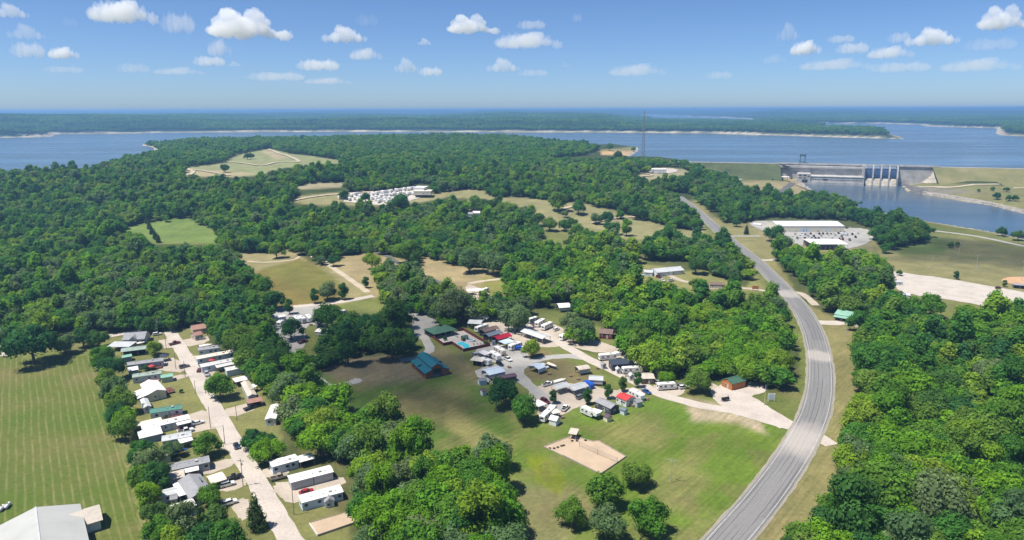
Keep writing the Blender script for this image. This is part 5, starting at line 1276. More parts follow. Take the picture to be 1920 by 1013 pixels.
bld('mobile_home', 'tan roofed mobile home set end on to the lane', H, (464.5, 744.5), (482, 741), (447.5, 719), 2.8, 'gable', 'y', .7, 'tan', 'grey', win=1)
bld('carport', 'low rust roofed carport below the tan mobile home', 'carport', (464.5, 758), (493.5, 752), 4.4, 2.3, 'shed', 'x', .2, 'rust', 'brown', open_=2)
bld('shed', 'small white canopy beside the tan mobile home', 'shed', (474, 728), (484, 724.5), 3.5, 2.3, 'shed', 'x', .15, 'white', 'tan', open_=1)
bld('mobile_home', 'white trailer set end on below the rust roofed carport', H, (496, 787.5), (517.5, 786), (481, 762), 2.8, 'gable', 'y', .5, 'white', 'white', win=1, wd=WIN_D)
o = bld('mobile_home', 'white mobile home with covered rear porch and flower bed', H, (510, 877), (561, 863), 5, 2.9, 'gable', 'x', .35, 'white', 'pblue', win=3, skirt='white', wd=WIN_D)
bld('carport', 'white porch roof over a deck behind the flower bed home', 'carport', (562, 868), (591, 860), 4.5, 2.5, 'shed', 'x', .2, 'white', 'brown', open_=2)
o = bld('mobile_home', 'long white trailer of two sections without windows', H, (544.5, 906.5), (626, 885.5), 5.2, 2.9, 'gable', 'x', .45, 'white', 'grey', win=0, door=False, end_win=0)
l, w_, h = o['_dims']; MB().box(.3, .5, -w_ - .05, -w_ + .02, 0, 2.8).build('section_seam', M_DARKIN, o)
o = bld('mobile_home', 'long white mobile home with small gabled entry nearest the raised bed', H, (565, 944.5), (644.5, 923), 5, 2.9, 'gable', 'x', .4, 'white', 'pblue', win=4, skirt='pblue', wd=WIN_D)
bld('shed', 'tiny gabled white entry porch against the long white home', 'shed', (608, 944), (628, 940), 2.6, 2.0, 'gable', 'y', 1.1, 'grey', 'white', win=1, end_win=0)
# raised sand bed
q = [at(x, y, 0) for x, y in ((581, 984), (657, 962), (672, 980), (596, 1006))]
rb = empty('raised_bed', sum(q, Vector()) / 4); tag(rb, 'rectangular raised bed of tan sand with low board sides', 'bed'); c0 = rb.location.copy()
MB().hexa([p - c0 for p in q][::-1] if (q[1] - q[0]).cross(q[2] - q[1]).z < 0 else [p - c0 for p in q], [p - c0 + Vector((0, 0, .55)) for p in q][::-1] if (q[1] - q[0]).cross(q[2] - q[1]).z < 0 else [p - c0 + Vector((0, 0, .55)) for p in q]).build('sand_fill', M_SAND, rb)
for k in range(4):
    a, b_ = q[k] - c0, q[(k + 1) % 4] - c0; d = (b_ - a).normalized(); n = Vector((-d.y, d.x, 0)) * .12; n = n if n.dot(a + b_) > 0 else -n
    mb = MB(); pts = [a + n * .1, b_ + n * .1, b_ + n * 1.4, a + n * 1.4]
    if (pts[1] - pts[0]).cross(pts[2] - pts[1]).z < 0: pts = pts[::-1]
    mb.hexa(pts, [p + Vector((0, 0, .72)) for p in pts]).build('side_board', M_POSTW if k % 2 else M_POST, rb)
# large building in the bottom left corner
c1 = at(67, 952, 7.2); c2 = at(74.5, 1013, 7.2); d = (c1 - c2).normalized(); hw_ = abs((at(153, 955, 4.2) - c1).dot(Vector((d.y, -d.x, 0))))
bb = empty('large_building', (c1.x - d.x * 16, c1.y - d.y * 16, 0), math.atan2(d.y, d.x) - math.pi / 2); tag(bb, 'big pale grey metal roofed building cut off in the bottom left corner', 'building')
M_BIGR = simple('big_pale_roof', (.40, .40, .37), .5, 0, .06, .15)
MB().prism([(-hw_, 4.2), (0, 7.2), (hw_, 4.2), (hw_, 4.4), (0, 7.4), (-hw_, 4.4)], -16, 16, 'y').build('roof', M_BIGR, bb)
MB().prism([(-hw_ + .6, 0), (hw_ - .6, 0), (hw_ - .6, 4.25), (0, 7.1), (-hw_ + .6, 4.25)], -15.4, 15.4, 'y').build('wall', WALL['tan'], bb)
MB().box(-.2, .2, -16, 16, 7.38, 7.5).build('ridge_cap', ROOF['pale'], bb)
pw = MB().prism([(4.5, 3.0), (4.5, 3.2), (9.5, 5.4), (14.5, 3.2), (14.5, 3.0), (9.5, 5.2)], hw_ * .35, hw_ + 4.5, 'x').build('porch_roof', ROOF['tan'], bb)
MB().box(hw_ - .5, hw_ + 3.8, 5.2, 13.8, 0, 3.0).build('porch_wall', WALL['white'], bb)
for y in (-9, -4, 1): q = inst('window', WIN_F, bb, (hw_ - .585, y, 2.0), math.pi / 2, None, (1.5, 1, 1.4)); inst('pane', WIN_P, q)
for k, (x, y) in enumerate([(3.5, 954), (14.5, 949)]):
    p = at(x, y, .5); o = empty('propane_tank', (p.x, p.y, 0), .25); tag(o, ['leftmost white propane tank on the mown field', 'white propane tank nearer the grey roofed building'][k], 'tank', 'propane tanks on the mown field')
    mb = MB(); pr = [(-1.6, .15), (-1.35, .45), (-1.0, .55), (1.0, .55), (1.35, .45), (1.6, .15)]
    for i in range(len(pr) - 1): mb.tube((0, pr[i][0], .85), (0, pr[i + 1][0], .85), pr[i][1], pr[i + 1][1], 10)
    mb.build('shell', M_BOATW, o)
    for s in (-.9, .9): MB().box(-.35, .35, s - .12, s + .12, 0, .4).build('leg', M_CONC, o)
    MB().tube((0, 0, 1.35), (0, 0, 1.65), .2, None, 8).build('valve_dome', M_STEEL, o)
# vehicles of the home park
car((328, 646), (342, 642.5), 'pickup', 'maroon', 'maroon pickup turning on the gravel lane at the top of the home park')
car((443.5, 839), (447.5, 848), 'sedan', 'navy', 'dark car driving down the pale gravel lane')
car((371.5, 795.5), (384, 792), 'sedan', 'white', 'white sedan on the drive right of the long white home')
car((349, 811), (360, 808.5), 'pickup', 'white', 'white pickup parked below the brown deck')
car((439, 899), (452, 895), 'pickup', 'black', 'black pickup nosing out of the white arched carport')
car((427, 911.5), (438, 908.5), 'suv', 'white', 'white car parked on the drive of the double wide home')
car((575, 925.5), (590, 921.5), 'sedan', 'red', 'bright red car parked against the long white mobile home')
car((295, 629), (306, 627), 'suv', 'white', 'white car in the shade beside the gabled grey house')
boat((257, 647), (272, 643.5), 8, 'white covered boat parked before the gabled grey house', 'white')
car((370, 634), (362, 636), 'suv', 'silver', 'silver car before the rust roofed wing'); car((376, 637), (388, 635), 'sedan', 'silver', 'silver sedan beside the big trees near the rust roofed house')
car((286, 689), (292, 688), 'suv', 'red', 'red vehicle under the porch of the grey roofed home', rz=.3)
car((346, 689.5), (352, 688), 'suv', 'grey', 'grey utility vehicle crossing the gravel lane')
car((431, 946), (440, 943), 'suv', 'white', 'white car half hidden under the trees by the lane')
car((375, 696), (380, 690), 'sedan', 'maroon', 'dark red car before the bright white mobile home')
for c, to, lab in (((397, 677), (408, 675), 'red parasol table beside the cream roofed mobile home'), ((283.5, 688), (288, 688), 'red parasol on the porch of the grey roofed mobile home')):
    p = at(*c, 1.5); o = empty('parasol', (p.x, p.y, 0)); tag(o, lab, 'parasol'); mb = MB(); n = 8
    for k in range(n): mb.face([(0, 0, 2.6), (1.5 * math.cos(k * 6.283 / n), 1.5 * math.sin(k * 6.283 / n), 2.05), (1.5 * math.cos((k + 1) * 6.283 / n), 1.5 * math.sin((k + 1) * 6.283 / n), 2.05)])
    mb.build('canopy', ROOF['red'], o); MB().tube((0, 0, 0), (0, 0, 2.6), .04).build('stem', M_STEEL, o)
for k, (c, h, lab) in enumerate([((395, 803), 9, 'timber utility pole beside the white sedan'), ((422, 834), 8, 'timber pole on the left verge above the driving car'), ((456, 912), 10, 'timber pole beside the black pickup'), ((551.5, 966), 9, 'timber pole near the long white home and raised bed'), ((444.5, 790), 7, 'timber pole on the lawn right of the lane'),
                                  ((312, 655), 8, 'timber pole beside the maroon pickup'), ((330, 692), 8, 'timber pole at the drive of the red parasol home'), ((347.5, 708), 8, 'timber pole between mint carport and lane'), ((297, 634), 11, 'timber pole beside the gabled grey house'), ((367, 738), 6, 'short pole by the lawn of the cream building')]):
    pole(c, h, lab, 'cross' if k in (2, 8) else 'none')
# ================================================================== CAMP
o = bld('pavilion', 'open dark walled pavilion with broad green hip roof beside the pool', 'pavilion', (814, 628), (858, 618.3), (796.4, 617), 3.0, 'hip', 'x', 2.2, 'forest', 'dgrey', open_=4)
l, w_, h = o['_dims']; MB().box(-.6, .6, -.6, .6, h + 1.9, h + 3.0).build('cupola', M_DARKIN, o)
# pool deck and fence
DK = [(807, 631.5), (831.5, 648.8), (847.8, 645.8), (869, 660), (919, 649.5), (869, 620.5), (858, 622)]
sheet('pool_deck', DK, M_CONC, .05, .05, smooth=False)
fn = empty('pool_fence', at(860, 638, 0)); tag(fn, 'dark red board fence round the swimming pool deck', 'fence'); c0 = fn.location
PANEL = MB().box(-.5, .5, -.03, .03, .08, 1.75).mesh('panel', [WALL['redwood']]); FPOST = MB().box(-.07, .07, -.07, .07, 0, 1.9).mesh('post', [WALL['redwood']])
for k in range(len(DK) - 1):
    a, b_ = at(*DK[k], 0), at(*DK[k + 1], 0); n = max(1, round((b_ - a).length / 2.4)); d = (b_ - a) / n
    for j in range(n):
        p = a + d * (j + .5); inst('panel', PANEL, fn, p - c0, math.atan2(d.y, d.x), None, (d.length - .16, 1, 1)); inst('post', FPOST, fn, a + d * j - c0)
def m_pool(t, o):
    p = N(t, 'ShaderNodeBsdfPrincipled', Roughness=.08); p.inputs['Base Color'].default_value = (.06, .50, .60, 1); L(t, p.outputs[0], o.inputs[0])
M_POOL = mat('pool_water', m_pool)
po = [at(x, y, 0) for x, y in ((857, 643), (868, 641.5), (881, 649), (877, 653.4), (870.5, 652.8), (866.5, 648.5), (859, 646.8))]
pc = sum(po, Vector()) / len(po); pl = empty('swimming_pool', (pc.x, pc.y, .05)); tag(pl, 'bright turquoise kidney shaped swimming pool on the fenced deck', 'pool')
ring = spline([p - pc for p in po + po[:1]], 4)[:-1]
MB().face([Vector((p.x, p.y, .06)) for p in ring][::-1] if sum((ring[k - 1].x * ring[k].y - ring[k].x * ring[k - 1].y) for k in range(len(ring))) < 0 else [Vector((p.x, p.y, .06)) for p in ring]).build('water', M_POOL, pl)
mb = MB()
for k in range(len(ring)):
    a, b_ = ring[k], ring[(k + 1) % len(ring)]; mb.face([Vector((a.x, a.y, .09)), Vector((b_.x, b_.y, .09)), Vector((b_.x * 1.07, b_.y * 1.07, .09)), Vector((a.x * 1.07, a.y * 1.07, .09))])
mb.build('coping', M_POSTW, pl)
p = at(881.5, 638, .5); o = empty('hot_tub', (p.x, p.y, .05)); tag(o, 'round white hot tub beside the pool hut', 'hot tub'); MB().tube((0, 0, 0), (0, 0, .75), 2.3, 2.2, 20).build('shell', M_POSTW, o); MB().tube((0, 0, .751), (0, 0, .77), 1.8, 1.8, 20).build('water', simple('grey_pool_water', (.25, .36, .36), .1), o)
bld('hut', 'small dark hut with green roof on the pool deck', 'hut', (867.5, 634), (879, 632), 3, 2.1, 'gable', 'x', .6, 'forest', 'brown', win=0, end_win=0)
for k, (x, y) in enumerate([(854, 630), (857.5, 632), (890, 640), (895, 645), (888, 646), (901, 645)]):
    p = at(x, y, .3); o = empty('deck_table', (p.x, p.y, .05)); tag(o, 'small dark table on the pool deck', 'table', 'small dark tables on the pool deck'); MB().tube((0, 0, .68), (0, 0, .74), .55, None, 10).build('tabletop', M_STEEL, o); MB().tube((0, 0, 0), (0, 0, .68), .06).build('stem', M_STEEL, o)
# teal barn
loc, rz, Ln, W = frame((797, 701), (842.5, 692), (766, 679.5), 2.6)
bn = empty('barn', loc, rz); tag(bn, 'orange brick barn with raised teal metal roof on the lawn', 'barn'); l, w_ = Ln / 2, W / 2
k1 = l * .42
for s in (-1, 1): MB().prism([(s * (l + .3), 2.55), (s * k1, 3.9), (s * k1, 4.05), (s * (l + .3), 2.7)][::s], -w_ - .4, w_ + .4, 'y').build('side_roof', ROOF['teal'], bn)
MB().prism([(-k1 - .4, 4.85), (0, 6.35), (k1 + .4, 4.85), (k1 + .4, 5.02), (0, 6.52), (-k1 - .4, 5.02)], -w_ - .4, w_ + .4, 'y').build('roof', ROOF['teal'], bn)
MB().box(-.17, .17, -w_ - .4, w_ + .4, 6.5, 6.62).build('ridge_cap', ROOF['teal'], bn)
dw = 2.3
for s in (-1, 1):                                                    # front wall either side of the doorway, side piers
    MB().prism([(s * dw, 0), (s * (l - .1), 0), (s * (l - .1), 2.5), (s * k1, 3.82), (s * k1, 4.9), (s * dw, 5.6)][::s], -w_, -w_ + .3, 'y').build('front_wall', WALL['brick'], bn)
MB().prism([(-dw + .01, 3.9), (dw - .01, 3.9), (dw - .01, 5.55), (0, 6.25), (-dw + .01, 5.55)], -w_, -w_ + .3, 'y').build('front_gable', WALL['brick'], bn)
MB().prism([(-l + .1, 0), (l - .1, 0), (l - .1, 2.5), (k1, 3.82), (k1, 4.85), (0, 6.2), (-k1, 4.85), (-k1, 3.82), (-l + .1, 2.5)], w_ - .3, w_, 'y').build('back_wall', WALL['brick'], bn)
nb = 7
for s in (-1, 1):
    MB().box(s * k1 - .05, s * k1 + .05, -w_ + .31, w_ - .31, 3.95, 4.85).build('clerestory', WALL['brick'], bn)
    for k in range(nb + 1):
        y = -w_ + .35 + (2 * w_ - .7 - .9) * k / nb; MB().box(s * (l - .4), s * (l - .1), y, y + .9, 0, 2.5).build('pier', WALL['brick'], bn) if s > 0 else MB().box(-l + .1, -l + .4, y, y + .9, 0, 2.5).build('pier', WALL['brick'], bn)
MB().box(-l + .5, l - .5, -w_ + .4, w_ - .4, .04, .1).build('floor_slab', M_CONC, bn)
MB().box(-l + .1, l - .1, -.1, .1, .1, 3.7).build('shade_wall', M_DARKIN, bn)  # near-black partition puts the barn's inner shade behind bays and doorway

G = None
RVS = [  # centre, towards, length, kind, colour, label
    ((899, 597.5), (918, 600), 11, 'fifth', 'white', 'long white camper behind the grey canopy left of the lane bend'),
    ((903, 616), (917, 611), 9, 'coach', 'white', 'white camper nosing out beside the brown roof'),
    ((966, 650), (978, 646), 8, 'trailer', 'white', 'white camper with dark windows beside the blue tarp'),
    ((937, 659), (947, 664.5), 8, 'trailer', 'cream', 'cream camper parked alone below the pool fence corner'),
    ((928, 668), (937, 673), 8, 'trailer', 'white', 'white rounded camper beside a pale canopy'),
    ((910, 679), (917, 681), 6, 'trailer', 'white', 'white camper tucked behind the cream canopy'),
    ((1143, 669.5), (1160, 668), 11, 'fifth', 'white', 'long white camper behind the dark roofed shelter'),
    ((1185, 694.5), (1202, 693.3), 9.5, 'trailer', 'white', 'white camper between grey sheds and the dark roofed shelter'),
    ((1250, 725), (1265, 724), 8.5, 'trailer', 'white', 'white camper beside the white cars right of the lane'),
    ((1028, 777), (1043, 764), 11.5, 'fifth', 'white', 'long white camper beside the white gabled shed'),
    ((1107, 775), (1120, 781), 9, 'fifth', 'white', 'white camper at the corner of the bright lawn'),
    ((1194, 742), (1204, 747), 7.5, 'trailer', 'white', 'white camper beside the red roofed cabin'),
    ((999, 601), (1006, 599), 7, 'trailer', 'grey', 'grey camper leftmost of three under the trees'),
    ((1013, 606), (1022, 601), 9, 'trailer', 'white', 'white camper middle of three under the trees'),
    ((1026, 612), (1036, 607.5), 9, 'trailer', 'white', 'white camper rightmost of three under the trees'),
    ((1059, 632), (1067, 629), 7, 'trailer', 'white', 'white camper under the big trees right of the lane'),
    ((505, 613), (511, 617), 6, 'trailer', 'white', 'white camper at the edge of the shelter belt'),
    ((566, 600), (573, 604), 8, 'coach', 'grey', 'grey motorhome middle of the row below the farm road'),
    ((579, 598), (585, 604), 8, 'coach', 'white', 'white motorhome right end of the row below the farm road'),
    ((556, 600), (562, 604), 7, 'trailer', 'white', 'white camper left end of the row below the farm road'),
    ((526, 607), (532, 603), 5, 'trailer', 'white', 'small white camper beside the pale metal shed'),
    ((1295, 664), (1303, 668), 8, 'trailer', 'white', 'white camper glimpsed deep in the camp wood'),
    ((908, 546), (916, 543), 8, 'trailer', 'white', 'white camper under trees near the upper gravel track'),
    ((640, 588), (648, 586), 7, 'trailer', 'cream', 'cream camper among dark trees below the farm track'),
    ((697, 605), (704, 601), 7, 'trailer', 'white', 'white camper glimpsed between the dark trees'),
]
for c, to, ln, kind, col, lab in RVS: rv(c, to, ln, kind, col, lab)
CAN = [  # label, eave, eave, depth, height, roof, ridge, rise, roof colour, wall, open
    ('grey gabled canopy over a camper near the brick hut', (876, 607), (902, 608.5), 8, 3.3, 'gable', 'x', 1.0, 'pale', 'grey', 1),
    ('brown roofed canopy first of the three coloured roofs', (909, 624), (937, 616), 5.5, 3.0, 'gable', 'x', .9, 'brown', 'brown', 4),
    ('slate blue canopy between the brown and crimson roofs', (917, 632), (944, 624), 5.5, 2.9, 'gable', 'x', .9, 'slate', 'dgrey', 4),
    ('crimson roofed canopy behind the pool', (933.5, 638), (961, 630.5), 6, 2.9, 'gable', 'x', 1.1, 'crimson', 'brown', 4),
    ('pale blue canopy over a camper below the crimson roof', (947, 646), (966, 640.5), 5.5, 2.9, 'shed', 'x', .2, 'blue', 'grey', 1),
    ('pale canopy in front of the white rounded camper', (909, 666.5), (921, 662.5), 5.5, 2.7, 'shed', 'x', .2, 'white', 'grey', 2),
    ('cream canopy with dark sides nearest the pool fence', (881, 676), (904.5, 679), 5, 2.8, 'shed', 'x', .3, 'cream', 'dgrey', 4),
    ('wide pale blue metal canopy beside the grey loop lane', (917, 704.5), (948.5, 697), (902, 694.5), 2.9, 'gable', 'x', 1.0, 'blue', 'grey', 3),
    ('long plum roofed canopy half hidden by the big tree', (925, 714), (970, 705.5), 4, 2.5, 'gable', 'x', .5, 'plum', 'dgrey', 3),
    ('grey blue carport alone on the brown grass island', (1010, 693.5), (1024.5, 688), (994, 685), 2.7, 'gable', 'x', .9, 'blue', 'pblue', 3),
    ('arched tan carport beside the straight camp lane', (1085.5, 695), (1107.5, 691.5), (1077.5, 688), 2.8, 'arc', 'x', .7, 'tan', 'grey', 3),
    ('pale rectangular carport beside the blue trailer', (1103.5, 713), (1131, 714.5), 5.5, 2.7, 'gable', 'x', .6, 'pale', 'grey', 3),
    ('pale grey gull wing canopy on the left of a pair', (1046, 730.5), (1069.5, 723.5), (1036, 722.5), 2.8, 'gable', 'x', .9, 'pale', 'grey', 1),
    ('pale grey gull wing canopy on the right of a pair', (1076.5, 733.5), (1105, 724.5), (1062.5, 725), 2.8, 'gable', 'x', .9, 'pale', 'grey', 1),
    ('white flat canopy beside a dark tree at the lot corner', (1010, 763.5), (1026, 758), 5.5, 2.6, 'shed', 'x', .1, 'white', 'brown', 1),
    ('small tan awning beside the long white camper', (1037, 777), (1052, 774), 3.5, 2.4, 'shed', 'x', .2, 'cream', 'brown', 1),
    ('white awning beside the camper at the bright lawn', (1124, 776), (1130, 770.5), 4, 2.5, 'shed', 'x', .2, 'white', 'brown', 1),
    ('long grey metal canopy along the camp lane', (975, 622), (1017, 636.5), 6.5, 3.0, 'gable', 'x', .9, 'pale', 'grey', 1),
    ('short grey metal canopy at the head of the camp lane', (962, 615), (985, 617.5), 6, 3.0, 'gable', 'x', .9, 'pale', 'grey', 1),
    ('white canopy beside the bare gravel yard', (755.5, 576), (779.5, 575), 5.5, 2.7, 'shed', 'x', .2, 'white', 'grey', 1),
    ('arched pale carport below the motorhomes', (590, 622.5), (612, 624.5), 6, 2.6, 'arc', 'x', .7, 'white', 'grey', 3),
    ('slate arched carport behind the pale arched carport', (593, 615), (613, 613.5), 5, 2.5, 'arc', 'x', .7, 'slate', 'grey', 3),
    ('small white canopy between the dark trees', (649, 613), (660, 612.5), 4.5, 2.6, 'shed', 'x', .1, 'white', 'dgrey', 1),
    ('white roofed canopy near the upper gravel track', (876, 547), (903, 545), 6, 2.8, 'gable', 'x', .8, 'white', 'grey', 1),
    ('small cream canopy in the upper gravel yard', (898, 555), (917, 551.5), 6, 2.8, 'gable', 'x', .8, 'cream', 'grey', 1),
    ('white arched shelter under the camp wood', (1048, 578), (1071, 576.5), 8, 3.0, 'arc', 'x', 1.4, 'white', 'grey', 3),
]
for lab, a, b_, far, h, rf, rg, rs, rm, wm, op in CAN: bld('canopy', lab, 'canopy', a, b_, far, h, rf, rg, rs, rm, wm, op)
HUT = [
    ('dark shelter with black metal roof beside the camp lane', 'building', (1148, 685), (1190, 682), (1144.5, 676), 3.2, 'shed', 'x', .5, 'black', 'dgrey', 2),
    ('tan roofed cabin with dark porch right of the lane', 'cabin', (1202.5, 711), (1228.5, 710.5), (1194.5, 700), 2.7, 'gable', 'x', .9, 'tan', 'brown', 2),
    ('white cabin with bright red roof in the row of oval trees', 'cabin', (1154, 744), (1174.5, 752.5), (1168, 736), 2.9, 'gable', 'x', .9, 'red', 'white', 3),
    ('dark cabin with grey roof below the red roofed cabin', 'cabin', (1114.5, 753.5), (1145, 767.5), (1132, 747.5), 2.9, 'gable', 'x', 1.1, 'grey', 'dgrey', 3),
    ('orange log office with green roof beside the entrance drive', 'cabin', (1352, 712), (1373, 721.5), (1371, 702), 3.0, 'gable', 'y', 1.5, 'forest', 'log', 1),
    ('shingled brown cabin at the foot of the camp wood', 'cabin', (1123, 625.5), (1148.5, 627.5), 8, 2.9, 'gable', 'x', 1.5, 'brown', 'redwood', 2),
    ('low brick hut with green roof beyond the parked cars', 'hut', (872, 587.5), (896, 583.5), 6, 2.6, 'gable', 'x', .9, 'forest', 'brick', 1),
    ('pale metal shed beside the farm road', 'shed', (513.5, 597.5), (537, 593.5), 5.5, 3.3, 'gable', 'x', .6, 'white', 'grey', 0),
    ('grey shed behind the bare gravel yard', 'shed', (758, 568), (777, 567), 5, 2.6, 'gable', 'x', .6, 'grey', 'grey', 0),
    ('little dark red shed beside the grey green tree', 'shed', (811, 577.5), (823, 578), 3, 2.0, 'gable', 'x', .5, 'brown', 'redwood', 0),
    ('small slate blue shed left of the plum canopy', 'shed', (898, 716), (914, 714), 3.5, 2.0, 'gable', 'x', .7, 'slate', 'pblue', 0),
    ('small white shed alone on the brown lawn', 'shed', (904.5, 735), (913.5, 733), 2.8, 2.1, 'gable', 'x', .6, 'plum', 'white', 0),
    ('white gabled shed beside the long white camper', 'shed', (1028, 787), (1043, 791), (1031, 778), 2.2, 'gable', 'x', 1.1, 'white', 'white', 0),
    ('brown roofed shed beside the camper at the bright lawn', 'shed', (1130, 779.5), (1138.5, 784.5), (1135, 773), 2.0, 'gable', 'x', .5, 'plum', 'cream', 0),
    ('grey shed in front of the dark cabin', 'shed', (1161, 767), (1170.5, 771.5), (1165, 762), 2.0, 'gable', 'x', .5, 'slate', 'pblue', 0),
    ('grey shed in front of the red roofed cabin', 'shed', (1195, 756.5), (1206, 753.5), 3.5, 2.2, 'gable', 'x', .5, 'grey', 'grey', 0),
    ('small grey gabled shed leftmost by the dark shelter', 'shed', (1130, 685.5), (1138, 684.5), 2.8, 2.1, 'gable', 'y', .8, 'grey', 'grey', 1),
    ('small pale gabled shed in front of the dark shelter', 'shed', (1156, 694.5), (1165, 694), 2.8, 2.1, 'gable', 'y', .8, 'pale', 'white', 1),
    ('small grey gabled shed beside the tan roofed cabin', 'shed', (1180.5, 706.5), (1190.5, 706), 3, 2.2, 'gable', 'y', .9, 'pale', 'grey', 1),
    ('cream tent shaped shed at the camp wood edge', 'shed', (1232, 699), (1247, 698.5), 4, 1.6, 'hip', 'x', 1.6, 'tan', 'tan', 0),
    ('shed with tan roof hidden among dark trees', 'shed', (655, 603), (668, 602), 4, 2.5, 'gable', 'x', .6, 'grey', 'tan', 0),
]
for lab, cat, a, b_, far, h, rf, rg, rs, rm, wm, wn in HUT: bld(cat, lab, cat, a, b_, far, h, rf, rg, rs, rm, wm, 0, wn, wn > 0, end_win=1 if wn > 1 else 0)
bld('portable_toilet', 'dark blue portable toilet at the end of the crimson canopy', 'toilet', (924.5, 641), (929.5, 640), 1.4, 2.2, 'shed', 'x', .1, 'slate', 'blue', 0, 0, True, .05, end_win=0)
p = at(973, 653, 1); o = empty('covered_trailer', (p.x, p.y, .05), .2); tag(o, 'trailer under a bright blue tarp beside the round green tree', 'trailer'); MB().prism([(-2, .4), (2, .4), (2, 1.6), (.6, 2.1), (-1.6, 1.9), (-2, 1.4)], -1, 1, 'y').build('tarp', ROOF['royal'], o)
for s in (-1, 1): inst('wheel', WHEEL, o, (0, s * 1.05, .34))
p = at(1104, 722.5, 1); o = empty('cargo_trailer', (p.x, p.y, .05), heading(at(1097, 719, 0), at(1111, 726, 0))); tag(o, 'bright blue enclosed trailer beside the pale grey canopies', 'trailer'); MB().prism([(-2.6, .4), (2.6, .4), (2.7, 2.2), (2.2, 2.5), (-2.4, 2.5), (-2.6, 2.2)], -1.1, 1.1, 'y').build('box', ROOF['royal'], o); MB().box(-2.66, -2.6, -.9, .9, .5, 2.2).build('ramp_door', ROOF['slate'], o)
for s in (-1, 1): inst('wheel', WHEEL, o, (0, s * 1.1, .34))
boat((1049, 716), (1062, 712.5), 7, 'white boat behind the pale grey canopies', 'white'); boat((1035.5, 687), (1043, 690), 6, 'white boat on the brown grass island', 'cream')
for c, to, kd, col, lab in [((1027, 723), (1036, 720.5), 'pickup', 'white', 'white pickup beside the left gull wing canopy'), ((979, 628), (990, 629), 'pickup', 'white', 'white pickup beside the long grey canopy'), ((780, 601), (787, 604), 'sedan', 'black', 'black car alone on the grey gravel yard'),
                            ((833, 605), (838, 598), 'suv', 'red', 'red car left end of the row behind the pavilion'), ((841, 604.5), (846, 598), 'suv', 'black', 'black car second in the row behind the pavilion'), ((856, 601), (860, 595), 'suv', 'silver', 'silver car in the row behind the pavilion'), ((870, 603), (880, 600), 'sedan', 'red', 'red car right end of the row behind the pavilion'),
                            ((982, 657.5), (989, 660), 'suv', 'white', 'white car against the round green tree'), ((1282, 729), (1293, 727.5), 'suv', 'white', 'white car nearest the big round tree by the lane'), ((1277, 726), (1288, 724.5), 'suv', 'grey', 'grey car behind the white one near the big round tree'), ((568, 643), (580, 639), 'pickup', 'maroon', 'maroon pickup below the light pole'),
                            ((956, 641), (965, 637), 'suv', 'black', 'black car between the crimson canopy and the lane'), ((1022, 755), (1028, 758), 'suv', 'maroon', 'dark red car beside the oval tree at the lot corner'), ((947, 641), (955, 638), 'suv', 'navy', 'dark blue car below the crimson canopy'), ((953, 611), (960, 609), 'suv', 'black', 'dark car under the tree at the head of the lane'),
                            ((1021, 690), (1031, 694), 'suv', 'white', 'white buggy at the end of the grey blue carport')]:
    car(c, to, kd, col, lab)
p = at(1360, 750, .5); o = empty('smoker_trailer', (p.x, p.y, .08), .3); tag(o, 'black barrel smoker trailer at the entrance drive', 'smoker'); MB().tube((-1.6, 0, 1.1), (1.6, 0, 1.1), .65, None, 10).build('barrel', M_TYRE, o); MB().tube((1.2, 0, 1.6), (1.2, 0, 2.6), .12).build('chimney', M_TYRE, o); MB().box(-2.2, 2.4, -.1, .1, .42, .52).build('beam', M_TYRE, o)
for s in (-1, 1): inst('wheel', WHEEL, o, (0, s * .8, .34))
p = at(1446, 753, 0); o = empty('sign_board', (p.x, p.y, 0), .05); tag(o, 'pale roadside sign board on the lawn near the entrance', 'sign'); MB().box(-1.5, 1.5, -.12, .12, .9, 3.4).build('panel', WALL['pblue'], o)
for s in (-1.3, 1.3): MB().box(s - .1, s + .1, -.16, .16, 0, 3.6).build('post', M_POSTW, o)
p = at(1416, 545, 0); o = empty('sign_board', (p.x, p.y, 0), -.1); tag(o, 'brown timber sign board beside the upper drive', 'sign'); MB().box(-2, 2, -.1, .1, 1.0, 3.2).build('panel', WALL['log'], o)
for s in (-1.8, 1.8): MB().box(s - .12, s + .12, -.14, .14, 0, 3.5).build('post', WALL['log'], o)
# sand court
CT = [(1020, 838), (1073, 817), (1110, 828), (1122, 827), (1174, 857), (1126, 890), (1055, 855)]
sheet('sand_court', CT, M_SAND, .06, .1, smooth=False)
bd = empty('court_border', at(1090, 850, 0)); tag(bd, 'low timber border round the tan sand court', 'border'); c0 = bd.location
for k in range(len(CT)):
    a, b_ = at(*CT[k], 0) - c0, at(*CT[(k + 1) % len(CT)], 0) - c0; d = b_ - a; mid = (a + b_) / 2; n = Vector((-d.y, d.x, 0)).normalized() * .15
    hh = .5 if k in (4, 5) else .28
    pts = [a - n, b_ - n, b_ + n, a + n]; MB().hexa(pts, [p + Vector((0, 0, hh)) for p in pts]).build('beam', M_POST, bd)
a, b_ = at(1086, 838, 0), at(1157, 869, 0); vn_ = empty('court_net', a); tag(vn_, 'long low net along the middle of the sand court', 'net'); d = b_ - a
for t_ in (0, .5, 1): MB().tube(d * t_, d * t_ + Vector((0, 0, 2.2)), .07).build('post', M_STEEL, vn_)
n_ = Vector((-d.y, d.x, 0)).normalized() * .02
for z_ in (1.0, 1.35, 1.7, 2.05): pts = [-n_, d - n_, d + n_, n_]; MB().hexa([p + Vector((0, 0, z_)) for p in pts], [p + Vector((0, 0, z_ + .04)) for p in pts]).build('net_cord', M_STEEL, vn_)
o = bld('court_shelter', 'small shelter with sloping orange timber roof at the court corner', 'shelter', (1065, 813.5), (1081, 816), 4, 2.2, 'shed', 'x', .5, 'tan', 'redwood', 2)
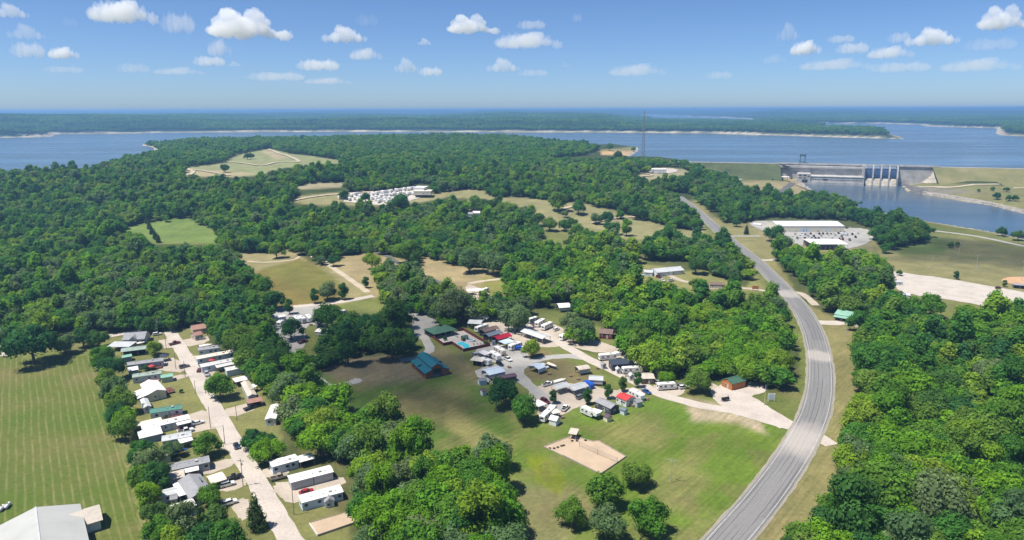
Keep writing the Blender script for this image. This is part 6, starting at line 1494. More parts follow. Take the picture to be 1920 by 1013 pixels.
o.children[0].data.materials[0] = simple('orange_timber_roof', (.42, .24, .13), .8)
for k, (x, y) in enumerate([(1031, 841), (1039, 841), (1046, 839), (1053, 836.5), (1057, 835.5), (1073, 827), (1082, 827), (1098, 826)]):
    p = at(x, y, .1); o = empty('tyre', (p.x, p.y, .07)); tag(o, 'dark tyre half buried in the sand court', 'tyre', 'tyres in the sand court'); mb = MB(); n = 12
    for i in range(n):
        a0, a1 = i * 6.283 / n, (i + 1) * 6.283 / n
        q = lambda a_, r, z: (math.cos(a_) * r, math.sin(a_) * r, z)
        mb.face([q(a0, .55, 0), q(a1, .55, 0), q(a1, .5, .22), q(a0, .5, .22)]); mb.face([q(a0, .5, .22), q(a1, .5, .22), q(a1, .28, .2), q(a0, .28, .2)]); mb.face([q(a0, .28, .2), q(a1, .28, .2), q(a1, .26, 0), q(a0, .26, 0)])
    mb.build('tread', M_TYRE, o)
for c, h, arm, lab in [((1258, 905), 8, 'flood', 'floodlight pole on the bright lawn right of the sand court'), ((1433, 760), 9, 'none', 'slim pole on the lawn near the entrance sign'), ((553, 640), 8, 'lamp', 'pale light pole beside the round tree and maroon pickup'), ((655, 735), 7, 'none', 'slim pole on the lawn left of the barn'), ((868, 682), 8, 'none', 'slim pole at the pool fence corner'),
                       ((964, 663), 6, 'none', 'slim pole near the blue tarp'), ((1586, 632), 8, 'none', 'slim pole beside the white drive right of the highway'), ((983.5, 868), 1.5, 'none', 'short post beside the shelter belt')]:
    pole(c, h, lab, arm, M_POLEM)

# ---- clutter of the pitches
PT = {'tabletop': MB().box(-.9, .9, -.38, .38, .7, .76).mesh('tabletop', [M_DECK]), 'bench': MB().box(-.9, .9, -.13, .13, .42, .47).mesh('bench', [M_DECK]), 'leg': MB().box(-.05, .05, -.7, .7, .02, .7).mesh('leg', [M_POST])}
for k, (x, y) in enumerate([(905, 661), (896, 684), (948, 668), (955, 690), (918, 640), (1003, 614), (1018, 620), (1050, 634), (1068, 643), (1030, 702), (1070, 706), (1084, 712), (1120, 692), (1098, 738), (1130, 754), (1150, 774), (1185, 762), (1213, 750), (1238, 732), (1222, 716), (1175, 706), (1163, 700), (1020, 792), (1054, 784), (775, 584), (800, 574), (600, 628), (583, 610)]):
    p = at(x, y, 0); o = empty('picnic_table', (p.x, p.y, .04), (k * 1.7) % 3.1); tag(o, 'timber picnic table on a camp pitch', 'table', 'picnic tables on the camp pitches')
    inst('tabletop', PT['tabletop'], o)
    for s_ in (-.68, .68): inst('bench', PT['bench'], o, (0, s_, 0)); inst('leg', PT['leg'], o, (s_, 0, 0))
for c, to, kd, col, lab in [((1003, 609), (1010, 606), 'pickup', 'grey', 'grey pickup beside the leftmost camper under the trees'), ((1043, 620), (1050, 617), 'suv', 'white', 'white car beside the rightmost camper under the trees'), ((892, 669), (899, 672), 'suv', 'silver', 'silver car beside the cream canopy'), ((952, 676), (960, 680), 'pickup', 'white', 'white pickup on the gravel below the cream camper'), ((1088, 747), (1096, 743), 'suv', 'grey', 'grey car on the gravel beside the oval trees'),
                            ((1060, 768), (1066, 762), 'pickup', 'white', 'white pickup on the gravel near the long white camper'), ((1212, 737), (1220, 741), 'sedan', 'blue', 'blue car beside the white camper near the red roof'), ((1168, 690), (1175, 693), 'suv', 'silver', 'silver car between the dark shelter and camper'), ((1236, 719), (1243, 717), 'sedan', 'silver', 'silver car beside the tan roofed cabin porch'), ((1232, 672), (1239, 675), 'suv', 'navy', 'dark blue car at the end of the camp wood lane'),
                            ((937, 685), (944, 689), 'suv', 'black', 'black car before the wide pale blue canopy'), ((602, 606), (608, 603), 'pickup', 'blue', 'blue pickup beside the motorhomes'), ((765, 584), (772, 586), 'pickup', 'white', 'white pickup in the bare gravel yard'), ((906, 566), (912, 569), 'suv', 'silver', 'silver car in the upper gravel yard'), ((893, 573), (900, 575), 'pickup', 'black', 'black pickup in the upper gravel yard'),
                            ((470, 767), (478, 764), 'pickup', 'navy', 'dark pickup before the rust roofed carport'), ((524, 898), (532, 896), 'pickup', 'tan', 'tan pickup on the gravel before the two section trailer'), ((388, 704), (392, 712), 'suv', 'silver', 'silver car on the gravel beside the lane and bright white home'), ((318, 781), (325, 779), 'sedan', 'grey', 'grey sedan below the teal roofed home'), ((340, 886), (347, 884), 'suv', 'tan', 'tan car beside the white porch canopy')]:
    car(c, to, kd, col, lab)
# ================================================================== FAR SIDE OF THE HIGHWAY, WORKSHOPS, HOUSES
bld('lodge', 'long building with pale green roof right of the highway', 'building', (1564, 589), (1612, 598), (1573, 580), 3.0, 'gable', 'x', 1.6, 'mint', 'brown', 0, 4)
bld('porch', 'pale green lean to porch along the long green roofed building', 'porch', (1562, 594), (1606, 602), 3.0, 2.3, 'shed', 'x', .5, 'mint', 'brown', 1)
bld('house', 'broad house with pale grey roof above the camp wood', 'house', (1232, 512), (1284, 507), 12, 3.0, 'gable', 'x', 1.8, 'pale', 'white', 0, 4)
bld('garage', 'detached grey roofed garage left of the broad grey house', 'garage', (1206, 511), (1224, 512), 7, 2.7, 'gable', 'x', 1.2, 'pale', 'pblue', 0, 1)
bld('shed', 'long shed with taupe roof beside the upper drive', 'shed', (1331, 534), (1360, 535), 6, 2.7, 'gable', 'x', .9, 'brown', 'tan', 0, 2)
bld('greenhouse', 'low sage roofed shed at the corner of the house lawn', 'shed', (1165, 512), (1200, 519), 6, 2.2, 'shed', 'x', .3, 'sage', 'sage', 0, 0, False, end_win=0)
for c, to, kd, col, lab in [((1235, 521), (1242, 523), 'suv', 'maroon', 'dark red car on the house lawn'), ((1228, 516), (1236, 518), 'pickup', 'grey', 'grey pickup beside the detached garage'), ((1258, 528), (1267, 526), 'pickup', 'white', 'white pickup on the house lawn'), ((1238, 539), (1243, 541), 'suv', 'grey', 'grey car at the edge of the camp wood'), ((1242, 527), (1248, 529), 'sedan', 'white', 'white car beside the dark red one on the house lawn')]: car(c, to, kd, col, lab)
# workshop yard
GZ = gat(1530, 445).z
sheet('gravel_yard', [(1400, 416), (1450, 414), (1480, 432), (1585, 428), (1622, 428), (1640, 438), (1632, 455), (1600, 466), (1570, 468), (1480, 458), (1455, 440), (1420, 430)], M_GREYGRAV, .2, .4, True)
o = bld('workshop', 'very long pale metal workshop behind the vehicle yard', 'workshop', (1459, 424.5), (1584, 424.5), (1446, 414.5), 6.5, 'gable', 'x', 2.2, 'zinc', 'cream', 0, 6, True)
l, w_, h = o['_dims']
for x in (-.28, -.18, -.08, .52): MB().box(x * l * 2 * .5 - 2, x * l * 2 * .5 + 2, -w_ - .06, -w_ + .05, 0, 4.4).build('bay_door', WALL['pblue'], o)
o = bld('open_shed', 'long open fronted shed with white roof below the vehicle yard', 'shed', (1523, 458.5), (1591, 458.5), (1520, 450.5), 4.6, 'shed', 'x', 1.0, 'white', 'tan', 2)
LOTC = [(1491, 441, 'silver'), (1503, 441, 'white'), (1510, 441.5, 'grey'), (1515, 440, 'white'), (1520, 440, 'maroon'), (1530, 440, 'white'), (1536, 440, 'black'), (1543, 440, 'black'), (1551, 440, 'grey'), (1566, 443, 'silver'), (1572, 439, 'navy'), (1586, 440, 'navy'), (1598, 441, 'black'), (1495, 448, 'grey'), (1509, 448, 'grey'), (1522, 448, 'silver'), (1529, 449, 'black'), (1535, 449, 'black'), (1548, 449, 'white'), (1561, 449, 'silver'), (1574, 450, 'maroon'), (1580, 450, 'maroon'), (1593, 451, 'grey'), (1587, 430, 'black'), (1594, 430, 'white'), (1474, 430, 'white'), (1500, 445, 'white'), (1515, 444, 'silver'), (1526, 444.5, 'black'), (1540, 444, 'silver'), (1555, 445, 'white'), (1563, 440, 'white'), (1578, 445, 'grey'), (1604, 446, 'black'), (1609, 440, 'silver'), (1486, 446, 'white'), (1558, 440.5, 'tan'), (1601, 436, 'white')]
CNT = {}
for x, y, col in LOTC:
    row = 'upper' if y < 445 else 'lower'
    car((x, y), (x + 2, y + 3), 'suv' if (x % 3) else 'pickup', col, f'{col} vehicle parked in the {row} row of the workshop yard', 'vehicles in the workshop yard', simple_=True)
for x, y, lab in [(1493, 430.5, 'red tractor left of a pair before the workshop'), (1499, 431, 'red tractor right of a pair before the workshop')]:
    p = at(x, y, GZ); o = empty('tractor', (p.x, p.y, GZ + .2), 1.2); tag(o, lab, 'tractor'); MB().prism([(-1.2, .8), (1.8, .8), (1.8, 1.6), (.2, 1.7), (-1.2, 1.3)], -.5, .5, 'y').build('bonnet', PAINT['red'], o); MB().box(-1.2, .3, -.6, .6, 1.72, 2.7).build('cab', M_WINDOW, o)
    for xx, r_ in ((-.9, 2.0), (1.4, 1.2)):
        for s in (-1, 1): inst('wheel', WHEEL, o, (xx, s * .8, .34 * r_), 0, None, (r_, 1.4, r_))
for x, y, lab in [(1580, 442, 'left of two pale domes parked in the workshop yard'), (1586, 442.5, 'right of two pale domes parked in the workshop yard')]:
    p = at(x, y, GZ); o = empty('storage_tank', (p.x, p.y, GZ + .2)); tag(o, lab, 'tank'); mb = MB()
    for (r0, z0), (r1, z1) in zip([(1.9, 0), (2.0, 1.6), (1.7, 2.4), (1.0, 3.0)], [(2.0, 1.6), (1.7, 2.4), (1.0, 3.0), (.1, 3.2)]): mb.tube((0, 0, z0), (0, 0, z1), r0, r1, 14, False)
    mb.build('shell', PAINT['silver'], o)
p = at(1420, 425, GZ); o = empty('tank_trailer', (p.x, p.y, GZ + .2), -.6); tag(o, 'white tank trailer at the left end of the workshop yard', 'trailer'); MB().tube((-4, 0, 2), (4, 0, 2), 1.2, None, 12).build('tank', M_BOATW, o)
for x in (-3, -2, 3):
    for s in (-1, 1): inst('wheel', WHEEL, o, (x, s * .9, .45), 0, None, (1.3, 1.3, 1.3))
# ball field and pale lot
GZ = gat(1800, 530).z
sheet('gravel_lot', [(1658, 512), (1675, 508), (1712, 515), (1760, 520), (1920, 548), (2040, 570), (2080, 610), (1920, 588), (1880, 582), (1800, 565), (1700, 552), (1678, 540)], gravel('white_gravel', (.50, .45, .395)), .15, .4, True)
sheet('ball_infield', [(1875, 527), (1885, 521), (1905, 519), (1940, 520), (1990, 528), (1970, 540), (1910, 535), (1885, 531)], M_CLAY, .16, .2, True)
for c, h, lab in [((1797, 484), 15, 'tall floodlight pole at the back of the ball field'), ((1829, 510), 13, 'floodlight pole at the left of the ball field'), ((1915, 527), 14, 'floodlight pole beside the clay infield'), ((1746, 502), 9, 'pole at the left end of the outfield fence')]: pole(c, h, lab, 'flood', M_POLEM)
fc = [gat(x, y) for x, y in ((1735, 508), (1760, 500), (1800, 494), (1850, 494), (1920, 498), (2000, 506))]
fo = empty('outfield_fence', fc[0]); tag(fo, 'thin wire fence curving round the ball field', 'fence')
for k in range(len(fc) - 1):
    n = max(2, int((fc[k + 1] - fc[k]).length / 7))
    for j in range(n): p = fc[k].lerp(fc[k + 1], j / n) - fc[0]; MB().tube(p, p + Vector((0, 0, 1.6)), .06, None, 4).build('post', M_POLEM, fo)
    MB().tube(fc[k] - fc[0] + Vector((0, 0, 1.5)), fc[k + 1] - fc[0] + Vector((0, 0, 1.5)), .05, None, 4).build('rail', M_POLEM, fo)
bld('shed', 'small brown shed at the edge of the pale gravel lot', 'shed', (1668, 526), (1680, 527.5), 5, 2.6, 'gable', 'x', .8, 'brown', 'brown', 0, 0, end_win=0)
bld('shed', 'small pale shed beside the brown one at the gravel lot', 'shed', (1680, 529.5), (1694, 529.5), 4, 2.4, 'shed', 'x', .3, 'pale', 'white', 0, 0, end_win=0)
bld('dugout', 'long low dugout beside the clay infield', 'dugout', (1900, 534.5), (1940, 538), 4, 2.4, 'shed', 'x', .3, 'grey', 'brown', 2)
car((1871.5, 542), (1877, 541), 'suv', 'maroon', 'dark red car at the back edge of the pale gravel lot')
bld('bleachers', 'low pale stand at the left of the gravel lot', 'stand', (1690, 553), (1707, 555), 3, 1.2, 'shed', 'x', .8, 'pale', 'grey', 0, 0, False, end_win=0)
# river side
GZ = gat(1633, 397).z
bld('hut', 'small brown roofed hut on the near river bank', 'hut', (1627, 396.5), (1640, 397.5), 7, 3, 'gable', 'x', 1.2, 'rust', 'brown', 0, 1, end_win=0)
# dam side buildings
GZ = gat(1470, 334).z
o = bld('canopy', 'white roofed canopy beside the car park under the dam', 'canopy', (1462, 332.5), (1482, 332.5), 11, 5, 'shed', 'x', .4, 'white', 'pblue', 1)
for k in range(5): car((1440 + k * 9, 336 + (k % 2) * 1.2), (1442 + k * 9, 338), 'suv', ('blue', 'navy', 'black', 'blue', 'silver')[k], 'vehicle parked in the car park under the dam', 'vehicles under the dam', loc=gat(1440 + k * 9, 337 + (k % 2)), rz=1.0, simple_=True)
GZ = gat(1380, 328).z
for k in range(8):
    p = gat(1362 + k * 5, 327 + (k % 2) * 3); o = empty('substation_gantry', p, .1); tag(o, 'grey steel gantry in the switchyard beside the dam', 'gantry', 'gantries in the switchyard')
    for s in (-2.5, 2.5): MB().tube((s, 0, 0), (s, 0, 9), .3, .2, 5).build('leg', M_STEEL, o)
    MB().box(-2.9, 2.9, -.25, .25, 8.4, 9.0).build('beam', M_STEEL, o)
GZ = gat(1235, 320).z
bld('building', 'long white roofed building in the pale clearing below the mast', 'building', (1222, 318), (1250, 318), 12, 5, 'gable', 'x', 1, 'white', 'white', 0, 3)
sheet('gravel_lot', [(1212, 322), (1232, 317), (1272, 317), (1268, 324), (1235, 328)], M_ROADGRAV, .5, .5, True); sheet('gravel_lot', [(1284, 331), (1306, 329), (1308, 336), (1290, 337)], M_TANGRAV, .5, .5, True)
# crowded lot of white campers
CROWD = [(k, x, y) for k, (x, y) in enumerate([(640, 373), (650, 371), (659, 369), (668, 367), (676, 370), (665, 374), (680, 375), (690, 368), (699, 366), (708, 365), (716, 363), (724, 363), (733, 361), (742, 360), (750, 359), (758, 358), (765, 357), (773, 356), (705, 372), (714, 370), (722, 369), (731, 368), (740, 367), (749, 366), (757, 364), (768, 366), (776, 365), (698, 374), (708, 376), (721, 375), (730, 374), (712, 380), (722, 379), (730, 381), (786, 366), (790, 361), (782, 358), (672, 378), (655, 376), (760, 370), (745, 372)])]
for k, x, y in CROWD:
    p = gat(x, y); rv(None, None, 9.5 + (k % 3) * 1.2, 'trailer', 'white', 'white camper in the crowded lot among the woods', 'campers in the crowded lot', loc=(p.x, p.y, p.z + .2), rz=1.0 + (k * 37 % 11) * .09, hgt=3.4 + (k % 2) * .4, simple_=True)
sheet('gravel_lot', [(632, 377), (660, 366), (700, 361), (760, 354), (800, 353), (812, 364), (780, 374), (735, 386), (690, 384)], gravel('lot_gravel', (.5, .46, .4)), .4, .5, True)
GZ = gat(790, 360).z
bld('building', 'pale flat roofed building above the crowded camper lot', 'building', (774, 352), (795, 352.5), 16, 8, 'shed', 'x', .4, 'white', 'white', 0, 3)
bld('building', 'wide low cream building beside the crowded camper lot', 'building', (775, 359), (808, 359), 14, 4.5, 'shed', 'x', .4, 'cream', 'cream', 0, 3)
GZ = gat(455, 284).z
bld('farm_building', 'white farm building at the top of the far field', 'building', (446, 279.5), (462, 279.5), 14, 4, 'gable', 'x', 2, 'white', 'white', 0, 2)
GZ = gat(548, 283).z
bld('farm_building', 'small white shed beside trees in the far field', 'shed', (544, 282), (552, 282), 10, 4, 'gable', 'x', 1.5, 'white', 'white', 0, 0, end_win=0)
GZ = gat(1088, 282).z
bld('building', 'small white building at the wood edge above the beach', 'building', (1083, 278.5), (1094, 278.5), 10, 4, 'gable', 'x', 1.5, 'white', 'white', 0, 1, end_win=0)
GZ = 0.0
for k, (x, y, c) in enumerate([(880, 402, 'grey'), (893, 400, 'white'), (868, 408, 'silver'), (945, 408, 'grey'), (965, 410, 'white')]):
    GZ = gat(x, y).z
    bld('house', ['grey roofed house among trees left of the far track', 'white house beside a grey roofed one among trees', 'small pale house at the edge of the deep wood', 'grey house hidden by trees near the tan fields', 'white house hidden by trees near the tan fields'][k], 'house', (x - 7, y), (x + 7, y), 9, 3.2, 'gable', 'x', 1.6, 'grey' if c != 'white' else 'white', 'white', 0, 2)
GZ = 0.0

# ================================================================== SINGLE TREES
def itree(cx, cy, rpx, k, c, label, zs=1.05, group=None, name='tree'):
    """place a tree so that the middle of its crown is seen at (cx, cy) and its crown is 2 rpx wide"""
    hgt = 6.0
    for _ in range(4):
        p = gat(cx, cy, hgt); dist = p.x * _f[0] + p.y * _f[1] + (p.z - CAMZ) * _f[2]; r = rpx / FPX * dist
        hgt = r * zs * (1.0 if k != 'cedar' else 1.2)
    g = p.copy(); g.z = float(height(np.array([p.x]), np.array([p.y]))[0])
    return tree(g, r, k, c, label, group, zs, name)
ONE = [
    (410, 722, 26, 0, 0, 'big round tree between the gravel lane and tan mobile home'), (384, 834, 25, 1, 0, 'leafy tree over the white canopy and gravel lane'), (473, 822, 22, 0, 1, 'dark leafy tree right of the lane above the driving car'), (274, 610, 16, 5, 1, 'dark round tree beside the farm road junction'), (290, 652, 15, 2, 2, 'pale green tree beside the open carport'),
    (318, 842, 18, 3, 3, 'grey green tree over the short white roofed trailer'), (392, 930, 22, 2, 0, 'tree over the front of the double wide home'), (58, 640, 44, 3, 1, 'broad dark tree at the top left of the mown field'), (120, 645, 20, 5, 3, 'grey green tree beside the broad dark field tree'), (155, 632, 20, 1, 1, 'dark tree at the top of the mown field near the hedgerow'), (184, 635, 17, 2, 1, 'dark tree at the head of the hedgerow'),
    (652, 658, 27, 4, 1, 'tall dark oval tree left of the lawn'), (690, 615, 30, 1, 1, 'dark tree beside the tall oval tree'), (735, 640, 34, 3, 1, 'wide dark tree overhanging the lawn left of the pool'), (948, 735, 29, 0, 1, 'large dark green tree beside the plum canopy'), (981, 765, 27, 2, 0, 'large bright tree in front of the dark one by the plum canopy'), (998, 652, 18, 1, 2, 'round bright tree beside the loop lane'),
    (1312, 714, 24, 0, 0, 'big round tree beside the entrance lane'), (1246, 708, 15, 5, 2, 'bright tree above the white camper by the lane'), (1385, 678, 22, 2, 2, 'yellow green tree behind the log office'), (1405, 690, 26, 5, 2, 'yellow green tree right of the log office'), (545, 616, 21, 1, 1, 'round dark tree on the island beside the light pole'), (543, 578, 11, 4, 1, 'slim dark tree beside the pale metal shed'), (612, 590, 28, 3, 1, 'spreading dark tree beside the motorhomes'),
    (850, 572, 36, 1, 3, 'grey green tree behind the pavilion'), (922, 572, 22, 3, 3, 'grey green tree behind the parked cars'), (970, 597, 26, 5, 3, 'grey green tree at the head of the camp lane'), (1068, 605, 22, 1, 3, 'tall grey green tree right of the camp lane'), (1096, 617, 24, 2, 3, 'grey green tree nearest the shingled cabin'),
    (1073, 963, 29, 0, 0, 'round tree standing alone on the foreground lawn'), (1137, 918, 37, 1, 0, 'large tree at the lower corner of the sand court'), (1187, 888, 27, 5, 0, 'tall tree behind the large one at the sand court'), (1137, 980, 33, 2, 3, 'pale grey green tree below the sand court trees'), (1218, 965, 38, 0, 0, 'large leafy tree rightmost of the foreground group'),
    (625, 487, 12, 3, 1, 'small round tree beside the farm track'), (697, 488, 16, 5, 2, 'low bright bush shaped tree on the tan grass'), (686, 532, 8, 4, 1, 'small dark tree at the end of the farm track'), (762, 470, 22, 2, 0, 'tree on the tan grass beside the dark lane'), (779, 487, 11, 4, 1, 'slim tree beside the dark lane'), (518, 469, 15, 1, 0, 'round tree at the top of the tan field'), (690, 470, 12, 2, 1, 'dark tree at the edge of the tan grass'),
    (880, 487, 24, 1, 3, 'grey green tree left of a pair at the tan grass'), (925, 490, 24, 5, 3, 'grey green tree right of a pair at the tan grass'), (612, 545, 18, 2, 3, 'grey green tree at the lower edge of the tan field'), (590, 558, 11, 4, 1, 'small dark tree at the lower edge of the tan field'), (642, 550, 12, 4, 1, 'dark slim tree near the end of the farm track'),
    (1047, 377, 19, 2, 0, 'large bright tree on the far tan field'), (1085, 388, 14, 1, 0, 'round tree on the far tan field'), (1117, 409, 11, 5, 3, 'grey tree left of the trio on the far tan field'), (1137, 408, 13, 1, 1, 'dark tree middle of the trio on the far tan field'), (1164, 402, 9, 2, 0, 'small tree right of the trio on the far tan field'), (1200, 396, 16, 3, 1, 'dark tree on the track across the far tan field'),
    (1304, 533, 13, 0, 0, 'round tree beside the taupe roofed shed'), (1305, 496, 18, 5, 1, 'dark tree beside the broad grey roofed house'), (1337, 500, 11, 2, 3, 'pale thin tree beside the dark one near the grey house'), (1378, 536, 15, 4, 1, 'slim dark tree beside the upper drive'), (1452, 575, 22, 1, 3, 'grey green tree at the top corner of the camp wood'),
    (1748, 572, 24, 1, 0, 'round tree standing forward of the pale gravel lot'), (1612, 600, 22, 0, 0, 'tree in front of the long green roofed building'), (1455, 437, 17, 5, 1, 'dark tree at the left of the workshop yard'), (1470, 455, 18, 2, 3, 'grey green tree below the workshop yard entrance'), (1381, 417, 8, 1, 1, 'small tree on the highway verge'), (1400, 431, 6, 'cedar', 0, 'small cedar on the highway verge'), (1660, 465, 10, 0, 0, 'small round tree at the end of the open shed'),
    (1793, 518, 6, 4, 1, 'small tree on the edge of the gravel lot'), (1884, 533, 5, 4, 1, 'small tree beside the clay infield'), (1687, 511, 6, 3, 1, 'little dark tree at the corner of the gravel lot'), (1782, 459, 6, 2, 1, 'left bush on the dark green field'), (1795, 458, 5, 1, 1, 'right bush on the dark green field'),
    (1880, 434, 9, 0, 1, 'dark tree on the near river bank'), (1910, 440, 11, 3, 1, 'dark tree on the river bank at the right edge'), (1613, 382, 5, 2, 1, 'small tree at the water beside the brown roofed hut'), (1869, 367, 7, 1, 1, 'tree on the far river bank'), (1888, 355, 5, 3, 1, 'small tree above the far river bank'), (1862, 354, 4, 5, 1, 'tiny bush on the slope beyond the river'), (1835, 357, 3, 2, 1, 'tiny bush near the pale road beyond the river'), (1892, 371, 6, 1, 1, 'left bush of the row beyond the river'), (1904, 371, 6, 0, 1, 'right bush of the row beyond the river'),
    (1481, 356, 4, 3, 3, 'thin tree on the bank left of the river'), (422, 315, 8, 0, 1, 'lone dark tree in the far left field'), (463, 293, 6, 1, 1, 'left bush in the far left field'), (470, 292, 6, 2, 1, 'right bush in the far left field'), (311, 409, 7, 0, 2, 'small bright tree at the top of the green clearing'), (699, 352, 6, 1, 2, 'pale yellow green tree above the crowded camper lot'), (645, 365, 9, 2, 1, 'dark tree at the left end of the crowded lot'), (685, 370, 9, 1, 1, 'dark tree inside the crowded lot'), (750, 382, 20, 0, 1, 'large dark tree before the crowded lot'),
    (1160, 290, 8, 0, 1, 'round dark tree beside the beach'), (1143, 275, 7, 1, 0, 'tree on the spit above the beach'), (1188, 279, 5, 5, 0, 'small tree at the tip of the beach spit'), (339, 575, 25, 2, 3, 'pale grey green tree above the farm road'), (235, 590, 24, 1, 0, 'round tree at the edge of the great wood above the grey house'), (300, 583, 20, 0, 0, 'tree at the wood edge left of the pale grey green one'),
]
for x, y, r_, k, c, lab in ONE: itree(x, y, r_, k, c, lab, 1.05 if k != 'cedar' else 1.2)
HEDGE = [(188, 668, 17), (203, 690, 19), (199, 712, 17), (214, 730, 19), (224, 752, 20), (218, 775, 18), (236, 780, 18), (232, 800, 19), (250, 822, 16), (262, 846, 19), (276, 868, 23), (266, 895, 21), (290, 892, 21), (278, 925, 20), (270, 955, 17), (292, 962, 21), (304, 990, 22), (345, 992, 26), (378, 968, 25), (405, 975, 22), (330, 1012, 24), (420, 1005, 24), (372, 1012, 24)]
for k_, (x, y, r_) in enumerate(HEDGE):
    if k_ in (8, 14, 18): itree(x, y, r_ * .62, 'cedar', 0, 'dark cedar in the hedgerow along the striped mown field', 1.2, 'cedars along the mown field', 'cedar_tree')
    else: itree(x, y, r_ * 1.28, (k_ * 5) % 9, (0, 1, 0, 3, 0, 1, 2)[k_ % 7], ('green', 'dark green', 'bright green', 'grey green')[(0, 1, 0, 3, 0, 1, 2)[k_ % 7]] + ' tree in the hedgerow along the mown field, ' + ('upper part' if y < 760 else 'middle part' if y < 880 else 'lower part'), 1.1, 'trees along the mown field')
CLUMP = [(905, 385, 16, 1, 'left'), (930, 378, 14, 0, 'left'), (952, 392, 18, 0, 'left'), (982, 398, 16, 3, 'middle'), (1008, 410, 15, 1, 'middle'), (1030, 420, 14, 0, 'middle'), (1058, 422, 12, 1, 'middle'), (1083, 432, 16, 0, 'right'), (1072, 416, 10, 1, 'right'), (1150, 428, 13, 1, 'right'), (1175, 430, 13, 2, 'right'), (1140, 424, 10, 1, 'right'), (890, 373, 10, 0, 'left'), (1060, 400, 8, 3, 'middle')]
for k_, (x, y, r_, c, w__) in enumerate(CLUMP): itree(x, y, r_, (k_ * 4) % 9, c, ('green', 'dark green', 'bright green', 'grey green')[c] + ' tree in the clumps on the far tan field, ' + w__ + ' part', 1.0, 'clumped trees on the far tan field')
OVAL = [(1037, 747, 9.5, 'oval tree beside the white flat canopy'), (1102, 747, 11, 'oval tree beside the dark cabin and white camper'), (1139.5, 737, 10, 'oval tree left of the red roofed cabin'), (1168, 724, 10, 'oval tree behind the red roofed cabin'), (1196, 715, 10.5, 'oval tree beside the tan roofed cabin')]
for x, y, r_, lab in OVAL: itree(x, y, r_, 4, 1, lab, 1.15, 'oval trees along the camp lane')
itree(478, 962, 24, 'cedar', 0, 'tall conical evergreen right of the lane at the bottom', 1.15, None, 'cedar_tree')
for k, (x, y, r_) in enumerate([(275, 412, 5), (279, 422, 5.5), (284, 431, 6), (290, 440, 6.5), (296, 447, 6)]): itree(x, y, r_, 'cedar', 0, 'dark cedar in the row crossing the green clearing', 1.2, 'cedars crossing the green clearing', 'cedar_tree')
for x, y, r_, lab in [(273, 690, 6, 'small bush beside the red parasol porch'), (339, 733, 4, 'small round bush on the lawn of the cream building'), (835, 634.5, 4, 'small bush on the pool deck'), (911, 643, 4, 'bush in the corner of the pool fence'), (357, 795, 3, 'bush beside the end of the long white home')]:
    o = itree(x, y, r_, 0, 1, lab, 1.0, None, 'bush'); o['category'] = 'bush'

for o_ in bpy.data.objects:
    if '_dims' in o_: del o_['_dims']
# ================================================================== CLOUDS AND AIR
def m_cloud(name, dens):
    def b(t, o):
        v = N(t, 'ShaderNodeVolumePrincipled', Density=dens); v.inputs['Color'].default_value = (1, 1, 1, 1); v.inputs['Anisotropy'].default_value = 0.0
        L(t, v.outputs[0], o.inputs['Volume'])
    return mat(name, b)
M_CLOUD = [m_cloud('cloud_dense', .0055), m_cloud('cloud_soft', .0022), m_cloud('cloud_veil', .0006), m_cloud('cloud_overhead', .011)]
def cloud_mesh(seed, n, hgt=.42):
    """a flat-bottomed heap of puffs, 2 wide: one closed surface"""
    g = random.Random(seed); bm = bmesh.new()
    peaks = [(g.uniform(-.55, .55), g.uniform(.5, 1)) for _ in range(3)]
    for k in range(n):
        x = g.gauss(0, .42); x = max(-.86, min(.86, x)); y = g.gauss(0, .2)
        top = max(max(0, 1 - abs(x - px_) * 2.2) * q for px_, q in peaks) * .8 + .2 * (1 - abs(x))
        r = g.uniform(.09, .2) * (1.15 - .5 * abs(x)); z = g.uniform(0, max(.02, top * hgt * 2 - r))
        m_ = Matrix.Translation((x, y, z + r * .35)) @ Matrix.Diagonal((r * 1.2, r, r * .85, 1))
        bmesh.ops.create_icosphere(bm, subdivisions=2, radius=1.0, matrix=m_)
        for _ in range(3):
            a = g.uniform(0, 6.283); e = g.uniform(0, 1.2); rr = r * g.uniform(.3, .5)
            c = Vector((x + math.cos(a) * math.cos(e) * r, y + math.sin(a) * math.cos(e) * r, z + r * .35 + math.sin(e) * r * .8))
            bmesh.ops.create_icosphere(bm, subdivisions=2, radius=1.0, matrix=Matrix.Translation(c) @ Matrix.Diagonal((rr, rr, rr, 1)))
    me = bpy.data.meshes.new('cloud'); bm.to_mesh(me); bm.free()
    o = bpy.data.objects.new('cloud_tmp', me); COL.objects.link(o)
    md = o.modifiers.new('r', 'REMESH'); md.mode = 'VOXEL'; md.voxel_size = .022
    tx = bpy.data.textures.new('cloud_noise', 'CLOUDS'); tx.noise_scale = .09; tx.noise_depth = 3
    dm = o.modifiers.new('d', 'DISPLACE'); dm.texture = tx; dm.strength = .12; dm.mid_level = .5
    dg = bpy.context.evaluated_depsgraph_get(); m2 = bpy.data.meshes.new_from_object(o.evaluated_get(dg)); m2.name = 'cloud'
    bpy.data.objects.remove(o); m2.materials.clear(); m2.materials.append(M_CLOUD[0])
    return m2
CM = [cloud_mesh(k * 7 + 3, n, h) for k, (n, h) in enumerate([(32, .30), (34, .22), (40, .13), (38, .36)])]
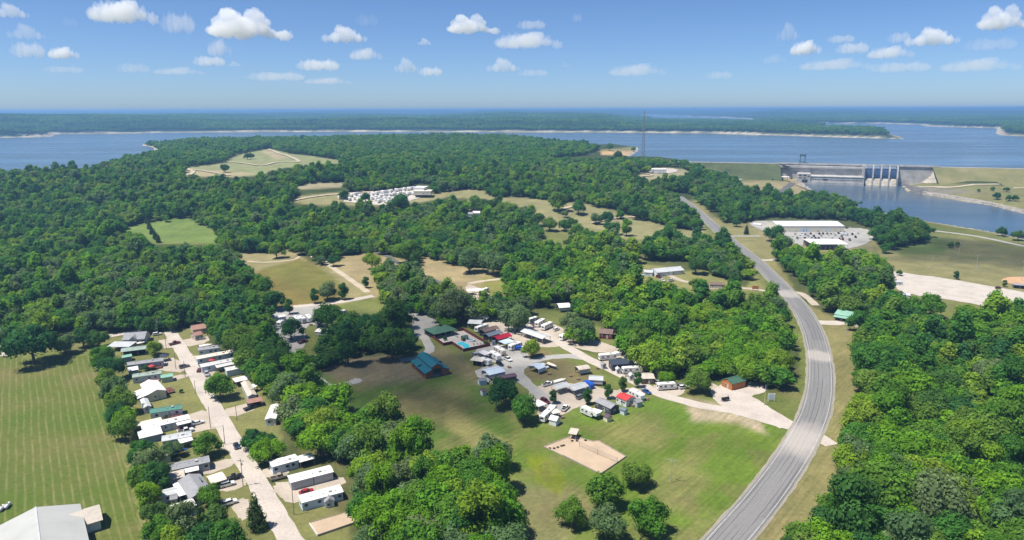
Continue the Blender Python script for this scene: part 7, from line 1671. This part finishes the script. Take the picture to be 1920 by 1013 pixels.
def cloud(px, py, wpx, hpx, k, d, label, base=1250.0):
    v = ray(px, py); t = (base - CAMZ) / max(v[2], .012); p = Vector((v[0] * t, v[1] * t, base)); s = wpx / FPX * t / 2
    hz_ = (CM[k].vertices and max(x.co.z for x in CM[k].vertices)); zz = hpx / FPX * t / hz_
    o = bpy.data.objects.new('cloud', CM[k]); o.location = (p.x, p.y, p.z - zz * hz_ * .5); o.scale = (s, s * 1.1, zz); o.rotation_euler = (0, 0, -math.atan2(p.x, p.y))
    link(o); o.material_slots[0].link = 'OBJECT'; o.material_slots[0].material = M_CLOUD[d]; return tag(o, label, 'cloud')
CLOUDS = [
    (455, 41, 160, 56, 3, 0, 'largest heaped white cloud left of the sky centre'), (222, 16, 120, 40, 1, 0, 'long white cloud cut by the top edge on the left'), (20, 17, 58, 26, 0, 0, 'white cloud at the top left corner'), (50, 56, 58, 28, 0, 1, 'soft white cloud below the top left corner'), (52, 88, 58, 28, 2, 1, 'faint cloud at the left edge, lowest of a stack'), (115, 96, 52, 22, 1, 0, 'small white cloud right of the left edge stack'), (130, 38, 30, 18, 2, 2, 'wisp above the small white cloud on the left'),
    (334, 36, 62, 36, 2, 1, 'soft cloud beside the largest heaped cloud'), (408, 84, 44, 32, 1, 1, 'broken cloud below the largest heaped cloud'), (393, 111, 60, 18, 2, 1, 'flat cloud under the broken cloud'), (440, 119, 24, 10, 0, 1, 'tiny cloud right of the flat one'), (648, 61, 80, 30, 0, 0, 'compact bright cloud left of centre'), (688, 33, 46, 22, 2, 2, 'veil of cloud above the compact bright cloud'), (598, 118, 82, 20, 2, 1, 'low flat cloud left of centre'), (682, 98, 62, 22, 1, 1, 'ragged cloud below the compact bright cloud'),
    (763, 119, 44, 28, 0, 1, 'round topped low cloud near the centre'), (808, 131, 46, 16, 2, 1, 'faint flat cloud right of the round topped one'), (880, 43, 104, 36, 3, 0, 'bright heaped cloud at the top centre'), (797, 77, 27, 13, 0, 0, 'tiny bright cloud below the top centre'), (984, 72, 130, 28, 1, 1, 'long flat cloud right of centre'), (997, 43, 58, 16, 2, 1, 'small double cloud above the long flat one'), (945, 119, 60, 26, 0, 1, 'small heaped cloud low over the centre'), (1082, 30, 20, 16, 2, 1, 'tiny wisp high right of centre'),
    (1480, 55, 40, 34, 0, 1, 'ragged upright cloud on the right'), (1508, 86, 56, 26, 1, 0, 'bright cloud below the ragged upright one'), (1600, 86, 60, 20, 2, 1, 'flat pale cloud right of the bright one'), (1578, 70, 50, 14, 2, 1, 'thin cloud above the flat pale one'), (1665, 95, 80, 22, 1, 1, 'streaked cloud on the right'), (1752, 65, 86, 32, 0, 0, 'heaped cloud near the right edge'), (1688, 66, 40, 20, 2, 1, 'small cloud left of the heaped one near the right edge'), (1880, 30, 96, 46, 3, 0, 'large cloud at the top right corner'), (1860, 78, 90, 22, 2, 2, 'veil under the top right cloud'), (1450, 108, 42, 18, 1, 2, 'faint slanting wisp on the right'), (250, 124, 60, 18, 2, 2, 'faint low veil on the left'), (120, 128, 70, 12, 2, 2, 'faint low streak at the left'),
    (330, 131, 90, 14, 1, 2, 'low faint streak below the flat left cloud'), (520, 140, 110, 16, 2, 2, 'low faint veil left of centre'), (610, 150, 90, 12, 1, 2, 'lowest faint streak left of centre'), (1000, 134, 60, 12, 2, 2, 'faint streak right of the small heaped cloud'), (1060, 121, 26, 10, 0, 2, 'tiny faint puff right of centre'), (1190, 128, 110, 22, 1, 2, 'broad faint veil right of centre'), (1350, 138, 50, 14, 2, 2, 'faint patch left of the slanting wisp'), (1560, 118, 130, 20, 1, 2, 'broad veil under the bright right cloud'), (1690, 122, 110, 18, 2, 2, 'low veil below the streaked cloud'), (1830, 118, 130, 24, 1, 2, 'low veil at the right edge'),
]
for c in CLOUDS: cloud(c[0], c[1], c[2] * 1.12, c[3] * .95, *c[4:])
# clouds overhead that shade the lawn of the camp and the field beyond the lot
for c_, sx_, sy_, sz_, k_ in ((at(700, 640), 95, 60, 170, 1), (at(800, 740), 80, 50, 170, 0), (gat(1800, 470), 110, 60, 170, 1)):
    p = c_ + TO_SUN * 1500; o = bpy.data.objects.new('cloud', CM[k_]); o.location = p; o.scale = (sx_, sy_ * 2.0, sz_); link(o)
    o.material_slots[0].link = 'OBJECT'; o.material_slots[0].material = M_CLOUD[3]; tag(o, kind='stuff')
HAZE = 0.00014
def m_haze(t, o):
    v = N(t, 'ShaderNodeVolumePrincipled', Density=HAZE); v.inputs['Color'].default_value = (.30, .56, .96, 1); v.inputs['Anisotropy'].default_value = .2
    L(t, v.outputs[0], o.inputs['Volume'])
b = MB(); b.box(-62000, 62000, -700, 28500, -9, 131); tag(b.build('haze', mat('haze', m_haze)), kind='stuff')
